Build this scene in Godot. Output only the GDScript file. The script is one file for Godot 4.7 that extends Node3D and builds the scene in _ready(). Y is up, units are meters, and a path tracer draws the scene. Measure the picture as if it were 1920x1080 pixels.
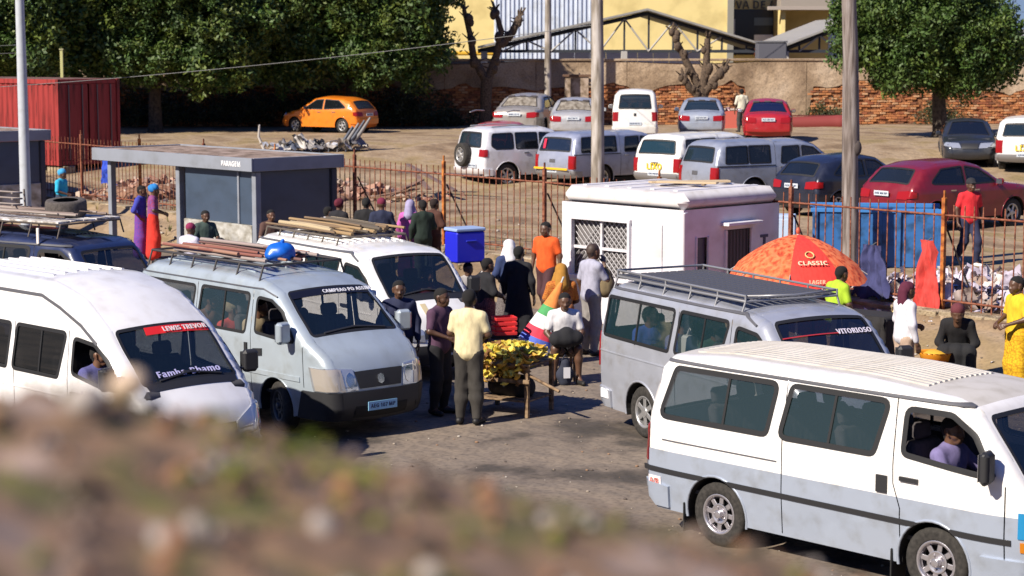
extends Node3D
class MB:
	# collects triangles (positions, normals, indices, uvs) for one mesh
	var v := PackedVector3Array()
	var n := PackedVector3Array()
	var c := PackedColorArray()
	var i := PackedInt32Array()
	var col := Color(1, 1, 1)
	func vert(p: Vector3, q: Vector3) -> int:
		v.append(p); n.append(q); c.append(col)
		return v.size() - 1
	func face(a: int, b: int, d: int) -> void:
		var g := (v[b] - v[a]).cross(v[d] - v[a])
		if g.dot(n[a] + n[b] + n[d]) > 0.0:
			i.append(a); i.append(d); i.append(b)
		else:
			i.append(a); i.append(b); i.append(d)
	func tri(a: Vector3, b: Vector3, d: Vector3, out := Vector3.ZERO) -> void:
		var g := (b - a).cross(d - a).normalized()
		if out != Vector3.ZERO and g.dot(out) < 0.0:
			g = -g
		face(vert(a, g), vert(b, g), vert(d, g))
	func quad(a: Vector3, b: Vector3, d: Vector3, e: Vector3, out := Vector3.ZERO) -> void:
		tri(a, b, d, out); tri(a, d, e, out)
	func box(at: Vector3, size: Vector3, turn := Basis(), bev := 0.0) -> MB:
		var h := size / 2.0
		var k: float = min(bev, min(h.x, min(h.y, h.z)) * 0.9)
		for ax in 3:
			for s in [-1.0, 1.0]:
				var nn := Vector3.ZERO; nn[ax] = s
				var u: int = (ax + 1) % 3
				var w: int = (ax + 2) % 3
				var ids := []
				for q in [[-1, -1], [1, -1], [1, 1], [-1, 1]]:
					var p := Vector3.ZERO
					p[ax] = s * h[ax]; p[u] = q[0] * (h[u] - k); p[w] = q[1] * (h[w] - k)
					ids.append(vert(at + turn * p, turn * nn))
				face(ids[0], ids[1], ids[2]); face(ids[0], ids[2], ids[3])
		if k > 0.0:
			for ax in 3:
				var u: int = (ax + 1) % 3
				var w: int = (ax + 2) % 3
				for su in [-1.0, 1.0]:
					for sw in [-1.0, 1.0]:
						var ps := []
						for e in [[-1.0, 0], [1.0, 0], [1.0, 1], [-1.0, 1]]:
							var p := Vector3.ZERO
							p[ax] = e[0] * (h[ax] - k)
							p[u] = su * (h[u] - (k if e[1] == 0 else 0.0))
							p[w] = sw * (h[w] - (0.0 if e[1] == 0 else k))
							var nn := Vector3.ZERO
							nn[u if e[1] == 1 else w] = su if e[1] == 1 else sw
							ps.append(vert(at + turn * p, turn * nn))
						face(ps[0], ps[1], ps[2]); face(ps[0], ps[2], ps[3])
			for sx in [-1.0, 1.0]:
				for sy in [-1.0, 1.0]:
					for sz in [-1.0, 1.0]:
						var s3 := Vector3(sx, sy, sz)
						var ps := []
						for ax in 3:
							var p := s3 * (h - Vector3(k, k, k))
							p[ax] = s3[ax] * h[ax]
							ps.append(at + turn * p)
						tri(ps[0], ps[1], ps[2], turn * s3)
		return self
	func tube(path: Array, rad, seg := 8, caps := true) -> MB:
		# path of points, rad a number or an array of radii
		var m := path.size()
		var first := -1
		var up := Vector3(0.13, 0.97, 0.21)
		for k in m:
			var t: Vector3 = (path[min(k + 1, m - 1)] - path[max(k - 1, 0)]).normalized()
			var a := t.cross(up)
			if a.length() < 0.05: a = t.cross(Vector3(1, 0, 0))
			a = a.normalized()
			var b := a.cross(t).normalized()
			up = b
			var r: float = rad[k] if rad is Array else rad
			for j in seg:
				var w := TAU * j / seg
				var o := a * cos(w) + b * sin(w)
				var id := vert(path[k] + o * r, o)
				if first < 0: first = id
			if k > 0:
				var r0 := first + (k - 1) * seg
				var r1 := first + k * seg
				for j in seg:
					var j2 := (j + 1) % seg
					face(r0 + j, r0 + j2, r1 + j2); face(r0 + j, r1 + j2, r1 + j)
		if caps:
			for e in [0, m - 1]:
				var t: Vector3 = (path[0] - path[1]).normalized() if e == 0 else (path[m - 1] - path[m - 2]).normalized()
				var ce := vert(path[e], t)
				var ring := []
				for j in seg: ring.append(vert(v[first + e * seg + j], t))
				for j in seg: face(ce, ring[j], ring[(j + 1) % seg])
		return self
	func lathe(prof: Array, seg: int, xf := Transform3D()) -> MB:
		# prof: Vector2(radius, height along local y)
		var f := v.size()
		var m := prof.size()
		for k in m:
			var t: Vector2 = prof[min(k + 1, m - 1)] - prof[max(k - 1, 0)]
			var q := Vector2(t.y, -t.x).normalized()
			for j in seg:
				var w := TAU * j / seg
				vert(xf * Vector3(prof[k].x * cos(w), prof[k].y, prof[k].x * sin(w)), (xf.basis * Vector3(q.x * cos(w), q.y, q.x * sin(w))).normalized())
			if k > 0:
				for j in seg:
					var j2 := (j + 1) % seg
					var a := f + (k - 1) * seg
					var b := f + k * seg
					face(a + j, a + j2, b + j2); face(a + j, b + j2, b + j)
		return self
	func ball(at: Vector3, r: Vector3, seg := 12, rings := 8, turn := Basis()) -> MB:
		var f := v.size()
		for k in rings + 1:
			var p := PI * k / rings
			for j in seg:
				var w := TAU * j / seg
				var d := Vector3(sin(p) * cos(w), cos(p), sin(p) * sin(w))
				vert(at + turn * (d * r), turn * (d / r).normalized())
		for k in rings:
			for j in seg:
				var j2 := (j + 1) % seg
				var a := f + k * seg
				face(a + j, a + j2, a + seg + j2); face(a + j, a + seg + j2, a + seg + j)
		return self
	func add(o: MB, xf := Transform3D()) -> MB:
		var f := v.size()
		var nb := xf.basis.inverse().transposed()
		var flip := xf.basis.determinant() < 0.0
		for k in o.v.size():
			v.append(xf * o.v[k]); n.append((nb * o.n[k]).normalized()); c.append(o.c[k] * col)
		for k in range(0, o.i.size(), 3):
			i.append(f + o.i[k])
			i.append(f + o.i[k + (2 if flip else 1)])
			i.append(f + o.i[k + (1 if flip else 2)])
		return self
	func mesh() -> ArrayMesh:
		var a := []
		a.resize(Mesh.ARRAY_MAX)
		a[Mesh.ARRAY_VERTEX] = v; a[Mesh.ARRAY_NORMAL] = n; a[Mesh.ARRAY_COLOR] = c; a[Mesh.ARRAY_INDEX] = i
		var m := ArrayMesh.new()
		if v.size() > 0: m.add_surface_from_arrays(Mesh.PRIMITIVE_TRIANGLES, a)
		return m

var rng := RandomNumberGenerator.new()
var taken := {}
var mats := {}
var texs := {}

func numbered(called: String) -> String:
	taken[called] = taken.get(called, -1) + 1
	return called if taken[called] == 0 else "%s_%03d" % [called, taken[called]]

func thing(called: String, label: String, category: String, at := Vector3.ZERO, yaw := 0.0, group := "") -> Node3D:
	var o := Node3D.new()
	o.name = numbered(called)
	add_child(o)
	o.position = at
	o.rotation_degrees.y = yaw
	o.set_meta("label", label); o.set_meta("category", category)
	if group != "": o.set_meta("group", group)
	return o

func part(parent: Node, called: String, m, material: Material, xf := Transform3D()) -> MeshInstance3D:
	var o := MeshInstance3D.new()
	o.name = called
	o.mesh = m.mesh() if m is MB else m
	o.material_override = material
	o.transform = xf
	parent.add_child(o, true)
	return o

func structure(called: String, m, material: Material) -> MeshInstance3D:
	var o := part(self, numbered(called), m, material)
	o.set_meta("kind", "structure")
	return o

func stuff(parent: Node, called: String, me: Mesh, material: Material, xfs: Array, cols := []) -> MultiMeshInstance3D:
	var mm := MultiMesh.new()
	mm.transform_format = MultiMesh.TRANSFORM_3D
	mm.use_colors = cols.size() > 0
	mm.mesh = me
	mm.instance_count = xfs.size()
	for k in xfs.size():
		mm.set_instance_transform(k, xfs[k])
		if cols.size() > 0: mm.set_instance_color(k, cols[k % cols.size()])
	var o := MultiMeshInstance3D.new()
	o.name = called
	o.multimesh = mm
	o.material_override = material
	parent.add_child(o, true)
	o.set_meta("kind", "stuff")
	return o

# ---------- materials: colours are linear base colours ----------
func mat(r: float, g: float, b: float, rough := 0.7, metal := 0.0) -> StandardMaterial3D:
	var key := "%.3f %.3f %.3f %.2f %.2f" % [r, g, b, rough, metal]
	if not mats.has(key):
		var m := StandardMaterial3D.new()
		m.albedo_color = Color(r, g, b).linear_to_srgb()
		m.roughness = rough
		m.metallic = metal
		mats[key] = m
	return mats[key]

func noise_tex(key: String, freq: float, stops: Array, size := 512, octaves := 5, kind := FastNoiseLite.TYPE_SIMPLEX_SMOOTH, normal := false, bump := 4.0) -> NoiseTexture2D:
	if texs.has(key): return texs[key]
	var f := FastNoiseLite.new()
	f.seed = abs(key.hash()) % 1000
	f.noise_type = kind
	f.frequency = freq
	f.fractal_octaves = octaves
	var t := NoiseTexture2D.new()
	t.width = size; t.height = size
	t.seamless = true
	t.noise = f
	if normal:
		t.as_normal_map = true
		t.bump_strength = bump
	else:
		var g := Gradient.new()
		var offs := PackedFloat32Array()
		var cs := PackedColorArray()
		for s in stops:
			offs.append(s[0])
			cs.append(Color(s[1], s[1], s[1]) if s.size() == 2 else Color(s[1], s[2], s[3]))
		g.offsets = offs; g.colors = cs
		t.color_ramp = g
	texs[key] = t
	return t

func tmat(r: float, g: float, b: float, rough: float, tex: Texture2D, scale: float, nrm: Texture2D = null, nscale := 0.5, world := true) -> StandardMaterial3D:
	var m := StandardMaterial3D.new()
	m.albedo_color = Color(r, g, b).linear_to_srgb()
	m.roughness = rough
	m.albedo_texture = tex
	m.uv1_triplanar = true
	m.uv1_world_triplanar = world
	m.uv1_scale = Vector3(scale, scale, scale)
	if nrm:
		m.normal_enabled = true
		m.normal_texture = nrm
		m.normal_scale = nscale
	return m

func paint(r: float, g: float, b: float, metal := 0.0, rough := 0.28) -> StandardMaterial3D:
	# car enamel with road dust: blotched colour, blotched gloss
	var key := "paint %.3f %.3f %.3f %.2f %.2f" % [r, g, b, metal, rough]
	if mats.has(key): return mats[key]
	var m := tmat(r, g, b, 1.0, noise_tex("dust", 0.012, [[0.0, 0.9, 0.885, 0.86], [0.3, 0.97, 0.965, 0.955], [0.5, 1.0], [1.0, 1.0]], 512, 7), 0.45, null, 0.5, false)
	m.roughness_texture = noise_tex("gloss", 0.02, [[0.0, rough * 2.2], [0.5, rough * 1.2], [1.0, rough]], 256, 4)
	m.metallic = metal
	m.normal_enabled = true
	m.normal_texture = noise_tex("dents", 0.012, [], 512, 3, FastNoiseLite.TYPE_SIMPLEX_SMOOTH, true, 6.0)
	m.normal_scale = 0.07
	m.metallic_specular = 0.5
	m.clearcoat_enabled = true
	m.clearcoat = 0.6
	m.clearcoat_roughness = 0.08
	mats[key] = m
	return m

func cloth(r: float, g: float, b: float, rough := 0.9) -> StandardMaterial3D:
	var key := "cloth %.3f %.3f %.3f" % [r, g, b]
	if mats.has(key): return mats[key]
	var m := tmat(r, g, b, rough, noise_tex("weave", 0.03, [[0.0, 0.84], [0.5, 0.95], [1.0, 1.0]], 256, 3), 3.0, noise_tex("folds", 0.01, [], 256, 2, FastNoiseLite.TYPE_SIMPLEX_SMOOTH, true, 8.0), 0.8, false)
	m.uv1_scale = Vector3(2.2, 0.9, 2.2)
	mats[key] = m
	return m

func printed(a: Color, b: Color, scale := 2.0, kind := FastNoiseLite.TYPE_CELLULAR) -> StandardMaterial3D:
	# patterned cloth: two dyes in blotches
	var m := tmat(1, 1, 1, 0.9, noise_tex("dye %s %s" % [a, b], 0.06, [[0.0, a.r, a.g, a.b], [0.42, a.r, a.g, a.b], [0.5, b.r, b.g, b.b], [1.0, b.r, b.g, b.b]], 256, 2, kind), scale, noise_tex("folds", 0.01, [], 256, 2, FastNoiseLite.TYPE_SIMPLEX_SMOOTH, true, 8.0), 0.5, false)
	return m

func glass(r: float, g: float, b: float, alpha: float) -> StandardMaterial3D:
	var key := "glass %.3f %.3f %.3f %.2f" % [r, g, b, alpha]
	if mats.has(key): return mats[key]
	var m := StandardMaterial3D.new()
	var s := Color(r, g, b).linear_to_srgb()
	m.albedo_color = Color(s.r, s.g, s.b, alpha)
	m.transparency = BaseMaterial3D.TRANSPARENCY_ALPHA
	m.roughness = 0.03
	m.metallic_specular = 0.6
	mats[key] = m
	return m

# ---------- 2D outlines ----------
func rounded(pts: Array, radii, seg := 4) -> PackedVector2Array:
	# polygon with rounded corners; radii a number or one per corner
	var o := PackedVector2Array()
	var m := pts.size()
	for k in m:
		var p: Vector2 = pts[k]
		var a: Vector2 = pts[(k - 1 + m) % m] - p
		var b: Vector2 = pts[(k + 1) % m] - p
		var r: float = radii[k] if radii is Array else radii
		var ang := absf(a.angle_to(b)) / 2.0
		var t: float = min(r / max(tan(ang), 0.05), min(a.length(), b.length()) * 0.48)
		if r <= 0.001 or t < 0.002:
			o.append(p)
			continue
		var p0 := p + a.normalized() * t
		var p1 := p + b.normalized() * t
		for j in seg + 1:
			var f := float(j) / seg
			o.append(p0.lerp(p, f).lerp(p.lerp(p1, f), f))
	return o

func grown(poly: PackedVector2Array, d: float) -> PackedVector2Array:
	var r := Geometry2D.offset_polygon(poly, d, Geometry2D.JOIN_ROUND)
	return r[0] if r.size() > 0 else poly

func band(line: Array, w: float) -> PackedVector2Array:
	return Geometry2D.offset_polyline(PackedVector2Array(line), w, Geometry2D.JOIN_MITER, Geometry2D.END_SQUARE)[0]

func circle(at: Vector2, r: float, seg := 28, squash := 1.0) -> PackedVector2Array:
	var o := PackedVector2Array()
	for k in seg: o.append(at + Vector2(cos(TAU * k / seg) * r, sin(TAU * k / seg) * r * squash))
	return o

func rect(x0: float, y0: float, x1: float, y1: float) -> PackedVector2Array:
	return PackedVector2Array([Vector2(x0, y0), Vector2(x1, y0), Vector2(x1, y1), Vector2(x0, y1)])

func bounds2(p: PackedVector2Array) -> Rect2:
	var r := Rect2(p[0], Vector2.ZERO)
	for q in p: r = r.expand(q)
	return r

var pnormal := Vector3.ZERO

func patch(mb: MB, f: Callable, outer: PackedVector2Array, holes: Array, cell: float, off: float, skirt := 0.0) -> void:
	# lays the outline (less its holes) on the surface f(u, v, off), cut into small cells so that it follows the curve
	if Geometry2D.is_polygon_clockwise(outer): outer.reverse()
	var bb := bounds2(outer)
	var hb := []
	for h in holes: hb.append(bounds2(h))
	var nx := int(max(1, ceil(bb.size.x / cell)))
	var ny := int(max(1, ceil(bb.size.y / cell)))
	var dx := bb.size.x / nx
	var dy := bb.size.y / ny
	var seen := {}
	for a in nx:
		for b in ny:
			var r := Rect2(bb.position + Vector2(a * dx, b * dy), Vector2(dx, dy))
			var q := PackedVector2Array([r.position, r.position + Vector2(dx, 0), r.end, r.position + Vector2(0, dy)])
			var polys := Geometry2D.intersect_polygons(q, outer)
			for k in holes.size():
				if polys.size() == 0: break
				if not r.intersects(hb[k]): continue
				var np: Array[PackedVector2Array] = []
				for p in polys:
					for z in Geometry2D.clip_polygons(p, holes[k]):
						if not Geometry2D.is_polygon_clockwise(z): np.append(z)
				polys = np
			for p in polys:
				if p.size() < 3: continue
				var ids := []
				for u in p:
					var key := Vector2i(int(round(u.x * 4000)), int(round(u.y * 4000)))
					if not seen.has(key):
						var pos: Vector3 = f.call(u.x, u.y, off)
						seen[key] = mb.vert(pos, pnormal)
					ids.append(seen[key])
				if p.size() == 3:
					mb.face(ids[0], ids[1], ids[2])
				else:
					var t := Geometry2D.triangulate_polygon(p)
					for k in range(0, t.size(), 3): mb.face(ids[t[k]], ids[t[k + 1]], ids[t[k + 2]])
	if skirt > 0.0:
		var m := outer.size()
		for k in m:
			var p0 := outer[k]
			var p1 := outer[(k + 1) % m]
			var steps := int(max(1, ceil(p0.distance_to(p1) / cell)))
			var e := p1 - p0
			for s in steps:
				var u0 := p0 + e * (float(s) / steps)
				var u1 := p0 + e * (float(s + 1) / steps)
				var a0: Vector3 = f.call(u0.x, u0.y, off)
				var n0 := pnormal
				var a1: Vector3 = f.call(u1.x, u1.y, off)
				var outw := (a1 - a0).cross(n0)
				mb.quad(a0, a1, a1 - pnormal * skirt, a0 - n0 * skirt, outw)
# ---------- vehicles: a side silhouette, swept across the width with rounded shoulders ----------
class Shell:
	var path := PackedVector2Array()
	var cum := PackedFloat32Array()
	var total := 0.0
	var sil := PackedVector2Array()
	var W := 0.85
	var belt := 1.2
	var tum := 0.12
	var ylow := 0.7
	var low := 0.08
	var ft := 0.1
	var xft := 0.3
	var rt := 0.05
	var xrt := -3.0
	var x0 := 0.0
	var x1 := 0.0
	var rtop := 0.14
	var rlow := 0.07
	var rnose := 0.06
	var bulge := 0.035
	func setup(p: PackedVector2Array) -> void:
		path = p
		cum = PackedFloat32Array([0.0])
		x0 = p[0].x; x1 = p[0].x
		for k in range(1, p.size()):
			cum.append(cum[k - 1] + p[k].distance_to(p[k - 1]))
			x0 = min(x0, p[k].x); x1 = max(x1, p[k].x)
		total = cum[cum.size() - 1]
		sil = p.duplicate()
	func hw(x: float, y: float) -> float:
		var a: float = clamp((x - xft) / (x1 - xft), 0.0, 1.0)
		var b: float = clamp((xrt - x) / (xrt - x0), 0.0, 1.0)
		var t: float = max(0.0, y - belt)
		return W - tum * t - low * max(0.0, ylow - y) - ft * a * a - rt * b * b
	func rad(x: float, y: float) -> float:
		var a: float = clamp((x - xft) / (x1 - xft), 0.0, 1.0)
		return lerp(rlow, rtop, smoothstep(belt - 0.25, belt + 0.25, y)) + rnose * a
	func at(s: float) -> Vector2:
		var k := cum.bsearch(s)
		k = clamp(k, 1, cum.size() - 1)
		return path[k - 1].lerp(path[k], clamp((s - cum[k - 1]) / max(1e-5, cum[k] - cum[k - 1]), 0.0, 1.0))
	func outward(s: float) -> Vector2:
		var a := at(max(0.0, s - 0.05))
		var b := at(min(total, s + 0.05))
		var t := (b - a).normalized()
		return Vector2(t.y, -t.x)
	func s_near(q: Vector2) -> float:
		var best := 1e9
		var bs := 0.0
		for k in range(1, path.size()):
			var c := Geometry2D.get_closest_point_to_segment(q, path[k - 1], path[k])
			var d := c.distance_squared_to(q)
			if d < best:
				best = d
				bs = cum[k - 1] + c.distance_to(path[k - 1])
		return bs
	func s_front(y: float) -> float:
		for k in range(1, path.size()):
			if path[k].y >= y: return cum[k - 1] + (cum[k] - cum[k - 1]) * clamp((y - path[k - 1].y) / max(1e-4, path[k].y - path[k - 1].y), 0.0, 1.0)
		return 0.0
	func s_rear(y: float) -> float:
		for k in range(path.size() - 1, 0, -1):
			if path[k - 1].y >= y: return cum[k] - (cum[k] - cum[k - 1]) * clamp((y - path[k].y) / max(1e-4, path[k - 1].y - path[k].y), 0.0, 1.0)
		return total

func on_side(u: float, v: float, off: float, sh: Shell, sg: float) -> Vector3:
	var q := Vector2(u, v)
	var best := 1e9
	var near := q
	var seg := 1
	for k in range(1, sh.path.size()):
		var c := Geometry2D.get_closest_point_to_segment(q, sh.path[k - 1], sh.path[k])
		var d2 := c.distance_squared_to(q)
		if d2 < best:
			best = d2; near = c; seg = k
	var d := sqrt(best)
	var h := sh.hw(u, v)
	var nx := -(sh.hw(u + 0.01, v) - h) / 0.01
	var ny := -(sh.hw(u, v + 0.01) - h) / 0.01
	var sn := Vector3(nx, ny, 1.0).normalized()
	var r := sh.rad(u, v)
	var z := h
	if d < r:
		var o := near - q
		if d < 0.004:
			var t := (sh.path[seg] - sh.path[seg - 1]).normalized()
			o = Vector2(t.y, -t.x)
		o = o.normalized()
		var cs := (r - d) / r
		var si := sqrt(max(0.0, 1.0 - cs * cs))
		z = h - r + r * si
		sn = (Vector3(o.x, o.y, 0.0) * cs + sn * si).normalized()
	sn.z *= sg
	pnormal = sn
	return Vector3(u, v, z * sg) + sn * off

func on_strip(s: float, v: float, off: float, sh: Shell) -> Vector3:
	var q := sh.at(s)
	var o := sh.outward(s)
	var w: float = clamp(v / sh.W, -1.0, 1.0)
	var hq := sh.hw(q.x, q.y) - sh.rad(q.x, q.y)
	var b := sh.bulge * (1.0 - w * w)
	pnormal = Vector3(o.x, o.y, 2.0 * sh.bulge * w / hq).normalized()
	return Vector3(q.x + o.x * b, q.y + o.y * b, w * hq) + pnormal * off

var wheel_meshes := {}
func wheel_shapes(kind: String) -> Array:
	# unit radius 1; axis along z, outer face +z; returns [tyre, rim]
	if wheel_meshes.has(kind): return wheel_meshes[kind]
	var turn := Transform3D(Basis(Vector3(1, 0, 0), PI / 2), Vector3.ZERO)
	var ri := 0.6
	var ty := MB.new()
	ty.lathe([Vector2(ri, -0.3), Vector2(0.78, -0.33), Vector2(0.93, -0.3), Vector2(0.985, -0.24), Vector2(1.0, -0.12), Vector2(1.0, 0.12), Vector2(0.985, 0.24), Vector2(0.93, 0.3), Vector2(0.86, 0.325), Vector2(0.84, 0.318), Vector2(0.78, 0.33), Vector2(0.66, 0.315), Vector2(ri, 0.28), Vector2(ri, 0.2)], 32, turn)
	var rm := MB.new()
	rm.lathe([Vector2(ri + 0.02, 0.29), Vector2(ri - 0.01, 0.305), Vector2(ri - 0.06, 0.28), Vector2(ri - 0.08, 0.2), Vector2(ri - 0.08, -0.2)], 32, turn)
	if kind == "steel":
		rm.lathe([Vector2(0.54, 0.16), Vector2(0.5, 0.18)], 24, turn)
		rm.lathe([Vector2(0.32, 0.24), Vector2(0.26, 0.26), Vector2(0.2, 0.2), Vector2(0.0, 0.2)], 20, turn)
		for k in 8:
			var w := TAU * k / 8
			rm.box(Vector3(cos(w) * 0.42, sin(w) * 0.42, 0.19), Vector3(0.26, 0.16, 0.05), Basis(Vector3(0, 0, 1), w), 0.02)
		rm.lathe([Vector2(0.13, 0.2), Vector2(0.13, 0.34), Vector2(0.1, 0.36), Vector2(0.0, 0.36)], 16, turn)
		for k in 5:
			var w := TAU * k / 5
			rm.tube([Vector3(cos(w) * 0.21, sin(w) * 0.21, 0.18), Vector3(cos(w) * 0.21, sin(w) * 0.21, 0.27)], 0.03, 6)
	else:
		var nsp := 6 if kind == "six" else 5
		for k in nsp:
			var w := TAU * k / nsp + 0.3
			rm.box(Vector3(cos(w) * 0.33, sin(w) * 0.33, 0.22), Vector3(0.46, 0.2, 0.07), Basis(Vector3(0, 0, 1), w), 0.03)
		rm.lathe([Vector2(0.2, 0.2), Vector2(0.2, 0.27), Vector2(0.16, 0.29), Vector2(0.0, 0.29)], 18, turn)
	var dk := MB.new()
	dk.lathe([Vector2(0.56, 0.0), Vector2(0.0, 0.0)], 20, turn)
	wheel_meshes[kind] = [ty.mesh(), rm.mesh(), dk.mesh()]
	return wheel_meshes[kind]

func seat_mesh(bench: bool) -> ArrayMesh:
	var key := "bench" if bench else "seat"
	if wheel_meshes.has(key): return wheel_meshes[key]
	var w := 1.2 if bench else 0.5
	var m := MB.new()
	m.box(Vector3(0.02, 0.12, 0), Vector3(0.48, 0.16, w), Basis(), 0.05)
	m.box(Vector3(-0.27, 0.44, 0), Vector3(0.13, 0.62, w), Basis(Vector3(0, 0, 1), 0.2), 0.05)
	for z in ([-0.4, 0.0, 0.4] if bench else [0.0]):
		m.box(Vector3(-0.35, 0.82, z), Vector3(0.09, 0.17, 0.26), Basis(Vector3(0, 0, 1), 0.2), 0.035)
	wheel_meshes[key] = m.mesh()
	return wheel_meshes[key]

func shape(sp: Dictionary) -> Dictionary:
	# builds the meshes of one vehicle kind: parts = [[name, mesh, material key, [sub parts]]]
	var sh := Shell.new()
	for k in ["W", "belt", "tum", "low", "ylow", "ft", "xft", "rt", "xrt", "rtop", "rlow", "rnose", "bulge"]:
		if sp.has(k): sh.set(k, sp[k])
	var pr: PackedVector2Array = rounded(sp.prof, sp.get("prad", 0.12), 4)
	sh.setup(pr)
	var cell: float = sp.get("cell", 0.1)
	var out := []
	var R: float = sp.R
	var arch: float = R + sp.get("gap", 0.05)
	var holes := []
	var archs := []
	for x in [0.0, -sp.wb]:
		archs.append(circle(Vector2(x, R), arch, 30))
	holes.append_array(archs)
	for w in sp.windows: holes.append(w)
	for s in sp.get("seams", []): holes.append(band(s, 0.006))
	var big := sh.sil.duplicate()
	var tops := [big]
	var lows := []
	if sp.has("tone"):
		tops = Geometry2D.intersect_polygons(big, rect(-9, sp.tone, 9, 9))
		lows = Geometry2D.intersect_polygons(big, rect(-9, -9, 9, sp.tone))
	# windscreen and rear window cut out of the strip
	var scr := []
	for w in sp.screens:   # [name, base, top, half width at base, at top, key]
		var s0 := sh.s_near(w[1])
		var s1 := sh.s_near(w[2])
		scr.append(rounded([Vector2(s0, -w[3]), Vector2(s1, -w[4]), Vector2(s1, w[4]), Vector2(s0, w[3])], 0.07))
	var top := MB.new()
	for sg in [-1.0, 1.0]:
		for p in tops: patch(top, on_side.bind(sh, sg), p, holes, cell, 0.0)
	var S := sh.total
	var cut0 := 0.0
	var cut1 := S
	if sp.has("tone"):
		cut0 = sh.s_front(sp.tone)
		cut1 = sh.s_rear(sp.tone)
	var r0 := sh.s_near(sp.screens[0][2]) + 0.14
	var r1 := sh.s_rear(sp.screens[0][2].y + 0.02) - 0.1
	patch(top, on_strip.bind(sh), rect(cut0, -sh.W, r0, sh.W), scr, cell, 0.0)
	patch(top, on_strip.bind(sh), rect(r1, -sh.W, cut1, sh.W), scr, cell, 0.0)
	out.append(["body", top.mesh(), "paint", []])
	var rf := MB.new()
	patch(rf, on_strip.bind(sh), rect(r0, -sh.W, r1, sh.W), [], cell, 0.0)
	out.append(["roof", rf.mesh(), "roof", []])
	if sp.has("tone"):
		var lo := MB.new()
		for sg in [-1.0, 1.0]:
			for p in lows: patch(lo, on_side.bind(sh, sg), p, holes, cell, 0.0)
		patch(lo, on_strip.bind(sh), rect(0, -sh.W, cut0, sh.W), [], cell, 0.0)
		patch(lo, on_strip.bind(sh), rect(cut1, -sh.W, S, sh.W), [], cell, 0.0)
		out.append(["lower_body", lo.mesh(), "paint2", []])
	for k in scr.size():
		var g := MB.new()
		patch(g, on_strip.bind(sh), scr[k], [], 0.12, -0.006)
		var f := MB.new()
		patch(f, on_strip.bind(sh), grown(scr[k], 0.018), [grown(scr[k], -0.028)], 0.1, 0.004, 0.006)
		out.append([sp.screens[k][0], g.mesh(), sp.screens[k][5], [["seal", f.mesh(), "rubber"]]])
	for k in sp.windows.size():
		for sg in [-1.0, 1.0]:
			var open: bool = sg > 0.0 and k in sp.get("open", [])
			var f := MB.new()
			patch(f, on_side.bind(sh, sg), grown(sp.windows[k], 0.014), [grown(sp.windows[k], -sp.get("frame", 0.022))], 0.12, 0.004, 0.02)
			var subs := [["seal", f.mesh(), "rubber"]]
			for b in sp.get("bars", []):
				if b[0] == k:
					var bm := MB.new()
					patch(bm, on_side.bind(sh, sg), band(b[1], 0.014), [], 0.2, 0.002, 0.02)
					subs.append(["divider", bm.mesh(), "rubber"])
			if open:
				out.append(["window_frame", subs[0][1], "rubber", subs.slice(1)])
			else:
				var g := MB.new()
				patch(g, on_side.bind(sh, sg), sp.windows[k], [], 0.15, -0.008)
				out.append(["window", g.mesh(), sp.get("side_glass", "glass"), subs])
	# things laid on the skin: lamps, grille, bumpers, mouldings
	for it in sp.get("skin", []):
		var sides := [1.0] if it.get("c", false) else [1.0, -1.0]
		for sg in sides:
			var m := MB.new()
			for e in ["f", "r"]:
				if it.has(e):
					var po := PackedVector2Array()
					for q in it[e]:
						po.append(Vector2(sh.s_front(q[1]) if e == "f" else sh.s_rear(q[1]), q[0] * sg))
					patch(m, on_strip.bind(sh), po, [], 0.1, it.get("off", 0.012), it.get("skirt", 0.02))
			if it.has("s"):
				for sg2 in ([1.0, -1.0] if it.get("c", false) else [sg]):
					var po := PackedVector2Array()
					for q in it.s: po.append(Vector2(q[0], q[1]))
					var cutp: Array = [po]
					for a in archs:
						var nxt := []
						for p in cutp:
							for z in Geometry2D.clip_polygons(p, a):
								if not Geometry2D.is_polygon_clockwise(z): nxt.append(z)
						cutp = nxt
					for p in cutp:
						for z in Geometry2D.intersect_polygons(p, big): patch(m, on_side.bind(sh, sg2), z, [], 0.1, it.get("off", 0.012), it.get("skirt", 0.02))
			out.append([it.n, m.mesh(), it.k, []])
	# roof ribs
	if sp.has("ribs"):
		var s0 := sh.s_near(sp.ribs[0])
		var s1 := sh.s_near(sp.ribs[1])
		for k in sp.ribs[2]:
			var m := MB.new()
			var v: float = lerp(-0.8, 0.8, float(k) / (sp.ribs[2] - 1)) * sh.W
			patch(m, on_strip.bind(sh), rect(s0, v - 0.028, s1, v + 0.028), [], 0.25, 0.016, 0.018)
			out.append(["roof_rib", m.mesh(), "roof", []])
	# arches: dark wells and rolled lips
	var well := MB.new()
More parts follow.
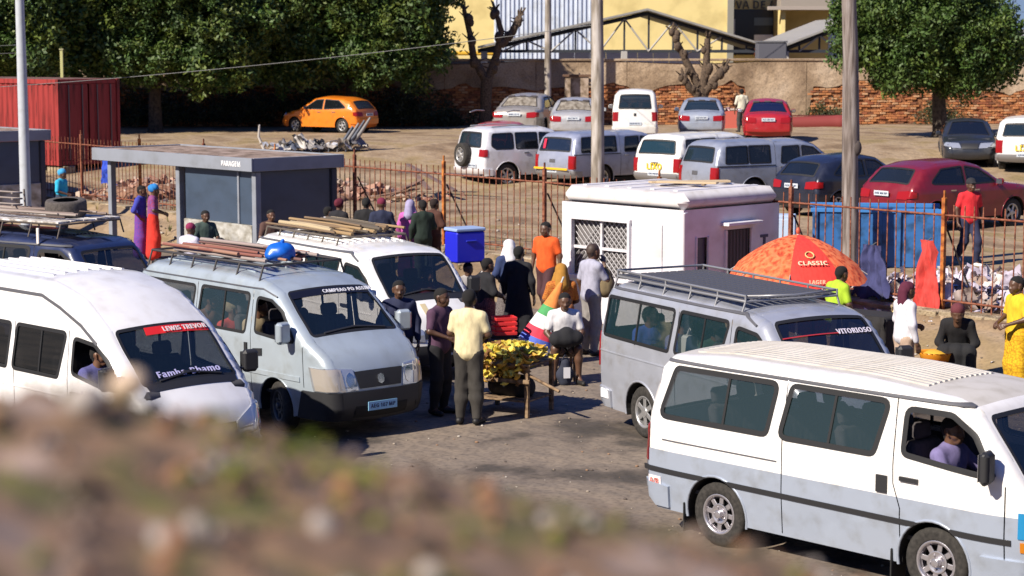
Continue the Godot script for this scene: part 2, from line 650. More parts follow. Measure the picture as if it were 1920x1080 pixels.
	for x in [0.0, -sp.wb]:
		for sg in [-1.0, 1.0]:
			var prof := []
			for k in 17:
				var w: float = lerp(-0.25, PI + 0.25, k / 16.0)
				prof.append(Vector2(x + cos(w) * arch, R + sin(w) * arch))
			for k in 16:
				var a: Vector2 = prof[k]
				var b: Vector2 = prof[k + 1]
				var za: float = (sh.hw(a.x, a.y) - 0.004) * sg
				var zb: float = (sh.hw(b.x, b.y) - 0.004) * sg
				var zi: float = 0.42 * sg
				well.quad(Vector3(a.x, a.y, za), Vector3(b.x, b.y, zb), Vector3(b.x, b.y, zi), Vector3(a.x, a.y, zi), Vector3(x - a.x, R - a.y, 0))
				well.tri(Vector3(a.x, a.y, zi), Vector3(b.x, b.y, zi), Vector3(x, R, zi), Vector3(0, 0, sg))
			var lip := MB.new()
			var pts := []
			for k in 19:
				var w: float = lerp(-0.2, PI + 0.2, k / 18.0)
				var p := Vector2(x + cos(w) * (arch + 0.012), R + sin(w) * (arch + 0.012))
				if p.y > 0.24: pts.append(Vector3(p.x, p.y, (sh.hw(p.x, p.y) - 0.004) * sg))
			lip.tube(pts, sp.get("lip", 0.016), 6)
			out.append(["arch_lip", lip.mesh(), "paint2" if sp.has("tone") else sp.get("lipkey", "paint"), []])
	well.box(Vector3(-sp.wb / 2.0, 0.3, 0), Vector3(sp.wb - 2.0 * arch + 0.02, 0.1, 2.0 * sh.W - 0.16))
	well.box(Vector3((sh.x1 + arch) / 2.0 - 0.06, 0.36, 0), Vector3(sh.x1 - arch - 0.06, 0.1, 1.2))
	well.box(Vector3((sh.x0 - sp.wb - arch) / 2.0 + 0.04, 0.4, 0), Vector3(-sh.x0 - sp.wb - arch - 0.1, 0.1, 1.2))
	well.box(Vector3(-sp.wb / 2.0, R, 0), Vector3(sp.wb, 0.1, 0.5))
	for x in [0.0, -sp.wb]: well.tube([Vector3(x, R, -sh.W + 0.16), Vector3(x, R, sh.W - 0.16)], 0.05, 8)
	out.append(["underbody", well.mesh(), "under", []])
	# cabin: floor, lining, dashboard
	var fl := MB.new()
	var b0: float = sp.cabin[0]
	var b1: float = sp.cabin[1]
	fl.box(Vector3((b0 + b1) / 2.0, sp.floor, 0), Vector3(b1 - b0, 0.04, 2.0 * sh.W - 0.2))
	fl.box(Vector3(b1 - 0.12, sp.belt - 0.2, 0), Vector3(0.36, 0.34, 2.0 * sh.W - 0.32), Basis(), 0.06)
	for sg in [-1.0, 1.0]:
		var lp := rect(b0, sp.floor, b1, sp.belt - 0.03)
		for z in Geometry2D.intersect_polygons(lp, big): patch(fl, on_side.bind(sh, sg), z, archs, 0.3, -0.035)
	out.append(["cabin_lining", fl.mesh(), "lining", []])
	var hl := MB.new()
	patch(hl, on_strip.bind(sh), rect(sh.s_near(sp.screens[0][2]) + 0.05, -sh.W * 0.98, sh.s_rear(sp.screens[0][2].y - 0.06), sh.W * 0.98), [], 0.25, -0.03)
	out.append(["headliner", hl.mesh(), "headliner", []])
	return {"parts": out, "shell": sh, "sp": sp}

func spawn(sh: Dictionary, called: String, label: String, cat: String, at: Vector3, yaw: float, group: String, ms: Dictionary, rim := "steel") -> Node3D:
	var o := thing(called, label, cat, at, yaw, group)
	var sp: Dictionary = sh.sp
	var base := {"rubber": mat(0.012, 0.012, 0.013, 0.6), "under": mat(0.012, 0.011, 0.01, 0.9), "lining": mat(0.05, 0.05, 0.055, 0.85), "headliner": mat(0.22, 0.21, 0.19, 0.9),
		"glass": glass(0.03, 0.05, 0.055, 0.45), "dark_glass": glass(0.008, 0.01, 0.013, 0.86), "screen_glass": glass(0.01, 0.016, 0.018, 0.5), "trim": mat(0.02, 0.02, 0.022, 0.55), "chrome": mat(0.6, 0.6, 0.6, 0.15, 1.0),
		"head": mat(0.62, 0.64, 0.66, 0.06, 0.65), "tail": mat(0.28, 0.01, 0.012, 0.15), "amber": mat(0.5, 0.17, 0.01, 0.2), "amber_clear": mat(0.56, 0.5, 0.43, 0.06, 0.4), "plate": mat(0.55, 0.6, 0.66, 0.5), "grey": mat(0.09, 0.09, 0.1, 0.5), "seatcloth": cloth(0.08, 0.07, 0.075)}
	for k in base:
		if not ms.has(k): ms[k] = base[k]
	if not ms.has("bumper"): ms["bumper"] = ms["paint"]
	if not ms.has("roof"): ms["roof"] = ms["paint"]
	for p in sh.parts:
		if p[1].get_surface_count() == 0: continue
		var q := part(o, p[0], p[1], ms.get(p[2], ms["trim"]))
		for s in p[3]: part(q, s[0], s[1], ms.get(s[2], ms["trim"]))
	var wm := wheel_shapes(rim)
	var R: float = sp.R
	for x in [0.0, -sp.wb]:
		for sg in [-1.0, 1.0]:
			var w := Node3D.new()
			w.name = "wheel"
			o.add_child(w, true)
			var z: float = (sh.shell.hw(x, R) - 0.03 - 0.3 * R) * sg
			var bs := Basis(Vector3(0, 1, 0), (0.0 if sg > 0 else PI) + (ms.get("steer", 0.0) if x == 0.0 else 0.0)) * Basis(Vector3(0, 0, 1), rng.randf() * 6.0)
			w.transform = Transform3D(bs.scaled(Vector3(R, R, R)), Vector3(x, R, z))
			part(w, "tyre", wm[0], ms.get("tyre", tyre_mat()))
			part(w, "rim", wm[1], ms.get("rim", mat(0.5, 0.5, 0.5, 0.35, 0.7)))
			part(w, "brake_disc", wm[2], ms["under"])
	for s in sp.get("seats", []):
		var bench: bool = s[2]
		part(o, "seat", seat_mesh(bench), ms["seatcloth"], Transform3D(Basis(), Vector3(s[0], sp.floor + 0.12, s[1])))
	if sp.has("steer_at"):
		var sw := MB.new()
		var ring := []
		for k in 21: ring.append(Vector3(0, cos(TAU * k / 20) * 0.19, sin(TAU * k / 20) * 0.19))
		sw.tube(ring, 0.016, 6, false)
		sw.box(Vector3.ZERO, Vector3(0.04, 0.05, 0.36), Basis(), 0.01)
		sw.tube([Vector3.ZERO, Vector3(0.3, 0, 0)], 0.025, 6)
		part(o, "steering_wheel", sw, mat(0.015, 0.015, 0.015, 0.6), Transform3D(Basis(Vector3(0, 0, 1), -0.75), sp.steer_at))
	for mi in sp.get("mirrors", []):
		for sg in [-1.0, 1.0]:
			var m := MB.new()
			var p: Vector3 = mi[0] * Vector3(1, 1, sg)
			m.box(p + Vector3(0, 0.04, 0.11 * sg), mi[1], Basis(Vector3(0, 1, 0), 0.2 * sg), 0.04)
			m.tube([p + Vector3(-0.02, -0.06, -0.06 * sg), p + Vector3(0, -0.02, 0.06 * sg)], 0.022, 6)
			var q := part(o, "mirror", m, ms[mi[2]])
			var g := MB.new()
			g.box(p + Vector3(-mi[1].x * 0.5 - 0.004, 0.04, 0.11 * sg), Vector3(0.006, mi[1].y * 0.8, mi[1].z * 0.8), Basis(Vector3(0, 1, 0), 0.2 * sg))
			part(q, "mirror_glass", g, mat(0.5, 0.52, 0.55, 0.05, 0.9))
	for pl in sp.get("plates", []):
		number_plate(o, pl[0], pl[1], ms.get("number", "ABC 123 MC"), ms["plate"])
	return o

func tyre_mat() -> StandardMaterial3D:
	if not mats.has("tyre"):
		mats["tyre"] = tmat(0.05, 0.045, 0.04, 0.9, noise_tex("tyredust", 0.02, [[0.0, 0.5], [0.5, 0.8], [1.0, 1.0]], 256, 4), 1.0, null, 0.5, false)
	return mats["tyre"]

func lettering(parent: Node, text: String, size: float, depth: float, material: Material, xf: Transform3D, called := "lettering", bold := true) -> MeshInstance3D:
	var t := TextMesh.new()
	t.text = text
	var f := SystemFont.new()
	f.font_names = PackedStringArray(["Droid Sans"])
	f.font_weight = 700 if bold else 400
	t.font = f
	t.font_size = 32
	t.pixel_size = size / 32.0
	t.depth = depth
	t.curve_step = 2.0
	return part(parent, called, t, material, xf)

func number_plate(o: Node3D, at: Vector3, dir: float, text: String, m: Material) -> void:
	# dir +1 faces the front, -1 the rear
	var b := MB.new()
	b.box(Vector3.ZERO, Vector3(0.46, 0.115, 0.012), Basis(), 0.003)
	var xf := Transform3D(Basis(Vector3(0, 1, 0), PI / 2 * dir), at)
	var p := part(o, "number_plate", b, m, xf)
	lettering(p, text, 0.07, 0.004, mat(0.02, 0.04, 0.12, 0.6), Transform3D(Basis(), Vector3(0, 0, 0.009)))
func V(x: float, y: float) -> Vector2: return Vector2(x, y)

func kind_h100() -> Dictionary:
	# flat-nosed van, F, C and D
	return shape({"W": 0.845, "belt": 1.2, "tum": 0.15, "ft": 0.13, "xft": 0.35, "rt": 0.04, "xrt": -3.0, "rtop": 0.12, "rlow": 0.06, "rnose": 0.05, "bulge": 0.025, "cell": 0.1,
		"prof": [V(0.93, 0.27), V(1.02, 0.42), V(1.02, 0.7), V(0.98, 0.98), V(0.88, 1.12), V(0.36, 1.76), V(0.12, 1.84), V(-0.9, 1.905), V(-2.6, 1.905), V(-3.33, 1.85), V(-3.45, 1.72), V(-3.55, 1.15), V(-3.59, 0.7), V(-3.56, 0.4), V(-3.45, 0.27)],
		"prad": [0, 0.1, 0.3, 0.15, 0.06, 0.08, 0.4, 1.5, 1.5, 0.2, 0.15, 0.5, 0.5, 0.1, 0], "R": 0.33, "wb": 2.58, "tone": 0.88, "floor": 0.5, "cabin": [-3.4, 0.8],
		"windows": [rounded([V(-3.36, 1.22), V(-3.18, 1.75), V(-1.84, 1.75), V(-1.93, 1.22)], 0.09), rounded([V(-1.8, 1.22), V(-1.69, 1.75), V(-0.53, 1.75), V(-0.66, 1.22)], 0.09),
			rounded([V(-0.36, 1.27), V(-0.36, 1.71), V(0.14, 1.71), V(0.4, 1.56), V(0.64, 1.19), V(0.2, 1.22)], [0.08, 0.1, 0.15, 0.15, 0.05, 0.1])],
		"open": [2], "bars": [[0, [V(-2.5, 1.22), V(-2.46, 1.75)]], [1, [V(-1.2, 1.22), V(-1.15, 1.75)]]], "frame": 0.04, "side_glass": "glass",
		"screens": [["windscreen", V(0.82, 1.19), V(0.42, 1.7), 0.8, 0.78, "screen_glass"], ["rear_window", V(-3.54, 1.22), V(-3.44, 1.74), 0.76, 0.74, "glass"]],
		"seams": [[V(-0.46, 1.78), V(-0.44, 1.0), V(-0.36, 0.78), V(-0.36, 0.5)], [V(0.72, 1.14), V(0.72, 0.42)], [V(-1.74, 1.79), V(-1.74, 0.3)]],
		"skin": [{"n": "gutter", "k": "grey", "s": [[-3.3, 1.81], [0.3, 1.8], [0.3, 1.775], [-3.3, 1.785]], "off": 0.014},
			{"n": "side_moulding", "k": "trim", "s": [[-3.57, 0.7], [0.78, 0.68], [0.78, 0.63], [-3.57, 0.65]], "off": 0.012},
			{"n": "front_bumper", "k": "bumper", "c": true, "f": [[-0.845, 0.29], [0.845, 0.29], [0.845, 0.5], [-0.845, 0.5]], "s": [[0.5, 0.28], [1.1, 0.28], [1.1, 0.5], [0.5, 0.5]], "off": 0.03, "skirt": 0.04},
			{"n": "rear_bumper", "k": "bumper", "c": true, "r": [[-0.845, 0.3], [0.845, 0.3], [0.845, 0.55], [-0.845, 0.55]], "s": [[-3.7, 0.3], [-3.2, 0.3], [-3.2, 0.52], [-3.7, 0.55]], "off": 0.03, "skirt": 0.04},
			{"n": "grille", "k": "trim", "c": true, "f": [[-0.45, 0.72], [0.45, 0.72], [0.45, 0.92], [-0.45, 0.92]]},
			{"n": "headlight", "k": "head", "f": [[0.47, 0.7], [0.845, 0.7], [0.845, 0.93], [0.47, 0.93]], "s": [[0.84, 0.7], [1.1, 0.7], [1.1, 0.93], [0.84, 0.93]]},
			{"n": "indicator", "k": "amber", "f": [[0.5, 0.58], [0.845, 0.58], [0.845, 0.67], [0.5, 0.67]], "s": [[0.86, 0.58], [1.1, 0.58], [1.1, 0.67], [0.86, 0.67]]},
			{"n": "tail_light", "k": "tail", "r": [[0.7, 0.75], [0.845, 0.75], [0.845, 1.12], [0.7, 1.12]], "s": [[-3.7, 0.75], [-3.5, 0.75], [-3.5, 1.12], [-3.7, 1.12]]},
			{"n": "door_handle", "k": "trim", "s": [[-0.36, 1.08], [-0.16, 1.08], [-0.16, 1.04], [-0.36, 1.04]], "off": 0.025, "skirt": 0.025},
			{"n": "sliding_door_handle", "k": "trim", "s": [[-0.62, 1.06], [-0.5, 1.06], [-0.5, 0.9], [-0.62, 0.9]], "off": 0.02},
			{"n": "slide_rail", "k": "grey", "s": [[-3.3, 1.0], [-1.8, 1.0], [-1.8, 0.985], [-3.3, 0.985]], "off": 0.004, "skirt": 0.004},
			{"n": "wiper", "k": "trim", "f": [[0.02, 1.2], [0.6, 1.26], [0.6, 1.275], [0.02, 1.215]], "off": 0.02}],
		"ribs": [V(-0.3, 1.88), V(-3.1, 1.88), 13], "mirrors": [[Vector3(0.62, 1.28, 0.84), Vector3(0.1, 0.3, 0.2), "trim"]],
		"plates": [[Vector3(1.08, 0.56, 0), 1.0], [Vector3(-3.64, 0.62, 0), -1.0]],
		"seats": [[-0.1, 0.42, false], [-0.1, -0.42, false], [-1.0, -0.05, true], [-1.8, -0.05, true], [-2.6, -0.05, true]], "steer_at": Vector3(0.42, 1.12, 0.42)})

func kind_h200(high: bool) -> Dictionary:
	# sloping-nosed van; high roof for A, low for E
	var prof := [V(0.95, 0.28), V(1.05, 0.45), V(1.03, 0.72), V(0.93, 0.95), V(0.66, 1.2), V(0.02, 1.8)]
	var prad := [0, 0.12, 0.3, 0.3, 0.2, 0.1]
	if high:
		prof.append_array([V(-0.5, 2.12), V(-1.2, 2.28), V(-3.35, 2.28), V(-3.6, 2.1)])
		prad.append_array([0.8, 1.2, 0.25, 0.2])
	else:
		prof.append_array([V(-0.3, 1.86), V(-1.2, 1.92), V(-3.3, 1.91), V(-3.58, 1.83)])
		prad.append_array([0.6, 1.2, 0.2, 0.15])
	prof.append_array([V(-3.68, 1.2), V(-3.7, 0.6), V(-3.66, 0.35), V(-3.55, 0.26)])
	prad.append_array([0.6, 0.4, 0.1, 0])
	return shape({"W": 0.85, "belt": 1.22, "tum": 0.12 if not high else 0.09, "ft": 0.16, "xft": 0.2, "rt": 0.04, "xrt": -3.1, "rtop": 0.13 if not high else 0.17, "rlow": 0.08, "rnose": 0.08, "bulge": 0.045, "cell": 0.1,
		"prof": prof, "prad": prad, "R": 0.335, "wb": 2.57, "floor": 0.5, "cabin": [-3.5, 0.7],
		"windows": [rounded([V(-3.52, 1.22), V(-3.45, 1.74), V(-1.82, 1.74), V(-1.9, 1.2)], 0.06), rounded([V(-1.78, 1.2), V(-1.7, 1.74), V(-0.62, 1.74), V(-0.78, 1.2)], 0.07),
			rounded([V(-0.5, 1.28), V(-0.48, 1.7), V(-0.05, 1.66), V(0.2, 1.5), V(0.5, 1.18), V(0.05, 1.2)], [0.08, 0.08, 0.15, 0.15, 0.05, 0.12])],
		"open": [2] if high else [], "bars": [[0, [V(-2.7, 1.2), V(-2.66, 1.74)]], [1, [V(-1.2, 1.2), V(-1.15, 1.74)]]], "frame": 0.03, "side_glass": "side_glass",
		"screens": [["windscreen", V(0.62, 1.24), V(0.04, 1.79), 0.83, 0.81, "screen_glass"], ["rear_window", V(-3.66, 1.25), V(-3.6, 1.8), 0.72, 0.7, "glass"]],
		"seams": [[V(-0.58, 1.76), V(-0.58, 0.5)], [V(0.55, 1.1), V(0.6, 0.62)], [V(-1.74, 1.76), V(-1.74, 0.3)]],
		"skin": [{"n": "drip_rail", "k": "grey", "s": [[-3.5, 1.86], [-0.4, 1.86], [-0.1, 1.76], [-0.1, 1.735], [-0.4, 1.835], [-3.5, 1.835]] if not high else [[-3.5, 2.13], [-1.2, 2.13], [-0.8, 2.02], [-0.35, 1.86], [-0.02, 1.68], [-0.02, 1.645], [-0.35, 1.825], [-0.8, 1.985], [-1.2, 2.095], [-3.5, 2.095]], "off": 0.01},
			{"n": "front_bumper", "k": "bumper", "c": true, "f": [[-0.85, 0.29], [0.85, 0.29], [0.85, 0.56], [-0.85, 0.56]], "s": [[0.55, 0.28], [1.2, 0.28], [1.2, 0.56], [0.55, 0.56]], "off": 0.025, "skirt": 0.035},
			{"n": "rear_bumper", "k": "bumper", "c": true, "r": [[-0.85, 0.28], [0.85, 0.28], [0.85, 0.56], [-0.85, 0.56]], "s": [[-3.8, 0.28], [-3.3, 0.28], [-3.3, 0.5], [-3.8, 0.56]], "off": 0.03, "skirt": 0.04},
			{"n": "grille", "k": "trim", "c": true, "f": [[-0.48, 0.66], [0.48, 0.66], [0.46, 0.78], [-0.46, 0.78]]},
			{"n": "headlight", "k": "head", "f": [[0.5, 0.62], [0.85, 0.64], [0.85, 0.92], [0.5, 0.78]], "s": [[0.72, 0.66], [1.1, 0.64], [1.1, 0.92], [0.62, 0.95]]},
			{"n": "tail_light", "k": "tail", "r": [[0.7, 0.8], [0.85, 0.8], [0.85, 1.25], [0.7, 1.25]], "s": [[-3.8, 0.8], [-3.63, 0.8], [-3.63, 1.25], [-3.8, 1.25]]},
			{"n": "door_handle", "k": "trim", "s": [[-0.5, 1.08], [-0.3, 1.08], [-0.3, 1.03], [-0.5, 1.03]], "off": 0.022, "skirt": 0.022},
			{"n": "side_crease", "k": "paint", "s": [[-3.6, 1.02], [0.4, 1.0], [0.4, 0.985], [-3.6, 1.005]], "off": 0.008, "skirt": 0.009},
			{"n": "wiper", "k": "trim", "f": [[-0.55, 1.25], [0.1, 1.3], [0.1, 1.315], [-0.55, 1.265]], "off": 0.02},
			{"n": "cowl", "k": "trim", "c": true, "f": [[-0.78, 1.17], [0.78, 1.17], [0.8, 1.235], [-0.8, 1.235]], "off": 0.008}],
		"ribs": [V(-0.9, 1.9), V(-3.2, 1.91), 9] if not high else [V(-1.4, 2.28), V(-3.2, 2.28), 7],
		"mirrors": [[Vector3(0.42, 1.3, 0.86), Vector3(0.12, 0.26, 0.2), "trim"]],
		"plates": [[Vector3(1.1, 0.46, 0), 1.0], [Vector3(-3.75, 0.66, 0), -1.0]],
		"seats": [[-0.2, 0.42, false], [-0.2, -0.42, false], [-1.05, -0.05, true], [-1.85, -0.05, true], [-2.65, -0.05, true]], "steer_at": Vector3(0.3, 1.12, 0.42)})

func kind_e25() -> Dictionary:
	return shape({"W": 0.845, "belt": 1.22, "tum": 0.13, "ft": 0.12, "xft": 0.25, "rt": 0.04, "xrt": -3.1, "rtop": 0.13, "rlow": 0.07, "rnose": 0.06, "bulge": 0.04, "cell": 0.1,
		"prof": [V(1.02, 0.26), V(1.12, 0.38), V(1.12, 0.64), V(1.07, 0.88), V(0.96, 1.06), V(0.68, 1.23), V(-0.04, 1.8), V(-0.4, 1.92), V(-1.2, 1.99), V(-3.2, 1.97), V(-3.5, 1.84), V(-3.6, 1.2), V(-3.62, 0.6), V(-3.58, 0.35), V(-3.5, 0.26)],
		"prad": [0, 0.1, 0.2, 0.3, 0.3, 0.1, 0.1, 0.6, 1.2, 0.3, 0.15, 0.5, 0.3, 0.1, 0], "R": 0.33, "wb": 2.5, "floor": 0.5, "cabin": [-3.45, 0.72],
		"windows": [rounded([V(-3.4, 1.24), V(-3.3, 1.74), V(-1.95, 1.74), V(-2.0, 1.24)], 0.07), rounded([V(-1.86, 1.22), V(-1.8, 1.75), V(-0.62, 1.75), V(-0.68, 1.22)], 0.07),
			rounded([V(-0.46, 1.25), V(-0.46, 1.72), V(-0.12, 1.7), V(0.12, 1.58), V(0.48, 1.2), V(0.05, 1.22)], [0.07, 0.08, 0.15, 0.15, 0.05, 0.12])],
		"open": [2], "bars": [[1, [V(-1.24, 1.22), V(-1.22, 1.75)]]], "frame": 0.025, "side_glass": "glass",
		"screens": [["windscreen", V(0.6, 1.27), V(-0.02, 1.79), 0.83, 0.8, "screen_glass"], ["rear_window", V(-3.6, 1.25), V(-3.53, 1.78), 0.72, 0.7, "glass"]],
		"seams": [[V(-0.55, 1.78), V(-0.55, 0.42)], [V(0.6, 1.16), V(0.62, 0.66)], [V(-1.9, 1.78), V(-1.9, 0.3)]],
		"skin": [{"n": "drip_rail", "k": "grey", "s": [[-3.4, 1.83], [-0.35, 1.83], [-0.05, 1.75], [-0.05, 1.735], [-0.35, 1.815], [-3.4, 1.815]], "off": 0.012},
			{"n": "front_bumper", "k": "bumper", "c": true, "f": [[-0.845, 0.27], [0.845, 0.27], [0.845, 0.62], [-0.845, 0.62]], "s": [[0.48, 0.26], [1.3, 0.26], [1.3, 0.62], [0.6, 0.62]], "off": 0.03, "skirt": 0.045},
			{"n": "rear_bumper", "k": "bumper", "c": true, "r": [[-0.845, 0.28], [0.845, 0.28], [0.845, 0.55], [-0.845, 0.55]], "s": [[-3.8, 0.28], [-3.2, 0.28], [-3.2, 0.5], [-3.8, 0.55]], "off": 0.03, "skirt": 0.04},
			{"n": "air_intake", "k": "under", "c": true, "f": [[-0.6, 0.32], [0.6, 0.32], [0.6, 0.44], [-0.6, 0.44]], "off": 0.034, "skirt": 0.004},
			{"n": "grille", "k": "trim", "c": true, "f": [[-0.46, 0.65], [0.46, 0.65], [0.52, 0.86], [-0.52, 0.86]]},
			{"n": "badge", "k": "chrome", "c": true, "f": [[-0.06, 0.7], [0.0, 0.68], [0.06, 0.7], [0.075, 0.745], [0.06, 0.79], [0.0, 0.81], [-0.06, 0.79], [-0.075, 0.745]], "off": 0.022},
			{"n": "headlight", "k": "head", "f": [[0.5, 0.63], [0.845, 0.63], [0.845, 0.92], [0.56, 0.89]], "s": [[0.8, 0.63], [1.2, 0.63], [1.2, 0.92], [0.72, 0.93]]},
			{"n": "lamp_reflector", "k": "chrome", "f": [[0.58, 0.69], [0.64, 0.66], [0.7, 0.69], [0.73, 0.76], [0.7, 0.83], [0.64, 0.86], [0.58, 0.83], [0.56, 0.76]], "off": 0.02},
			{"n": "corner_lamp", "k": "amber_clear", "f": [[0.77, 0.64], [0.845, 0.64], [0.845, 0.91], [0.79, 0.9]], "s": [[0.84, 0.64], [1.2, 0.64], [1.2, 0.91], [0.76, 0.92]], "off": 0.018},
			{"n": "tail_light", "k": "tail", "r": [[0.7, 0.75], [0.845, 0.75], [0.845, 1.12], [0.7, 1.12]], "s": [[-3.8, 0.75], [-3.55, 0.75], [-3.55, 1.12], [-3.8, 1.12]]},
			{"n": "door_handle", "k": "trim", "s": [[-0.48, 1.04], [-0.28, 1.06], [-0.28, 0.97], [-0.48, 0.95]], "off": 0.018},
			{"n": "sliding_door_handle", "k": "trim", "s": [[-0.68, 1.1], [-0.62, 1.1], [-0.62, 0.9], [-0.68, 0.9]], "off": 0.02},
			{"n": "side_moulding", "k": "paint", "s": [[-3.5, 0.76], [0.55, 0.78], [0.55, 0.72], [-3.5, 0.7]], "off": 0.012},
			{"n": "wiper", "k": "trim", "f": [[-0.6, 1.29], [0.05, 1.32], [0.05, 1.335], [-0.6, 1.305]], "off": 0.02}],
		"ribs": [V(-0.9, 1.97), V(-3.1, 1.97), 7], "mirrors": [[Vector3(0.38, 1.3, 0.86), Vector3(0.13, 0.28, 0.21), "paint"]],
		"plates": [[Vector3(1.19, 0.42, 0), 1.0], [Vector3(-3.67, 0.62, 0), -1.0]],
		"seats": [[-0.2, 0.42, false], [-0.2, -0.42, false], [-1.05, -0.05, true], [-1.85, -0.05, true], [-2.65, -0.05, true]], "steer_at": Vector3(0.3, 1.12, 0.42)})

func car_kind(k: String) -> Dictionary:
	var sp := {"cell": 0.16, "side_glass": "dark_glass", "frame": 0.02, "rtop": 0.12, "rlow": 0.07, "rnose": 0.1, "bulge": 0.05, "gap": 0.05, "floor": 0.4}
	var win := []
	match k:
		"sedan":
			sp.merge({"W": 0.86, "belt": 0.92, "tum": 0.4, "ft": 0.14, "xft": 0.2, "rt": 0.08, "xrt": -2.8, "R": 0.31, "wb": 2.6, "cabin": [-2.7, 0.2],
				"prof": [V(0.75, 0.25), V(0.86, 0.4), V(0.84, 0.62), V(0.6, 0.78), V(-0.25, 0.93), V(-1.0, 1.38), V(-1.35, 1.45), V(-2.0, 1.44), V(-2.5, 1.34), V(-3.05, 1.0), V(-3.5, 0.96), V(-3.6, 0.75), V(-3.6, 0.4), V(-3.5, 0.25)],
				"prad": [0, 0.1, 0.2, 0.4, 0.3, 0.3, 0.8, 0.8, 0.5, 0.3, 0.12, 0.2, 0.1, 0]})
			win = [rounded([V(-0.55, 0.97), V(-1.12, 1.34), V(-1.5, 1.36), V(-1.5, 0.96)], 0.04), rounded([V(-1.58, 0.96), V(-1.58, 1.36), V(-2.15, 1.34), V(-2.6, 1.0)], 0.04)]
			sp.screens = [["windscreen", V(-0.3, 0.96), V(-0.98, 1.37), 0.8, 0.78, "dark_glass"], ["rear_window", V(-3.0, 1.03), V(-2.48, 1.35), 0.8, 0.76, "rear_glass"]]
			sp.plates = [[Vector3(-3.68, 0.8, 0), -1.0]]
		"hatch":
			sp.merge({"W": 0.86, "belt": 0.95, "tum": 0.32, "ft": 0.14, "xft": 0.2, "rt": 0.1, "xrt": -2.6, "R": 0.31, "wb": 2.5, "cabin": [-3.0, 0.2],
				"prof": [V(0.72, 0.25), V(0.82, 0.42), V(0.78, 0.66), V(0.5, 0.82), V(-0.2, 0.98), V(-0.95, 1.43), V(-1.4, 1.5), V(-2.4, 1.46), V(-2.85, 1.34), V(-3.2, 0.98), V(-3.28, 0.7), V(-3.26, 0.4), V(-3.15, 0.25)],
				"prad": [0, 0.1, 0.2, 0.3, 0.3, 0.3, 0.8, 0.6, 0.15, 0.2, 0.2, 0.1, 0]})
			win = [rounded([V(-0.5, 1.0), V(-1.1, 1.38), V(-1.5, 1.41), V(-1.5, 0.99)], 0.04), rounded([V(-1.58, 0.99), V(-1.58, 1.41), V(-2.3, 1.37), V(-2.75, 1.05)], 0.05)]
			sp.screens = [["windscreen", V(-0.26, 1.02), V(-0.93, 1.42), 0.8, 0.78, "dark_glass"], ["rear_window", V(-3.17, 1.02), V(-2.88, 1.32), 0.76, 0.74, "rear_glass"]]
			sp.plates = [[Vector3(-3.36, 0.78, 0), -1.0]]
		"crossover":
			sp.merge({"W": 0.9, "belt": 1.02, "tum": 0.32, "ft": 0.16, "xft": 0.2, "rt": 0.1, "xrt": -2.8, "R": 0.345, "wb": 2.63, "cabin": [-3.1, 0.2], "gap": 0.06,
				"prof": [V(0.75, 0.3), V(0.86, 0.5), V(0.82, 0.82), V(0.5, 0.98), V(-0.3, 1.08), V(-1.05, 1.5), V(-1.5, 1.6), V(-2.4, 1.57), V(-2.95, 1.45), V(-3.35, 1.06), V(-3.45, 0.8), V(-3.45, 0.5), V(-3.32, 0.3)],
				"prad": [0, 0.12, 0.25, 0.35, 0.3, 0.3, 0.9, 0.7, 0.15, 0.2, 0.2, 0.1, 0]})
			win = [rounded([V(-0.6, 1.1), V(-1.15, 1.42), V(-1.62, 1.5), V(-1.62, 1.08)], 0.05), rounded([V(-1.7, 1.08), V(-1.7, 1.5), V(-2.4, 1.45), V(-2.85, 1.12)], 0.06)]
			sp.screens = [["windscreen", V(-0.36, 1.11), V(-1.0, 1.48), 0.84, 0.8, "dark_glass"], ["rear_window", V(-3.3, 1.12), V(-2.98, 1.43), 0.8, 0.74, "rear_glass"]]
			sp.plates = [[Vector3(-3.53, 0.9, 0), -1.0]]
		"wagon4x4":
			sp.merge({"W": 0.93, "belt": 1.15, "tum": 0.2, "ft": 0.16, "xft": 0.2, "rt": 0.05, "xrt": -3.0, "R": 0.385, "wb": 2.79, "cabin": [-3.4, 0.2], "gap": 0.08, "rlow": 0.09,
				"prof": [V(0.7, 0.4), V(0.84, 0.55), V(0.84, 0.95), V(0.7, 1.1), V(-0.35, 1.2), V(-0.95, 1.74), V(-1.3, 1.84), V(-3.2, 1.84), V(-3.5, 1.76), V(-3.62, 1.2), V(-3.68, 0.9), V(-3.68, 0.55), V(-3.55, 0.4)],
				"prad": [0, 0.1, 0.2, 0.2, 0.2, 0.2, 0.6, 0.5, 0.15, 0.3, 0.15, 0.08, 0]})
			win = [rounded([V(-0.62, 1.22), V(-1.05, 1.66), V(-1.6, 1.7), V(-1.6, 1.2)], 0.05), rounded([V(-1.68, 1.2), V(-1.68, 1.7), V(-2.48, 1.7), V(-2.48, 1.2)], 0.05), rounded([V(-2.56, 1.2), V(-2.56, 1.7), V(-3.3, 1.68), V(-3.36, 1.3), V(-3.2, 1.2)], 0.1)]
			sp.screens = [["windscreen", V(-0.4, 1.24), V(-0.93, 1.72), 0.86, 0.82, "dark_glass"], ["rear_window", V(-3.61, 1.26), V(-3.52, 1.7), 0.84, 0.82, "rear_glass"]]
			sp.plates = [[Vector3(-3.74, 0.7, 0.35), -1.0]]
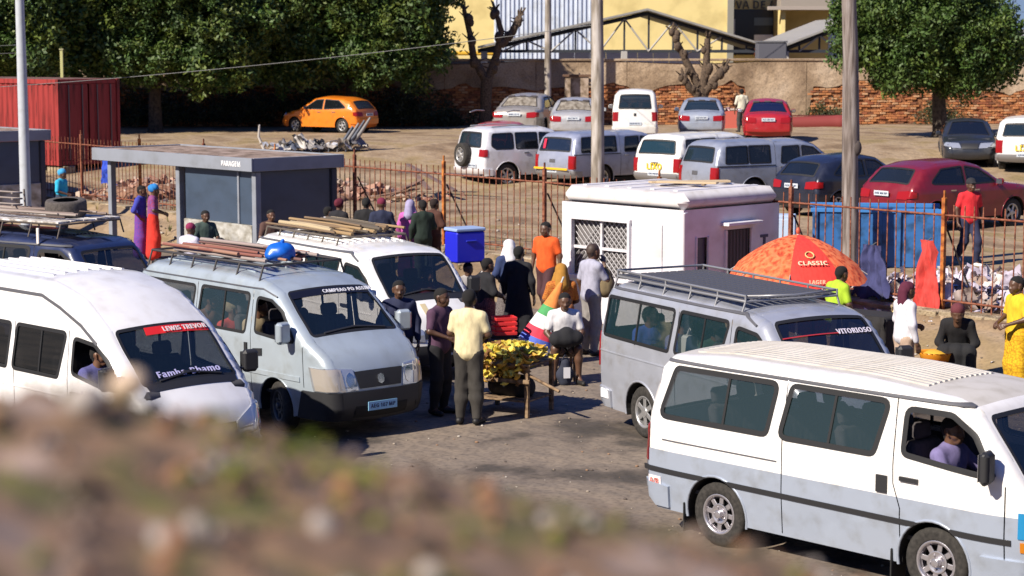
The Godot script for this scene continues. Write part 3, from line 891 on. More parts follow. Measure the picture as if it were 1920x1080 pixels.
		"minibus":
			sp.merge({"W": 0.8, "belt": 1.15, "tum": 0.14, "ft": 0.14, "xft": 0.2, "rt": 0.04, "xrt": -2.8, "R": 0.3, "wb": 2.2, "cabin": [-2.9, 0.5],
				"prof": [V(0.7, 0.27), V(0.8, 0.45), V(0.76, 0.85), V(0.5, 1.1), V(-0.1, 1.7), V(-0.6, 1.85), V(-2.6, 1.87), V(-2.95, 1.8), V(-3.05, 1.2), V(-3.08, 0.6), V(-3.0, 0.27)],
				"prad": [0, 0.1, 0.3, 0.2, 0.2, 0.5, 0.3, 0.2, 0.3, 0.1, 0]})
			win = [rounded([V(0.2, 1.15), V(-0.15, 1.58), V(-0.7, 1.65), V(-0.7, 1.15)], 0.06), rounded([V(-0.8, 1.15), V(-0.8, 1.65), V(-1.7, 1.65), V(-1.7, 1.15)], 0.06), rounded([V(-1.8, 1.15), V(-1.8, 1.65), V(-2.75, 1.65), V(-2.8, 1.15)], 0.06)]
			sp.screens = [["windscreen", V(0.45, 1.14), V(-0.05, 1.65), 0.74, 0.72, "dark_glass"], ["rear_window", V(-3.04, 1.24), V(-2.97, 1.72), 0.72, 0.7, "rear_glass"]]
			sp.plates = [[Vector3(-3.14, 0.72, 0), -1.0]]
		"pickup":
			# double-cab pickup with a canopy over the load bed
			sp.merge({"W": 0.91, "belt": 1.1, "tum": 0.18, "ft": 0.16, "xft": 0.2, "rt": 0.03, "xrt": -3.5, "R": 0.37, "wb": 3.05, "cabin": [-2.2, 0.2], "gap": 0.07,
				"prof": [V(0.78, 0.4), V(0.92, 0.55), V(0.9, 0.9), V(0.75, 1.06), V(-0.3, 1.14), V(-0.95, 1.62), V(-1.3, 1.72), V(-2.2, 1.71), V(-2.45, 1.74), V(-3.9, 1.72), V(-4.12, 1.6), V(-4.28, 1.12), V(-4.32, 0.85), V(-4.32, 0.55), V(-4.2, 0.42)],
				"prad": [0, 0.1, 0.2, 0.25, 0.2, 0.3, 0.6, 0.1, 0.1, 0.2, 0.12, 0.1, 0.1, 0.06, 0]})
			win = [rounded([V(-0.58, 1.16), V(-1.05, 1.54), V(-1.45, 1.6), V(-1.45, 1.13)], 0.05), rounded([V(-1.53, 1.13), V(-1.53, 1.6), V(-2.1, 1.58), V(-2.18, 1.13)], 0.05), rounded([V(-2.5, 1.15), V(-2.5, 1.62), V(-3.2, 1.62), V(-3.2, 1.15)], 0.04), rounded([V(-3.24, 1.15), V(-3.24, 1.62), V(-3.92, 1.6), V(-3.98, 1.15)], 0.04)]
			sp.seams = [[V(-2.34, 1.7), V(-2.34, 0.45)], [V(-1.49, 1.62), V(-1.49, 0.45)]]
			sp.screens = [["windscreen", V(-0.35, 1.18), V(-0.93, 1.6), 0.84, 0.8, "dark_glass"], ["rear_window", V(-4.26, 1.18), V(-4.14, 1.57), 0.84, 0.82, "rear_glass"]]
			sp.plates = [[Vector3(-4.4, 0.6, 0), -1.0]]
	sp.windows = win
	var b: float = sp.belt
	var W: float = sp.W
	var xr: float = sp.prof[-3].x
	var xf: float = sp.prof[1].x
	sp.prad = sp.prad
	sp.skin = [{"n": "front_bumper", "k": "bumper", "c": true, "f": [[-W, 0.3], [W, 0.3], [W, 0.52], [-W, 0.52]], "s": [[xf - 0.4, 0.3], [xf + 0.2, 0.3], [xf + 0.2, 0.52], [xf - 0.4, 0.52]], "off": 0.025, "skirt": 0.03},
		{"n": "rear_bumper", "k": "bumper", "c": true, "r": [[-W, 0.4], [W, 0.4], [W, 0.62], [-W, 0.62]], "s": [[xr - 0.2, 0.4], [xr + 0.35, 0.4], [xr + 0.35, 0.6], [xr - 0.2, 0.62]], "off": 0.04, "skirt": 0.045},
		{"n": "headlight", "k": "head", "f": [[W * 0.5, b - 0.34], [W, b - 0.32], [W, b - 0.16], [W * 0.55, b - 0.2]], "s": [[xf - 0.28, b - 0.26], [xf + 0.2, b - 0.32], [xf + 0.2, b - 0.15], [xf - 0.3, b - 0.15]]},
		{"n": "grille", "k": "trim", "c": true, "f": [[-W * 0.45, b - 0.36], [W * 0.45, b - 0.36], [W * 0.45, b - 0.22], [-W * 0.45, b - 0.22]]},
		{"n": "door_handle", "k": "chrome", "s": [[-1.42, b - 0.06], [-1.24, b - 0.06], [-1.24, b - 0.09], [-1.42, b - 0.09]], "off": 0.02},
		{"n": "door_handle", "k": "chrome", "s": [[-2.2, b - 0.05], [-2.02, b - 0.05], [-2.02, b - 0.08], [-2.2, b - 0.08]], "off": 0.02}]
	match k:
		"pickup":
			sp.skin.append({"n": "tail_light", "k": "tail", "r": [[W * 0.84, 0.66], [W, 0.66], [W, 1.06], [W * 0.84, 1.06]], "s": [[-4.5, 0.66], [-4.2, 0.66], [-4.2, 1.06], [-4.5, 1.06]]})
			sp.skin.append({"n": "canopy_rail", "k": "rubber", "c": true, "s": [[-4.26, 1.1], [-2.36, 1.1], [-2.36, 1.075], [-4.27, 1.075]], "off": 0.01})
			sp.skin.append({"n": "tailgate_badge", "k": "grey", "c": true, "r": [[-0.14, 0.84], [0.14, 0.84], [0.14, 0.94], [-0.14, 0.94]]})
		"wagon4x4":
			sp.skin.append({"n": "tail_light", "k": "tail", "r": [[W * 0.82, 0.98], [W, 0.98], [W, 1.2], [W * 0.82, 1.2]], "s": [[-3.9, 0.98], [-3.5, 0.98], [-3.5, 1.2], [-3.9, 1.2]]})
		"minibus":
			sp.skin.append({"n": "tail_light", "k": "tail", "r": [[W * 0.86, 0.8], [W, 0.8], [W, 1.12], [W * 0.86, 1.12]], "s": [[-3.3, 0.8], [-3.0, 0.8], [-3.0, 1.12], [-3.3, 1.12]]})
			sp.skin.append({"n": "boot_handle", "k": "trim", "c": true, "r": [[-0.05, 0.98], [0.05, 0.98], [0.05, 1.08], [-0.05, 1.08]]})
		_:
			sp.skin.append({"n": "tail_light", "k": "tail", "r": [[W * 0.6, b - 0.24], [W, b - 0.24], [W, b - 0.04], [W * 0.6, b - 0.08]], "s": [[xr - 0.2, b - 0.24], [xr + 0.2, b - 0.2], [xr + 0.2, b - 0.06], [xr - 0.2, b - 0.04]]})
	sp.seats = [[-1.25, 0.38, false], [-1.25, -0.38, false], [-2.1, 0.0, true]]
	sp.mirrors = [[Vector3(-0.62, b + 0.06, W - 0.01), Vector3(0.1, 0.14, 0.18), "paint"]]
	return shape(sp)
# ---------- people: tapered bones joined by a smooth minimum and meshed as surface nets ----------
func blend_mesh(bones: Array, k: float, cell: float) -> MB:
	# bones: [a, b, ra, rb]
	var lo := Vector3(1e9, 1e9, 1e9)
	var hi := -lo
	for b in bones:
		var r: float = max(b[2], b[3]) + 2.5 * k + cell * 2.0
		for e in 2:
			lo = lo.min(b[e] - Vector3(r, r, r)); hi = hi.max(b[e] + Vector3(r, r, r))
	var nx := int(ceil((hi.x - lo.x) / cell)) + 2
	var ny := int(ceil((hi.y - lo.y) / cell)) + 2
	var nz := int(ceil((hi.z - lo.z) / cell)) + 2
	var f := PackedFloat32Array()
	f.resize(nx * ny * nz)
	var sx := ny * nz
	for b in bones:
		var a: Vector3 = b[0]
		var e: Vector3 = b[1] - a
		var l2: float = max(e.length_squared(), 1e-9)
		var r: float = max(b[2], b[3]) + 2.5 * k + cell
		var mn: Vector3 = (a.min(b[1]) - Vector3(r, r, r) - lo) / cell
		var mx: Vector3 = (a.max(b[1]) + Vector3(r, r, r) - lo) / cell
		for x in range(int(mn.x), int(mx.x) + 1):
			for y in range(int(mn.y), int(mx.y) + 1):
				var p := lo + Vector3(x, y, int(mn.z)) * cell
				var at := x * sx + y * nz + int(mn.z)
				for z in range(int(mn.z), int(mx.z) + 1):
					var t: float = clamp((p - a).dot(e) / l2, 0.0, 1.0)
					var d: float = (p - a - e * t).length() - lerp(b[2], b[3], t)
					if d < 4.0 * k: f[at] += exp(-d / k)
					p.z += cell
					at += 1
	for q in f.size():
		f[q] = -k * log(f[q]) if f[q] > 1e-6 else 5.0 * k
	var m := MB.new()
	var idx := {}
	var offs := [0, 1, nz, nz + 1, sx, sx + 1, sx + nz, sx + nz + 1]
	for x in nx - 1:
		for y in ny - 1:
			var base := x * sx + y * nz
			for z in nz - 1:
				var at := base + z
				var c0 := f[at] < 0.0
				if (f[at + 1] < 0.0) == c0 and (f[at + nz] < 0.0) == c0 and (f[at + nz + 1] < 0.0) == c0 and (f[at + sx] < 0.0) == c0 and (f[at + sx + 1] < 0.0) == c0 and (f[at + sx + nz] < 0.0) == c0 and (f[at + sx + nz + 1] < 0.0) == c0:
					continue
				var s := Vector3.ZERO
				var cnt := 0
				for i in 8:
					for bit in [1, 2, 4]:
						if i & bit: continue
						var j: int = i | bit
						var va := f[at + offs[i]]
						var vb := f[at + offs[j]]
						if (va < 0.0) == (vb < 0.0): continue
						var t := va / (va - vb)
						var pa := Vector3((i >> 2) & 1, (i >> 1) & 1, i & 1)
						var pb := Vector3((j >> 2) & 1, (j >> 1) & 1, j & 1)
						s += pa.lerp(pb, t); cnt += 1
				var gx := f[at + sx] - f[at] + f[at + sx + nz + 1] - f[at + nz + 1]
				var gy := f[at + nz] - f[at] + f[at + sx + nz + 1] - f[at + sx + 1]
				var gz := f[at + 1] - f[at] + f[at + sx + nz + 1] - f[at + sx + nz]
				idx[at] = m.vert(lo + (Vector3(x, y, z) + s / cnt) * cell, Vector3(gx, gy, gz).normalized())
	for at in idx:
		var z: int = at % nz
		var y: int = (at / nz) % ny
		var x: int = at / sx
		var c0 := f[at] < 0.0
		for ax in 3:
			var st: int = [sx, nz, 1][ax]
			if (f[at + st] < 0.0) == c0: continue
			var u: int = [nz, 1, sx][ax]
			var w: int = [1, sx, nz][ax]
			if [y, z, x][ax] == 0 or [z, x, y][ax] == 0: continue
			if not (idx.has(at - u) and idx.has(at - w) and idx.has(at - u - w)): continue
			m.face(idx[at], idx[at - u], idx[at - u - w]); m.face(idx[at], idx[at - u - w], idx[at - w])
	return m

var body_bits := {}
func head_bits() -> void:
	# centre of the skull at the origin, facing +z
	body_bits["head"] = blend_mesh([[Vector3(0, 0.03, -0.025), Vector3(0, 0.035, 0.01), 0.088, 0.082], [Vector3(0, -0.02, 0.03), Vector3(0, -0.085, 0.05), 0.06, 0.036],
		[Vector3(-0.03, -0.03, 0.045), Vector3(0.03, -0.03, 0.045), 0.042, 0.042], [Vector3(0, 0.005, 0.088), Vector3(0, -0.035, 0.1), 0.009, 0.015], [Vector3(-0.014, -0.04, 0.09), Vector3(0.014, -0.04, 0.09), 0.01, 0.01],
		[Vector3(-0.034, 0.025, 0.075), Vector3(0.034, 0.025, 0.075), 0.014, 0.014], [Vector3(-0.02, -0.066, 0.08), Vector3(0.02, -0.066, 0.08), 0.01, 0.01], [Vector3(-0.018, -0.08, 0.077), Vector3(0.018, -0.08, 0.077), 0.01, 0.01],
		[Vector3(-0.086, 0.012, -0.008), Vector3(-0.082, -0.035, 0.0), 0.014, 0.01], [Vector3(0.086, 0.012, -0.008), Vector3(0.082, -0.035, 0.0), 0.014, 0.01],
		[Vector3(0, -0.05, -0.02), Vector3(0, -0.17, -0.035), 0.056, 0.062]], 0.008, 0.008)
	body_bits["hair"] = blend_mesh([[Vector3(0, 0.045, -0.03), Vector3(0, 0.05, 0.0), 0.09, 0.085], [Vector3(0, 0.0, -0.055), Vector3(0, -0.05, -0.05), 0.07, 0.05]], 0.01, 0.011)
	body_bits["cap"] = blend_mesh([[Vector3(0, 0.06, -0.025), Vector3(0, 0.062, 0.0), 0.094, 0.092], [Vector3(-0.035, 0.055, 0.11), Vector3(0.035, 0.055, 0.11), 0.012, 0.012], [Vector3(-0.03, 0.06, 0.08), Vector3(0.03, 0.06, 0.08), 0.02, 0.02]], 0.01, 0.011)
	body_bits["wrap"] = blend_mesh([[Vector3(0, 0.055, -0.03), Vector3(0, 0.07, 0.0), 0.105, 0.095], [Vector3(0, 0.03, -0.09), Vector3(0, 0.07, -0.1), 0.05, 0.05]], 0.012, 0.012)
	body_bits["scarf"] = blend_mesh([[Vector3(0, 0.05, -0.035), Vector3(0, 0.055, -0.005), 0.1, 0.092], [Vector3(0, -0.02, -0.075), Vector3(0, -0.2, -0.09), 0.09, 0.12], [Vector3(-0.09, -0.03, -0.02), Vector3(-0.12, -0.2, 0.0), 0.03, 0.05], [Vector3(0.09, -0.03, -0.02), Vector3(0.12, -0.2, 0.0), 0.03, 0.05]], 0.015, 0.014)
	body_bits["braids"] = blend_mesh([[Vector3(0, 0.045, -0.035), Vector3(0, 0.05, 0.0), 0.095, 0.088], [Vector3(-0.04, 0.0, -0.085), Vector3(-0.07, -0.22, -0.1), 0.05, 0.035], [Vector3(0.04, 0.0, -0.085), Vector3(0.06, -0.22, -0.1), 0.05, 0.035], [Vector3(0, 0.0, -0.1), Vector3(0, -0.24, -0.12), 0.05, 0.035]], 0.012, 0.012)
	body_bits["eye"] = MB.new().ball(Vector3(0.033, 0.002, 0.079), Vector3(0.0125, 0.008, 0.008), 8, 6).mesh()
	# right hand: wrist at the origin, fingers towards -y, palm facing -x, thumb to +z
	for g in ["open", "grip"]:
		var bones := []
		var zs := [0.03, 0.01, -0.01, -0.029]
		var ls := [0.068, 0.078, 0.072, 0.056]
		var cu: float = 0.28 if g == "open" else 1.05
		for k in 4:
			var kn := Vector3(0, -0.088 + abs(k - 1) * 0.004, zs[k])
			bones.append([Vector3(0, -0.01, zs[k] * 0.6), kn, 0.014, 0.0125])
			var p := kn
			var w: float = cu * 0.6
			for j in 3:
				var l: float = ls[k] * [0.44, 0.32, 0.26][j]
				var q := p + Vector3(-sin(w), -cos(w), 0.0) * l
				bones.append([p, q, 0.0105 - 0.001 * j, 0.0095 - 0.001 * j])
				p = q
				w += cu
		bones.append([Vector3(0, -0.02, 0.02), Vector3(-0.014, -0.05, 0.042), 0.016, 0.013])
		bones.append([Vector3(-0.014, -0.05, 0.042), Vector3(-0.028, -0.08, 0.05), 0.012, 0.011])
		bones.append([Vector3(-0.028, -0.08, 0.05), Vector3(-0.042, -0.102, 0.045), 0.011, 0.009])
		bones.append([Vector3(0, 0.03, 0), Vector3(0, -0.02, 0), 0.026, 0.024])
		body_bits[g] = blend_mesh(bones, 0.004, 0.0062)

const ARMS := {"down": [Vector3(0.255, 1.14, -0.03), Vector3(0.265, 0.88, 0.05), "open"], "front": [Vector3(0.25, 1.16, 0.02), Vector3(0.12, 1.08, 0.25), "grip"],
	"up": [Vector3(0.3, 1.57, 0.12), Vector3(0.2, 1.83, 0.08), "grip"], "chin": [Vector3(0.21, 1.17, 0.14), Vector3(0.07, 1.41, 0.19), "open"], "wheel": [Vector3(0.23, 1.15, 0.13), Vector3(0.17, 1.13, 0.4), "grip"],
	"reach": [Vector3(0.25, 1.2, 0.16), Vector3(0.2, 1.1, 0.4), "grip"], "sill": [Vector3(0.36, 1.2, 0.1), Vector3(0.3, 1.24, 0.36), "open"], "lap": [Vector3(0.26, 1.14, 0.06), Vector3(0.13, 1.0, 0.3), "grip"], "hip": [Vector3(0.34, 1.16, -0.05), Vector3(0.2, 0.98, 0.06), "open"], "bowl": [Vector3(0.26, 1.14, 0.12), Vector3(0.1, 1.06, 0.36), "grip"]}

var figure_cache := {}
func figure(pose: Dictionary) -> Dictionary:
	# pose: legs (stand, walk, sit, squat), lean, la, ra (arms), seat, sleeve (0 bare .. 1 long), lower (trousers, shorts, skirt, dress), turn (head)
	var key := str(pose)
	if figure_cache.has(key): return figure_cache[key]
	if body_bits.is_empty(): head_bits()
	var legs: String = pose.get("legs", "stand")
	var lean: float = pose.get("lean", 0.03)
	var hip := 0.92
	if legs == "sit": hip = pose.get("seat", 0.45) + 0.09
	elif legs == "squat": hip = 0.3
	var dy := hip - 0.92
	var piv := Vector3(0, hip, 0)
	var rot := Basis(Vector3(1, 0, 0), lean)
	var up := func(p: Vector3) -> Vector3: return piv + rot * (p + Vector3(0, dy, 0) - piv)
	var hd: Vector3 = up.call(Vector3(0, 1.595, 0.03))
	var skin := []
	var shirt := []
	var trou := []
	var shoe := [[], []]
	for s in [-1.0, 1.0]:
		var sh: Vector3 = up.call(Vector3(0.17 * s, 1.385, -0.01))
		var am: Array = ARMS[pose.get("ra" if s > 0 else "la", "down")]
		var mir := Vector3(s, 1, 1)
		var el: Vector3 = up.call(am[0] * mir)
		var wr: Vector3 = up.call(am[1] * mir)
		var hpj: Vector3 = Vector3(0.085 * s, hip, 0)
		skin.append([sh, el, 0.05, 0.04]); skin.append([el, wr, 0.041, 0.026])
		skin.append([up.call(Vector3(0.075 * s, 1.28, 0.0)), up.call(Vector3(0.06 * s, 1.0, 0.0)), 0.082, 0.078])
		skin.append([up.call(Vector3(0.0, 1.4, -0.01)), sh, 0.045, 0.045])
		shirt.append([up.call(Vector3(0, 1.36, -0.005)), up.call(Vector3(0, 0.93, 0.0)), 0.1, 0.108])
		shirt.append([up.call(Vector3(0.082 * s, 1.3, 0.0)), up.call(Vector3(0.066 * s, 1.08, 0.0)), 0.106, 0.096]); shirt.append([up.call(Vector3(0.066 * s, 1.08, 0.0)), up.call(Vector3(0.08 * s, 0.93, 0.0)), 0.098, 0.114])
		shirt.append([up.call(Vector3(0.02 * s, 1.425, -0.015)), sh, 0.066, 0.062])
		var sl: float = pose.get("sleeve", 0.4)
		if sl > 0.05:
			shirt.append([sh, sh.lerp(el, min(1.0, sl * 2.0)), 0.066, 0.058])
			if sl > 0.5: shirt.append([el, el.lerp(wr, sl * 2.0 - 1.0), 0.055, 0.042])
		var kn := Vector3(0.1 * s, 0.5, 0.03)
		var an := Vector3(0.11 * s, 0.085, -0.02)
		var toe := Vector3(0.05 * s, -0.045, 0.17)
		match legs:
			"walk":
				kn = Vector3(0.09 * s, 0.51, 0.03 + 0.16 * max(s, -0.2)); an = Vector3(0.09 * s, 0.1 + (0.08 if s < 0 else 0.0), 0.2 * s - 0.06)
			"sit":
				kn = Vector3(0.17 * s, hip + 0.01, 0.42); an = Vector3(0.18 * s, 0.085, 0.38)
			"squat":
				kn = Vector3(0.2 * s, 0.55, 0.3); an = Vector3(0.17 * s, 0.085, 0.06)
			"drive":
				kn = Vector3(0.14 * s, hip + 0.08, 0.42); an = Vector3(0.12 * s, hip - 0.3, 0.6)
		skin.append([hpj, kn, 0.085, 0.055]); skin.append([kn, kn.lerp(an, 0.35), 0.055, 0.056]); skin.append([kn.lerp(an, 0.35), an, 0.056, 0.036])
		skin.append([Vector3(0.07 * s, hip + 0.07, 0), hpj, 0.08, 0.082])
		skin.append([an, an + toe * 0.8 + Vector3(0, -0.005, 0), 0.036, 0.026])
		shoe[0 if s < 0 else 1].append([an + Vector3(0, -0.03, -0.045), an + Vector3(0, -0.035, 0.02), 0.046, 0.045]); shoe[0 if s < 0 else 1].append([an + Vector3(0, -0.04, 0.02), an + toe + Vector3(0, -0.002, 0), 0.043, 0.034])
		match pose.get("lower", "trousers"):
			"trousers":
				trou.append([Vector3(0.075 * s, hip + 0.04, 0), hpj, 0.094, 0.102]); trou.append([hpj, kn, 0.102, 0.082]); trou.append([kn, kn.lerp(an, 0.4), 0.082, 0.078]); trou.append([kn.lerp(an, 0.4), an + Vector3(0, 0.02, 0), 0.078, 0.06])
			"shorts":
				trou.append([Vector3(0.075 * s, hip + 0.04, 0), hpj, 0.094, 0.102]); trou.append([hpj, hpj.lerp(kn, 0.8), 0.102, 0.088])
			"skirt":
				trou.append([Vector3(0.08 * s, hip + 0.12, 0), hpj, 0.104, 0.115]); trou.append([hpj, kn, 0.115, 0.105]); trou.append([kn, kn.lerp(an, 0.8), 0.105, 0.11])
				if s > 0:
					var km := Vector3(0, kn.y, kn.z); var amid := Vector3(0, lerp(kn.y, an.y, 0.8), lerp(kn.z, an.z, 0.8))
					trou.append([Vector3(0, hip, 0), km, 0.12, 0.11]); trou.append([km, amid, 0.11, 0.11])
		var hb: MB = body_bits[am[2]]
		var dirv := (wr - el).normalized()
		var yb := -dirv
		var xb := Vector3(1, 0, 0)
		if am[2] == "grip": xb = Vector3(0.5, 0.4, 0.6) if absf(dirv.z) < 0.8 else Vector3(0.9, 0.5, 0)
		xb = (xb - yb * xb.dot(yb)).normalized()
		var zb := xb.cross(yb)
		if not pose.has("hands"): pose["hands"] = []
		# mirrored for the left hand
		var hm := Transform3D(Basis(xb, yb, zb), Vector3(wr.x * s, wr.y, wr.z) + Vector3(dirv.x * s, dirv.y, dirv.z) * 0.012)
		if s < 0:
			var d2 := Vector3(-dirv.x, dirv.y, dirv.z)
			var y2 := -d2
			var x2 := Vector3(1, 0, 0)
			if am[2] == "grip": x2 = Vector3(0.5, 0.4, 0.6) if absf(d2.z) < 0.8 else Vector3(0.9, 0.5, 0)
			x2 = (x2 - y2 * x2.dot(y2)).normalized()
			hm = Transform3D(Basis(x2, y2, x2.cross(y2)), Vector3(-wr.x, wr.y, wr.z) + d2 * 0.012)
			hm = Transform3D(Basis(Vector3(-1, 0, 0), Vector3(0, 1, 0), Vector3(0, 0, 1)), Vector3.ZERO) * hm
		pose.hands.append([hb, hm])
	if pose.get("lower", "trousers") == "dress":
		var hem := Vector3(0, 0.16, 0.0)
		if legs == "sit":
			for s in [-1.0, 1.0]:
				trou.append([Vector3(0.08 * s, hip + 0.1, 0), Vector3(0.15 * s, hip + 0.01, 0.4), 0.13, 0.12]); trou.append([Vector3(0.15 * s, hip, 0.42), Vector3(0.16 * s, 0.15, 0.42), 0.11, 0.12])
			trou.append([Vector3(0, hip, 0.3), Vector3(0, 0.2, 0.44), 0.13, 0.13])
		else:
			for s in [-1.0, 1.0]:
				trou.append([Vector3(0.07 * s, hip + 0.14, 0), Vector3(0.12 * s, 0.5, 0.03), 0.11, 0.14]); trou.append([Vector3(0.12 * s, 0.5, 0.03), Vector3(0.14 * s, 0.16, 0.0), 0.14, 0.15])
			trou.append([Vector3(0, hip, 0), hem, 0.13, 0.18])
	var hxf := Transform3D(Basis(Vector3(0, 1, 0), pose.get("turn", 0.0)) * Basis(Vector3(1, 0, 0), pose.get("nod", lean * 0.4)), hd)
	skin.append([up.call(Vector3(0, 1.36, -0.015)), hd + hxf.basis * Vector3(0, -0.12, -0.03), 0.075, 0.058])
	var body := blend_mesh(skin, 0.014, 0.02)
	body.add(body_bits["head"], hxf)
	for h in pose.hands: body.add(h[0], h[1])
	var out := {"body": body.mesh(), "shirt": blend_mesh(shirt, 0.02, 0.02).mesh(), "head_at": hxf}
	if trou.size() > 0: out["lower"] = blend_mesh(trou, 0.02, 0.02).mesh()
	out["shoes"] = [blend_mesh(shoe[0], 0.008, 0.016).mesh(), blend_mesh(shoe[1], 0.008, 0.016).mesh()]
	figure_cache[key] = out
	return out

func skin_mat(tone: float) -> StandardMaterial3D:
	return mat(0.1 * tone, 0.05 * tone, 0.03 * tone, 0.45)

func person(label: String, at: Vector3, yaw: float, pose: Dictionary, look: Dictionary, group := "") -> Node3D:
	# look: shirt, lower, shoes, hat kind and hat material, tone, scale
	var f := figure(pose)
	var o := thing("person", label, "person", at, yaw, group)
	var sc: float = look.get("scale", 1.0)
	o.scale = Vector3(sc, sc, sc)
	var b := part(o, "body", f.body, skin_mat(look.get("tone", 1.0)))
	for s in [0.0, -0.066]: part(b, "eye", body_bits["eye"], mat(0.35, 0.32, 0.28, 0.3), f.head_at * Transform3D(Basis(), Vector3(s, 0, 0)))
	part(o, "hair" if look.get("hat", "hair") in ["hair", "braids"] else ("cap" if look.hat == "cap" else "headscarf"), body_bits[look.get("hat", "hair")].mesh(), look.get("hatm", mat(0.008, 0.007, 0.007, 0.95)), f.head_at)
	part(o, "shirt", f.shirt, look.shirt)
	if f.has("lower"): part(o, {"trousers": "trousers", "shorts": "shorts", "skirt": "skirt", "dress": "dress"}[pose.get("lower", "trousers")], f.lower, look.get("lower", cloth(0.03, 0.03, 0.035)))
	if look.has("shoes"):
		for q in f.shoes: part(o, "shoe", q, look.shoes)
	return o
# ---------- the setting ----------
const FA := Vector3(7.17, 0, -33.0)          # a point on the fence line
const FT := Vector3(-0.628, 0, -0.778)       # along the fence, away to the rear
const FN := Vector3(0.778, 0, -0.628)        # across it, into the car park

func lot_y(z: float) -> float:
	return 0.62 + 0.98 * clamp((-z - 60.0) / 11.0, 0.0, 1.0)

func on_fence(t: float, s: float, y := 0.0) -> Vector3:
	var p := FA + FT * t + FN * s
	p.y = y
	return p

func fbm(seed: int, freq: float, oct := 4) -> FastNoiseLite:
	var f := FastNoiseLite.new()
	f.seed = seed; f.frequency = freq; f.fractal_octaves = oct
	f.noise_type = FastNoiseLite.TYPE_SIMPLEX_SMOOTH
	return f

func ground_mat(r: float, g: float, b: float, key: String, stops: Array) -> StandardMaterial3D:
	var m := tmat(r, g, b, 0.95, noise_tex(key, 0.008, stops, 1024, 7), 0.045, noise_tex("grit", 0.09, [], 512, 4, FastNoiseLite.TYPE_SIMPLEX, true, 5.0), 0.16)
	m.detail_enabled = true
	m.detail_blend_mode = BaseMaterial3D.BLEND_MODE_MUL
	m.detail_albedo = noise_tex("speck", 0.05, [[0.0, 0.72], [0.35, 0.93], [0.6, 1.0], [1.0, 1.0]], 1024, 6)
	m.detail_uv_layer = BaseMaterial3D.DETAIL_UV_2
	m.uv2_triplanar = true
	m.uv2_world_triplanar = true
	m.uv2_scale = Vector3(0.21, 0.21, 0.21)
	return m

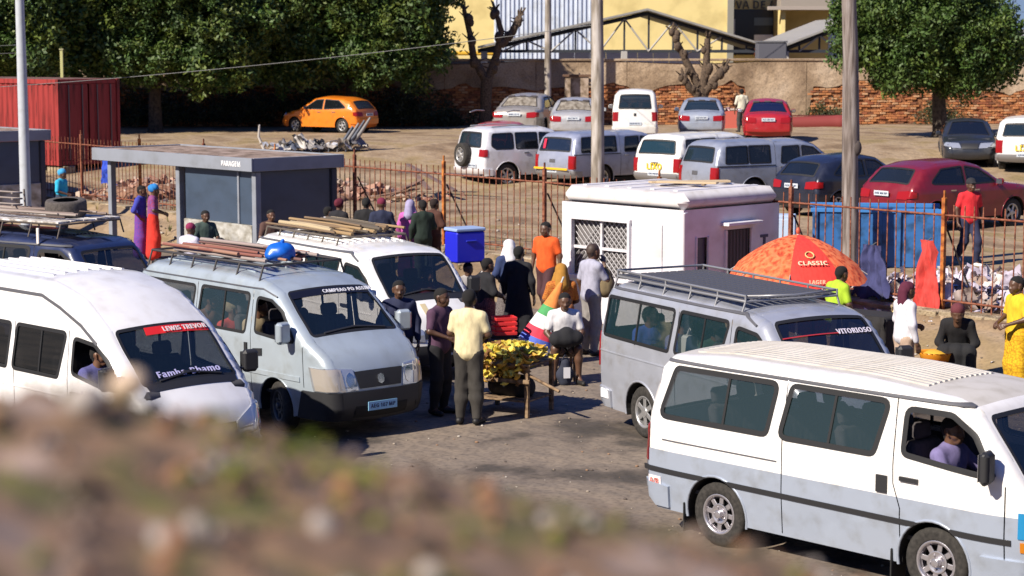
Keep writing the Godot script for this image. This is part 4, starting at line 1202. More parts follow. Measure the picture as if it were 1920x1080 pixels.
func build_ground() -> void:
	var g := MB.new()
	var far := 600.0
	g.quad(Vector3(-far, 0, 40), Vector3(far, 0, 40), Vector3(far, 0, -far), Vector3(-far, 0, -far), Vector3.UP)
	structure("terminal_ground", g, ground_mat(0.235, 0.195, 0.16, "yard", [[0.0, 0.42, 0.42, 0.42], [0.33, 0.62, 0.61, 0.6], [0.42, 0.86, 0.84, 0.82], [0.6, 0.95, 0.93, 0.9], [1.0, 1.0, 0.97, 0.92]]))
	# the car park: a bank rising to the fence, then a gently climbing dirt lot
	var lot := MB.new()
	var nz := fbm(4, 0.25)
	var nz2 := fbm(9, 1.3)
	var ss := [-2.6, -2.35, -2.1, -1.8, -1.5, -1.2, -0.9, -0.6, -0.4]
	for k in 150: ss.append(-0.2 + k * 0.6 + max(0.0, k - 30.0) * 0.25)
	var ts := []
	for k in 190: ts.append(-40.0 + k * 0.62)
	var ids := []
	for t in ts:
		for s in ss:
			var p := on_fence(t, s)
			var y: float = lot_y(p.z)
			if s < -0.4: y = 0.5 * smoothstep(-2.5, -0.5, s) - 0.02
			y += (nz.get_noise_2d(p.x, p.z) * 0.05 + nz2.get_noise_2d(p.x, p.z) * 0.02) * smoothstep(-2.6, -1.5, s)
			ids.append(lot.vert(Vector3(p.x, y, p.z), Vector3.UP))
	var ns := ss.size()
	for a in ts.size() - 1:
		for b in ns - 1:
			var q: int = a * ns + b
			var nn: Vector3 = (lot.v[q + 1] - lot.v[q]).cross(lot.v[q + ns] - lot.v[q]).normalized()
			if nn.y < 0: nn = -nn
			lot.n[q] = nn
			lot.face(q, q + 1, q + ns + 1); lot.face(q, q + ns + 1, q + ns)
	structure("car_park_ground", lot, ground_mat(0.38, 0.315, 0.24, "dirt", [[0.0, 0.6, 0.52, 0.44], [0.35, 0.84, 0.77, 0.68], [0.55, 0.98, 0.93, 0.86], [0.75, 0.88, 0.82, 0.66], [1.0, 0.8, 0.77, 0.58]]))
	# gravel and litter lying on both grounds
	var peb := MB.new().ball(Vector3(0, 0.3, 0), Vector3(1, 0.55, 0.8), 7, 4).mesh()
	var xf := []
	for k in 1500:
		var z := -rng.randf_range(15.0, 34.0)
		var p := Vector3(rng.randf_range(-0.3, 0.3) * -z, 0.0, z)
		if (p - FA).dot(FN) > -2.6: continue
		var r: float = 0.008 + 0.02 * pow(rng.randf(), 3.0)
		xf.append(Transform3D(Basis(Vector3.UP, rng.randf() * TAU).scaled(Vector3(r, r, r)), p))
	for k in 900:
		var t := rng.randf_range(-6.0, 28.0)
		var s := rng.randf_range(-2.3, 6.0)
		var p := on_fence(t, s)
		p.y = (lot_y(p.z) if s > -0.4 else 0.5 * smoothstep(-2.5, -0.5, s)) - 0.01
		var r: float = 0.015 + 0.05 * pow(rng.randf(), 3.0)
		xf.append(Transform3D(Basis(Vector3.UP, rng.randf() * TAU).scaled(Vector3(r, r, r)), p))
	var pm := mat(1, 1, 1, 0.95)
	var vm: StandardMaterial3D = pm.duplicate()
	vm.vertex_color_use_as_albedo = true
	mats["tinted"] = vm
	var gr := stuff(self, numbered("gravel"), peb, vm, xf, [Color(0.3, 0.25, 0.2), Color(0.2, 0.16, 0.12), Color(0.42, 0.38, 0.33), Color(0.25, 0.15, 0.09), Color(0.1, 0.08, 0.07)])
	gr.set_meta("label", "scattered small stones on the yard and bank"); gr.set_meta("category", "gravel")
	# dry grass along the bank and the far lot
	var tuft := MB.new()
	for k in 14:
		var w := rng.randf() * TAU
		var l := rng.randf_range(0.5, 1.0)
		var d := Vector3(cos(w), 0, sin(w))
		var e := d * rng.randf_range(0.1, 0.5) + Vector3(0, l, 0)
		var sd := d.cross(Vector3.UP) * 0.03
		tuft.tri(d * 0.05 - sd, d * 0.05 + sd, e)
	var gx := []
	for k in 520:
		var t := rng.randf_range(-8.0, 30.0)
		var s := rng.randf_range(-0.3, 1.2) if k < 200 else rng.randf_range(-1.6, -0.5)
		if k > 330:
			t = rng.randf_range(-30.0, 30.0); s = rng.randf_range(6.0, 45.0)
		if nz.get_noise_2d(t * 4.0, s * 3.0) < 0.05: continue
		var p := on_fence(t, s)
		p.y = lot_y(p.z) if s > -0.4 else 0.5 * smoothstep(-2.5, -0.5, s)
		var h := rng.randf_range(0.08, 0.3)
		gx.append(Transform3D(Basis(Vector3.UP, rng.randf() * TAU).scaled(Vector3(h, h, h)), p))
	var gs := stuff(self, numbered("dry_grass"), tuft.mesh(), vm, gx, [Color(0.28, 0.22, 0.09), Color(0.14, 0.15, 0.05), Color(0.36, 0.28, 0.13)])
	gs.set_meta("label", "tufts of dry grass along fence bank and dirt lot"); gs.set_meta("category", "grass")

func build_fence() -> void:
	var rust := tmat(0.27, 0.1, 0.055, 0.8, noise_tex("rust", 0.03, [[0.0, 0.3, 0.25, 0.22], [0.4, 0.75, 0.6, 0.5], [0.65, 1.0, 1.0, 1.0], [1.0, 1.0, 1.2, 1.0]], 256, 5), 1.2)
	var rust2 := tmat(0.55, 0.2, 0.04, 0.75, texs["rust"], 0.9)
	var o := thing("steel_fence", "rusty orange steel bar fence dividing yard and car park", "fence")
	var bar := MB.new().box(Vector3(0, 0.88, 0), Vector3(0.021, 1.76, 0.012)).mesh()
	var post := MB.new().box(Vector3(0, 0.92, 0), Vector3(0.075, 1.9, 0.075), Basis(), 0.01).box(Vector3(0, 1.92, 0), Vector3(0.03, 0.14, 0.03)).mesh()
	var brace := MB.new().tube([Vector3(0.0, 1.35, 0.05), Vector3(-0.1, 0.0, 0.75)], 0.018, 6).mesh()
	var yaw := Basis(Vector3.UP, deg_to_rad(-51.1))
	for k in range(-3, 14):
		var t := k * 3.45
		var y: float = lot_y((FA + FT * t).z) - 0.02
		part(o, "post", post, rust2 if k % 2 == 0 else rust, Transform3D(yaw, on_fence(t, 0, y)))
		if k < 6: part(o, "brace", brace, mat(0.03, 0.02, 0.02, 0.8), Transform3D(yaw * Basis(Vector3.UP, PI), on_fence(t, 0.03, y)))
		if k == 13: break
		var y2: float = lot_y((FA + FT * (t + 3.45)).z) - 0.02
		for h in [0.16, 1.58]:
			part(o, "rail", MB.new().tube([on_fence(t, 0, y + h), on_fence(t + 3.45, 0, y2 + h)], 0.02, 6), rust)
		for j in range(1, 17):
			var tt := t + j * 3.45 / 17.0
			var tilt := Basis(FN, rng.randf_range(-0.012, 0.012))
			part(o, "bar", bar, rust, Transform3D(tilt * yaw, on_fence(tt, 0.004, lerp(y, y2, j / 17.0))))
	# a low wall of weathered blocks under it
	var w := thing("block_wall", "low weathered concrete block wall under the rusty fence", "wall")
	var cm := tmat(0.42, 0.34, 0.23, 0.95, noise_tex("stain", 0.012, [[0.0, 0.45, 0.42, 0.38], [0.4, 0.8, 0.78, 0.74], [0.7, 1.0, 1.0, 1.0]], 512, 5), 0.35, texs.get("grit"), 0.8)
	for k in 64:
		var t := -9.0 + k * 0.92
		var h := rng.randf_range(0.24, 0.34)
		var b := MB.new().box(Vector3.ZERO, Vector3(0.9, h, 0.3), Basis(), 0.025)
		part(w, "block", b, cm, Transform3D(yaw * Basis(Vector3(0, 0, 1), rng.randf_range(-0.02, 0.02)), on_fence(t, -0.3 + rng.randf_range(-0.03, 0.03), 0.64 - h / 2.0 + (lot_y((FA + FT * t).z) - 0.62))))

func leaf_clump(seed: int, count: int, r: float, leaf: float) -> ArrayMesh:
	var m := MB.new()
	var g := RandomNumberGenerator.new()
	g.seed = seed
	for k in count:
		var d := Vector3(g.randfn(), g.randfn(), g.randfn()).normalized() * r * pow(g.randf(), 0.5)
		var ax := Vector3(g.randfn(), g.randfn() - 0.5, g.randfn()).normalized()
		var sd := ax.cross(Vector3(g.randfn(), g.randfn(), g.randfn())).normalized() * leaf * 0.24
		var up := sd.cross(ax).normalized()
		var e := d + ax * leaf
		var mid := d + ax * leaf * 0.45 + up * leaf * 0.06
		var nn := up if up.y > 0 else -up
		var a := m.vert(d, nn)
		var b := m.vert(mid + sd, (nn + sd * 3.0).normalized())
		var c := m.vert(e, nn)
		var f := m.vert(mid - sd, (nn - sd * 3.0).normalized())
		m.face(a, b, c); m.face(a, c, f)
	return m.mesh()

func leaf_mat(r: float, g: float, b: float) -> StandardMaterial3D:
	var m := StandardMaterial3D.new()
	m.albedo_color = Color(r, g, b).linear_to_srgb()
	m.vertex_color_use_as_albedo = true
	m.roughness = 0.6
	m.cull_mode = BaseMaterial3D.CULL_DISABLED
	m.backlight_enabled = true
	m.backlight = Color(0.28, 0.34, 0.08)
	return m

func tree(label: String, at: Vector3, lobes: Array, count: int, clump: ArrayMesh, lm: Material, cols: Array, bark: Material, trunk_r := 0.28, size := 1.0) -> void:
	# lobes: [centre, radii] relative to the base
	var o := thing("leafy_tree", label, "tree", at, 0.0, "trees around the car park")
	var tr := MB.new()
	var top: Vector3 = lobes[0][0]
	var fork := Vector3(rng.randf_range(-0.2, 0.2), min(2.2, top.y * 0.45), rng.randf_range(-0.2, 0.2))
	tr.tube([Vector3(0, -0.3, 0), Vector3(0.03, 0.3, 0), fork * 0.55, fork], [trunk_r * 1.5, trunk_r * 1.1, trunk_r * 0.95, trunk_r * 0.85], 10)
	part(o, "trunk", tr, bark)
	for lb in lobes:
		var c: Vector3 = lb[0]
		var mid: Vector3 = fork.lerp(c, 0.5) + Vector3(rng.randf_range(-0.4, 0.4), rng.randf_range(-0.2, 0.3), rng.randf_range(-0.4, 0.4))
		part(o, "limb", MB.new().tube([fork - Vector3(0, 0.2, 0), mid, c], [trunk_r * 0.55, trunk_r * 0.35, trunk_r * 0.15], 7), bark)
	var xf := []
	var lump := fbm(int(at.x * 10.0) + 77, 0.55, 2)
	var vol := 0.0
	for lb in lobes: vol += lb[1].x * lb[1].y * lb[1].z
	for lb in lobes:
		var n := int(count * lb[1].x * lb[1].y * lb[1].z / vol)
		for k in n:
			var d := Vector3(rng.randfn(), rng.randfn(), rng.randfn()).normalized()
			var bump: float = 0.86 + 0.3 * lump.get_noise_3d(lb[0].x + d.x * 2.2, lb[0].y + d.y * 2.2, lb[0].z + d.z * 2.2)
			if lump.get_noise_3d(d.x * 3.0 + 40.0, d.y * 3.0, d.z * 3.0 + lb[0].x) < -0.26: continue
			var q: float = pow(rng.randf(), 0.33) * rng.randf_range(0.85, 1.12) * bump * 1.1
			var p: Vector3 = lb[0] + d * q * lb[1]
			var s := rng.randf_range(0.6, 1.4) * size
			xf.append(Transform3D(Basis.from_euler(Vector3(rng.randf() * TAU, rng.randf() * TAU, rng.randf() * TAU)).scaled(Vector3(s, s, s)), p))
	var c := stuff(o, "crown", clump, lm, xf, cols)
	c.set_meta("kind", "stuff")

func build_trees() -> void:
	var bark := tmat(0.11, 0.085, 0.065, 0.95, noise_tex("bark", 0.03, [[0.0, 0.35], [0.5, 0.8], [1.0, 1.0]], 256, 5), 0.8, null, 0.5, false)
	var cl := leaf_clump(3, 70, 0.44, 0.19)
	var lm := leaf_mat(0.072, 0.115, 0.02)
	var cols := [Color(1, 1, 1), Color(0.65, 0.8, 0.75), Color(1.35, 1.2, 0.9), Color(0.5, 0.62, 0.7), Color(1.1, 0.95, 0.6), Color(0.8, 1.0, 0.8)]
	var L := []
	tree("big dark leafy tree behind the red container", Vector3(-21.5, 1.4, -77.0), [[Vector3(0, 6.2, 0), Vector3(3.6, 3.2, 3.2)], [Vector3(2.6, 4.6, 0.4), Vector3(2.4, 1.8, 2.2)], [Vector3(-2.6, 5.0, 0.5), Vector3(2.4, 2.2, 2.2)], [Vector3(0.6, 8.4, 0), Vector3(2.8, 2.2, 2.6)], [Vector3(-0.5, 3.5, 1.2), Vector3(2.6, 1.5, 1.8)], [Vector3(2.8, 3.4, 1.0), Vector3(2.0, 1.4, 1.6)]], 2400, cl, lm, cols, bark, 0.3)
	tree("leafy tree with a pale trunk between container and orange car", Vector3(-14.2, 1.55, -79.5), [[Vector3(0.3, 5.8, 0), Vector3(3.4, 2.8, 3.0)], [Vector3(-2.4, 4.5, 0.4), Vector3(2.2, 1.8, 2.0)], [Vector3(2.6, 4.2, 0.6), Vector3(2.4, 1.8, 2.0)], [Vector3(0.2, 8.2, 0), Vector3(2.8, 2.4, 2.6)], [Vector3(-0.8, 2.9, 1.4), Vector3(2.2, 1.2, 1.4)], [Vector3(2.4, 2.7, 1.0), Vector3(2.0, 1.2, 1.5)], [Vector3(-3.2, 3.2, 0.6), Vector3(1.9, 1.3, 1.5)]], 2600, cl, lm, cols, bark, 0.26)
	tree("broad leafy tree hanging over the orange hatchback", Vector3(-6.6, 1.6, -82.6), [[Vector3(0, 5.6, 0), Vector3(3.4, 2.6, 2.8)], [Vector3(2.4, 4.4, 0.8), Vector3(1.6, 2.2, 1.8)], [Vector3(-2.6, 4.4, 0.8), Vector3(2.2, 2.0, 2.0)], [Vector3(0.2, 7.8, 0), Vector3(2.9, 2.4, 2.6)], [Vector3(0.8, 2.7, 1.4), Vector3(2.2, 1.2, 1.4)], [Vector3(-2.4, 2.8, 1.0), Vector3(2.0, 1.2, 1.5)], [Vector3(2.9, 3.2, 0.6), Vector3(1.3, 1.4, 1.4)], [Vector3(2.9, 6.4, 0.2), Vector3(1.7, 2.0, 1.8)]], 2800, cl, lm, cols, bark, 0.26)
	tree("tall leafy tree at the far rear beyond the container", Vector3(-27.5, 1.2, -80.0), [[Vector3(0, 6.0, 0), Vector3(3.6, 3.0, 3.0)], [Vector3(2.6, 4.4, 0), Vector3(2.2, 1.8, 2.0)], [Vector3(0, 8.6, 0), Vector3(3.0, 2.4, 2.6)], [Vector3(2.0, 3.2, 1.0), Vector3(2.4, 1.3, 1.8)]], 1500, cl, lm, cols, bark, 0.3)
	tree("dark tree rising behind the wall among the leafy trees", Vector3(-10.6, 1.6, -88.5), [[Vector3(0, 6.4, 0), Vector3(3.4, 3.0, 2.4)], [Vector3(-3.4, 6.0, 0), Vector3(3.0, 3.0, 2.4)], [Vector3(0, 9.0, 0), Vector3(3.4, 2.4, 2.4)], [Vector3(-7.0, 6.0, 0), Vector3(3.2, 3.2, 2.4)]], 2000, cl, lm, [Color(0.5, 0.6, 0.6), Color(0.4, 0.55, 0.5), Color(0.75, 0.8, 0.6)], bark, 0.26)
	var cl2 := leaf_clump(5, 60, 0.36, 0.16)
	var lm2 := leaf_mat(0.062, 0.105, 0.018)
	tree("round dense green shade tree on the dirt lot", Vector3(16.0, 1.55, -74.8), [[Vector3(-0.6, 4.5, 0), Vector3(2.7, 2.2, 2.5)], [Vector3(-2.5, 4.4, 0.4), Vector3(1.8, 1.7, 1.8)], [Vector3(1.2, 3.9, 0.3), Vector3(1.7, 1.6, 1.7)], [Vector3(-1.4, 2.7, 0.5), Vector3(1.8, 1.0, 1.5)], [Vector3(-0.6, 6.4, 0), Vector3(2.3, 1.5, 2.2)], [Vector3(-3.4, 3.6, 0.3), Vector3(0.9, 1.2, 1.0)], [Vector3(0.6, 2.4, 0.3), Vector3(1.5, 0.8, 1.3)], [Vector3(2.0, 3.0, 0.2), Vector3(1.1, 1.1, 1.1)]], 3000, cl2, lm2, [Color(1, 1, 1), Color(0.8, 0.95, 0.8), Color(1.3, 1.2, 0.9), Color(0.65, 0.8, 0.7)], bark, 0.27)
	# pollarded trees: knobbed bare limbs
	var pale := tmat(0.16, 0.11, 0.075, 0.95, texs["bark"], 1.4, null, 0.5, false)
	for d in [[Vector3(-1.15, 1.6, -84.0), "bare pollarded tree with two knobbed limbs before yellow building", [[Vector3(0.1, 1.9, 0), Vector3(-0.45, 2.9, 0.1), Vector3(-0.6, 3.9, 0), Vector3(-0.85, 4.9, 0.1)], [Vector3(0.1, 1.9, 0), Vector3(0.5, 3.0, 0), Vector3(0.7, 4.0, 0.1), Vector3(0.45, 4.9, 0)], [Vector3(0.65, 3.4, 0), Vector3(1.2, 4.0, 0), Vector3(1.45, 4.6, 0.1)]]],
		[Vector3(8.0, 1.6, -84.3), "stubby pollarded tree with dark stumps beside parked cars", [[Vector3(0, 1.4, 0), Vector3(-0.5, 2.4, 0), Vector3(-1.0, 3.4, 0), Vector3(-1.3, 4.0, 0)], [Vector3(0, 1.4, 0), Vector3(0.15, 2.6, 0.1), Vector3(0.2, 3.7, 0)], [Vector3(0, 1.3, 0), Vector3(0.5, 2.0, 0.2), Vector3(0.9, 2.5, 0.1)], [Vector3(0, 1.2, 0), Vector3(-0.6, 1.7, 0.3), Vector3(-0.8, 2.1, 0.3)]]]]:
		var o := thing("pollarded_tree", d[1], "tree", d[0], 0.0, "trees around the car park")
		part(o, "trunk", MB.new().tube([Vector3(0, -0.2, 0), Vector3(0.05, 0.8, 0), d[2][0][0] + Vector3(0, 0.2, 0)], [0.32, 0.24, 0.26], 9), pale)
		for l in d[2]:
			var rad := []
			for k in l.size(): rad.append(0.2 - 0.035 * k)
			var m := MB.new().tube(l, rad, 7)
			for k in range(1, l.size()):
				for j in 3:
					var p: Vector3 = l[k].lerp(l[k - 1], rng.randf() * 0.6)
					m.ball(p + Vector3(rng.randf_range(-0.16, 0.16), 0, 0.05), Vector3(0.15, 0.2, 0.15) * rng.randf_range(0.6, 1.3), 7, 5)
					for w in 2: m.tube([p, p + Vector3(rng.randf_range(-0.4, 0.4), rng.randf_range(0.05, 0.35), rng.randf_range(-0.2, 0.3))], [0.05, 0.015], 4)
			for j in 5:
				var e: Vector3 = l[l.size() - 1]
				m.tube([e, e + Vector3(rng.randf_range(-0.3, 0.3), rng.randf_range(0.1, 0.4), rng.randf_range(-0.2, 0.2))], [0.07, 0.03], 5)
			part(o, "knobbed_limb", m, pale)

func build_far_wall() -> void:
	# long boundary wall: plaster above, bare brick where it has fallen
	var o := thing("boundary_wall", "long old wall with peeling plaster over bare orange brick", "wall")
	var x0 := -46.0
	var x1 := 48.0
	var zf := func(x: float) -> float: return -86.0 - 0.09 * x
	var base := 1.45
	var topy := func(x: float) -> float: return 4.32 + 0.1 * sin(x * 0.6) + (0.25 if x > 18.0 else 0.0)
	var core := MB.new()
	var mort := tmat(0.34, 0.16, 0.075, 0.95, noise_tex("clay", 0.02, [[0.0, 0.35, 0.3, 0.28], [0.4, 0.8, 0.72, 0.66], [0.6, 1.0, 0.95, 0.9], [1.0, 1.0, 1.0, 1.0]], 512, 6), 0.5, texs.get("grit"), 1.0)
	for k in 47:
		var a := x0 + k * 2.0
		var za: float = zf.call(a)
		var zb: float = zf.call(a + 2.0)
		var ya: float = topy.call(a)
		var yb: float = topy.call(a + 2.0)
		core.quad(Vector3(a, base, za), Vector3(a + 2, base, zb), Vector3(a + 2, yb, zb), Vector3(a, ya, za), Vector3(0, 0, 1))
		core.quad(Vector3(a, ya, za), Vector3(a + 2, yb, zb), Vector3(a + 2, yb, zb - 0.4), Vector3(a, ya, za - 0.4), Vector3(0, 1, 0))
		core.quad(Vector3(a, base, za - 0.4), Vector3(a + 2, base, zb - 0.4), Vector3(a + 2, yb, zb - 0.4), Vector3(a, ya, za - 0.4), Vector3(0, 0, -1))
	part(o, "brick_core", core, mort)
	var nz := fbm(21, 0.22, 3)
	var edge := func(x: float) -> float:
		var e := 3.25 + nz.get_noise_1d(x * 2.0) * 0.45 + nz.get_noise_1d(x * 11.0) * 0.12
		if x > 10.2 and x < 12.9: e = 1.5
		if x > 16.0: e -= 0.1
		return e
	var plas := ground_mat(0.5, 0.4, 0.3, "plaster", [[0.0, 0.6, 0.55, 0.5], [0.4, 0.84, 0.8, 0.75], [0.6, 0.95, 0.92, 0.88], [1.0, 1.0, 1.0, 1.0]])
	for k in 24:
		var a := x0 + k * 3.92
		var po := PackedVector2Array()
		for j in 14: po.append(Vector2(a + j * 0.3, edge.call(a + j * 0.3)))
		for j in range(13, -1, -1): po.append(Vector2(a + j * 0.3, topy.call(a + j * 0.3) - 0.02))
		var m := MB.new()
		patch(m, func(u: float, v: float, off: float) -> Vector3:
			pnormal = Vector3(0, 0, 1)
			return Vector3(u, v, zf.call(u) + off), po, [], 1.0, 0.07 + 0.004 * (k % 3), 0.06)
		part(o, "plaster_panel", m, plas)
	part(o, "coping", MB.new().box(Vector3((x0 + 18.0) / 2.0, 4.4, -86.0 - 0.045 * (x0 + 18.0) - 0.15), Vector3(18.0 - x0, 0.1, 0.56), Basis(Vector3.UP, 0.0898), 0.02), plas)
	var bm := MB.new().box(Vector3.ZERO, Vector3(0.25, 0.085, 0.1), Basis(), 0.012).mesh()
	var xf := []
	for k in 7000:
		var x := rng.randf_range(-24.0, 26.0)
		var row := rng.randi() % 22
		var y := base + 0.1 + row * 0.105
		if y > edge.call(x) - 0.08: continue
		x = floor(x / 0.27) * 0.27 + (0.13 if row % 2 == 0 else 0.0)
		xf.append(Transform3D(Basis(Vector3.UP, 0.09 + rng.randf_range(-0.12, 0.12)) * Basis(Vector3(0, 0, 1), rng.randf_range(-0.06, 0.06)), Vector3(x, y, zf.call(x) - 0.01 + rng.randf_range(-0.03, 0.04))))
	stuff(o, "brickwork", bm, mats["tinted"], xf, [Color(0.42, 0.16, 0.06), Color(0.5, 0.22, 0.09), Color(0.3, 0.1, 0.045), Color(0.52, 0.3, 0.16), Color(0.2, 0.08, 0.04), Color(0.46, 0.19, 0.07)])
	# rubble and bushes along its foot
	for d in [[13.6, 0.6, "dark bush against the brick wall beside the red boat"], [-2.6, 0.5, "scrubby dark bush under the pollarded tree"], [18.6, 0.7, "dry brown bush by the shade tree trunk"], [-4.6, 1.5, "dark undergrowth between the orange car and pollarded tree"], [-8.2, 1.7, "dark undergrowth directly behind the orange hatchback"], [-11.6, 1.7, "dark undergrowth ahead of the orange hatchback nose"], [-15.0, 1.6, "dark undergrowth behind the pale trunked tree"], [-18.4, 1.7, "dark undergrowth nearest the red container"]]:
		var bo := thing("bush", d[2], "bush", Vector3(d[0], 1.55, zf.call(d[0]) + 0.8))
		var bx := []
		for k in (60 if d[1] < 1.0 else 260):
			var q: Vector3 = Vector3(rng.randfn() * 0.45, absf(rng.randfn()) * 0.35 + 0.15, rng.randfn() * 0.3) * (d[1] + 0.4)
			bx.append(Transform3D(Basis.from_euler(Vector3(rng.randf() * 6, rng.randf() * 6, 0)).scaled(Vector3.ONE * 0.8), q))
		stuff(bo, "foliage", leaf_clump(11, 30, 0.3, 0.14), leaf_mat(0.05, 0.06, 0.02), bx, [Color(1, 1, 1), Color(0.6, 0.6, 0.6)])
		part(bo, "stem", MB.new().tube([Vector3(0, -0.1, 0), Vector3(0.05, 0.5, 0)], [0.05, 0.02], 6), mat(0.08, 0.05, 0.03, 0.9))
func bx(parent: Node, called: String, at: Vector3, size: Vector3, m: Material, turn := Basis(), bev := 0.01) -> MeshInstance3D:
	return part(parent, called, MB.new().box(Vector3.ZERO, size, Basis(), bev), m, Transform3D(turn, at))

func build_yellow_building() -> void:
	var ym := tmat(0.78, 0.63, 0.28, 0.9, noise_tex("wash", 0.008, [[0.0, 0.86, 0.85, 0.82], [0.5, 0.97, 0.97, 0.96], [1.0, 1.0, 1.0, 1.0]], 512, 5), 0.12)
	var o := thing("warehouse", "long yellow warehouse with a pale blue sheet-metal panel", "building", Vector3(0, 1.5, -112.0))
	bx(o, "wall", Vector3(3.4, 4.5, -4), Vector3(17.2, 9.0, 8), ym, Basis(), 0.0)
	bx(o, "corner_pillar", Vector3(12.15, 4.5, 0.06), Vector3(0.35, 9.0, 0.3), mat(0.25, 0.24, 0.2, 0.8))
	var sheet := tmat(0.62, 0.68, 0.8, 0.5, texs["wash"], 0.3)
	var rib := mat(0.36, 0.42, 0.55, 0.5)
	bx(o, "sheet_panel", Vector3(2.0, 4.0, 0.04), Vector3(6.0, 8.4, 0.06), sheet)
	for k in 24: bx(o, "sheet_rib", Vector3(-0.9 + k * 0.25, 4.0, 0.1), Vector3(0.055, 8.4, 0.06), rib if k % 3 else sheet)
	bx(o, "roof", Vector3(3.4, 9.2, -4), Vector3(18.0, 0.3, 9), mat(0.3, 0.29, 0.27, 0.8))
	bx(o, "gas_pipe", Vector3(-3.0, 3.1, 1.2), Vector3(4.2, 0.22, 0.22), mat(0.65, 0.38, 0.03, 0.5), Basis(), 0.08)
	bx(o, "dark_plinth", Vector3(-2.6, 2.3, 0.5), Vector3(6.5, 0.9, 0.5), mat(0.05, 0.06, 0.08, 0.8))
	bx(o, "white_annex", Vector3(-5.7, 3.9, 2.3), Vector3(1.5, 1.9, 4.4), mat(0.75, 0.72, 0.68, 0.8))
	var rc := thing("rusty_shed", "dark red rusty shed between the leafy tree and yellow warehouse", "shed", Vector3(-6.6, 4.0, -108.0))
	bx(rc, "wall", Vector3(0, 0.65, 0), Vector3(2.4, 1.5, 2), tmat(0.16, 0.03, 0.02, 0.9, texs["rust"], 0.6))
	bx(rc, "roof", Vector3(0, 1.45, 0), Vector3(2.7, 0.1, 2.3), mat(0.1, 0.03, 0.02, 0.8))
	bx(rc, "stilt", Vector3(0, -1.35, 0), Vector3(2.0, 2.5, 1.6), mat(0.05, 0.045, 0.04, 0.9))
	# the second building, with a forecourt canopy and lettering
	var b := thing("canopied_building", "yellow building with dark shopfront and wide beige canopy", "building", Vector3(15.0, 1.5, -116.0))
	bx(b, "wall", Vector3(3.0, 4.5, -3), Vector3(12.0, 9.0, 6), ym, Basis(), 0.0)
	bx(b, "shopfront", Vector3(-1.35, 4.3, 0.04), Vector3(2.8, 2.6, 0.1), mat(0.012, 0.013, 0.018, 0.3))
	bx(b, "shop_window", Vector3(-2.4, 4.6, 0.1), Vector3(0.5, 0.9, 0.06), mat(0.35, 0.36, 0.42, 0.3))
	bx(b, "shop_window", Vector3(-0.5, 4.9, 0.1), Vector3(1.1, 0.45, 0.06), mat(0.1, 0.13, 0.15, 0.3))
	bx(b, "notice_board", Vector3(-0.5, 3.9, 0.16), Vector3(1.1, 0.5, 0.06), mat(0.75, 0.75, 0.8, 0.6))
	bx(b, "red_board", Vector3(-0.5, 3.3, 0.16), Vector3(1.1, 0.7, 0.06), mat(0.7, 0.25, 0.15, 0.6))
	bx(b, "canopy", Vector3(4.2, 5.95, 1.8), Vector3(8.4, 0.5, 3.6), mat(0.3, 0.26, 0.22, 0.8))
	bx(b, "canopy_edge", Vector3(4.0, 5.6, 3.4), Vector3(9.4, 0.2, 0.5), mat(0.35, 0.3, 0.26, 0.8))
	bx(b, "side_wall", Vector3(0.2, 2.8, 1.6), Vector3(0.25, 5.6, 3.2), ym)
	bx(b, "column", Vector3(3.2, 3.6, 3.5), Vector3(0.9, 7.2, 0.7), mat(0.035, 0.045, 0.085, 0.5), Basis(), 0.04)
	bx(b, "window", Vector3(2.0, 4.2, 0.06), Vector3(0.35, 0.8, 0.1), mat(0.3, 0.28, 0.28, 0.3))
	lettering(b, "NOVA DE A", 0.62, 0.04, mat(0.09, 0.09, 0.07, 0.7), Transform3D(Basis(), Vector3(-1.45, 5.85, 0.08)))

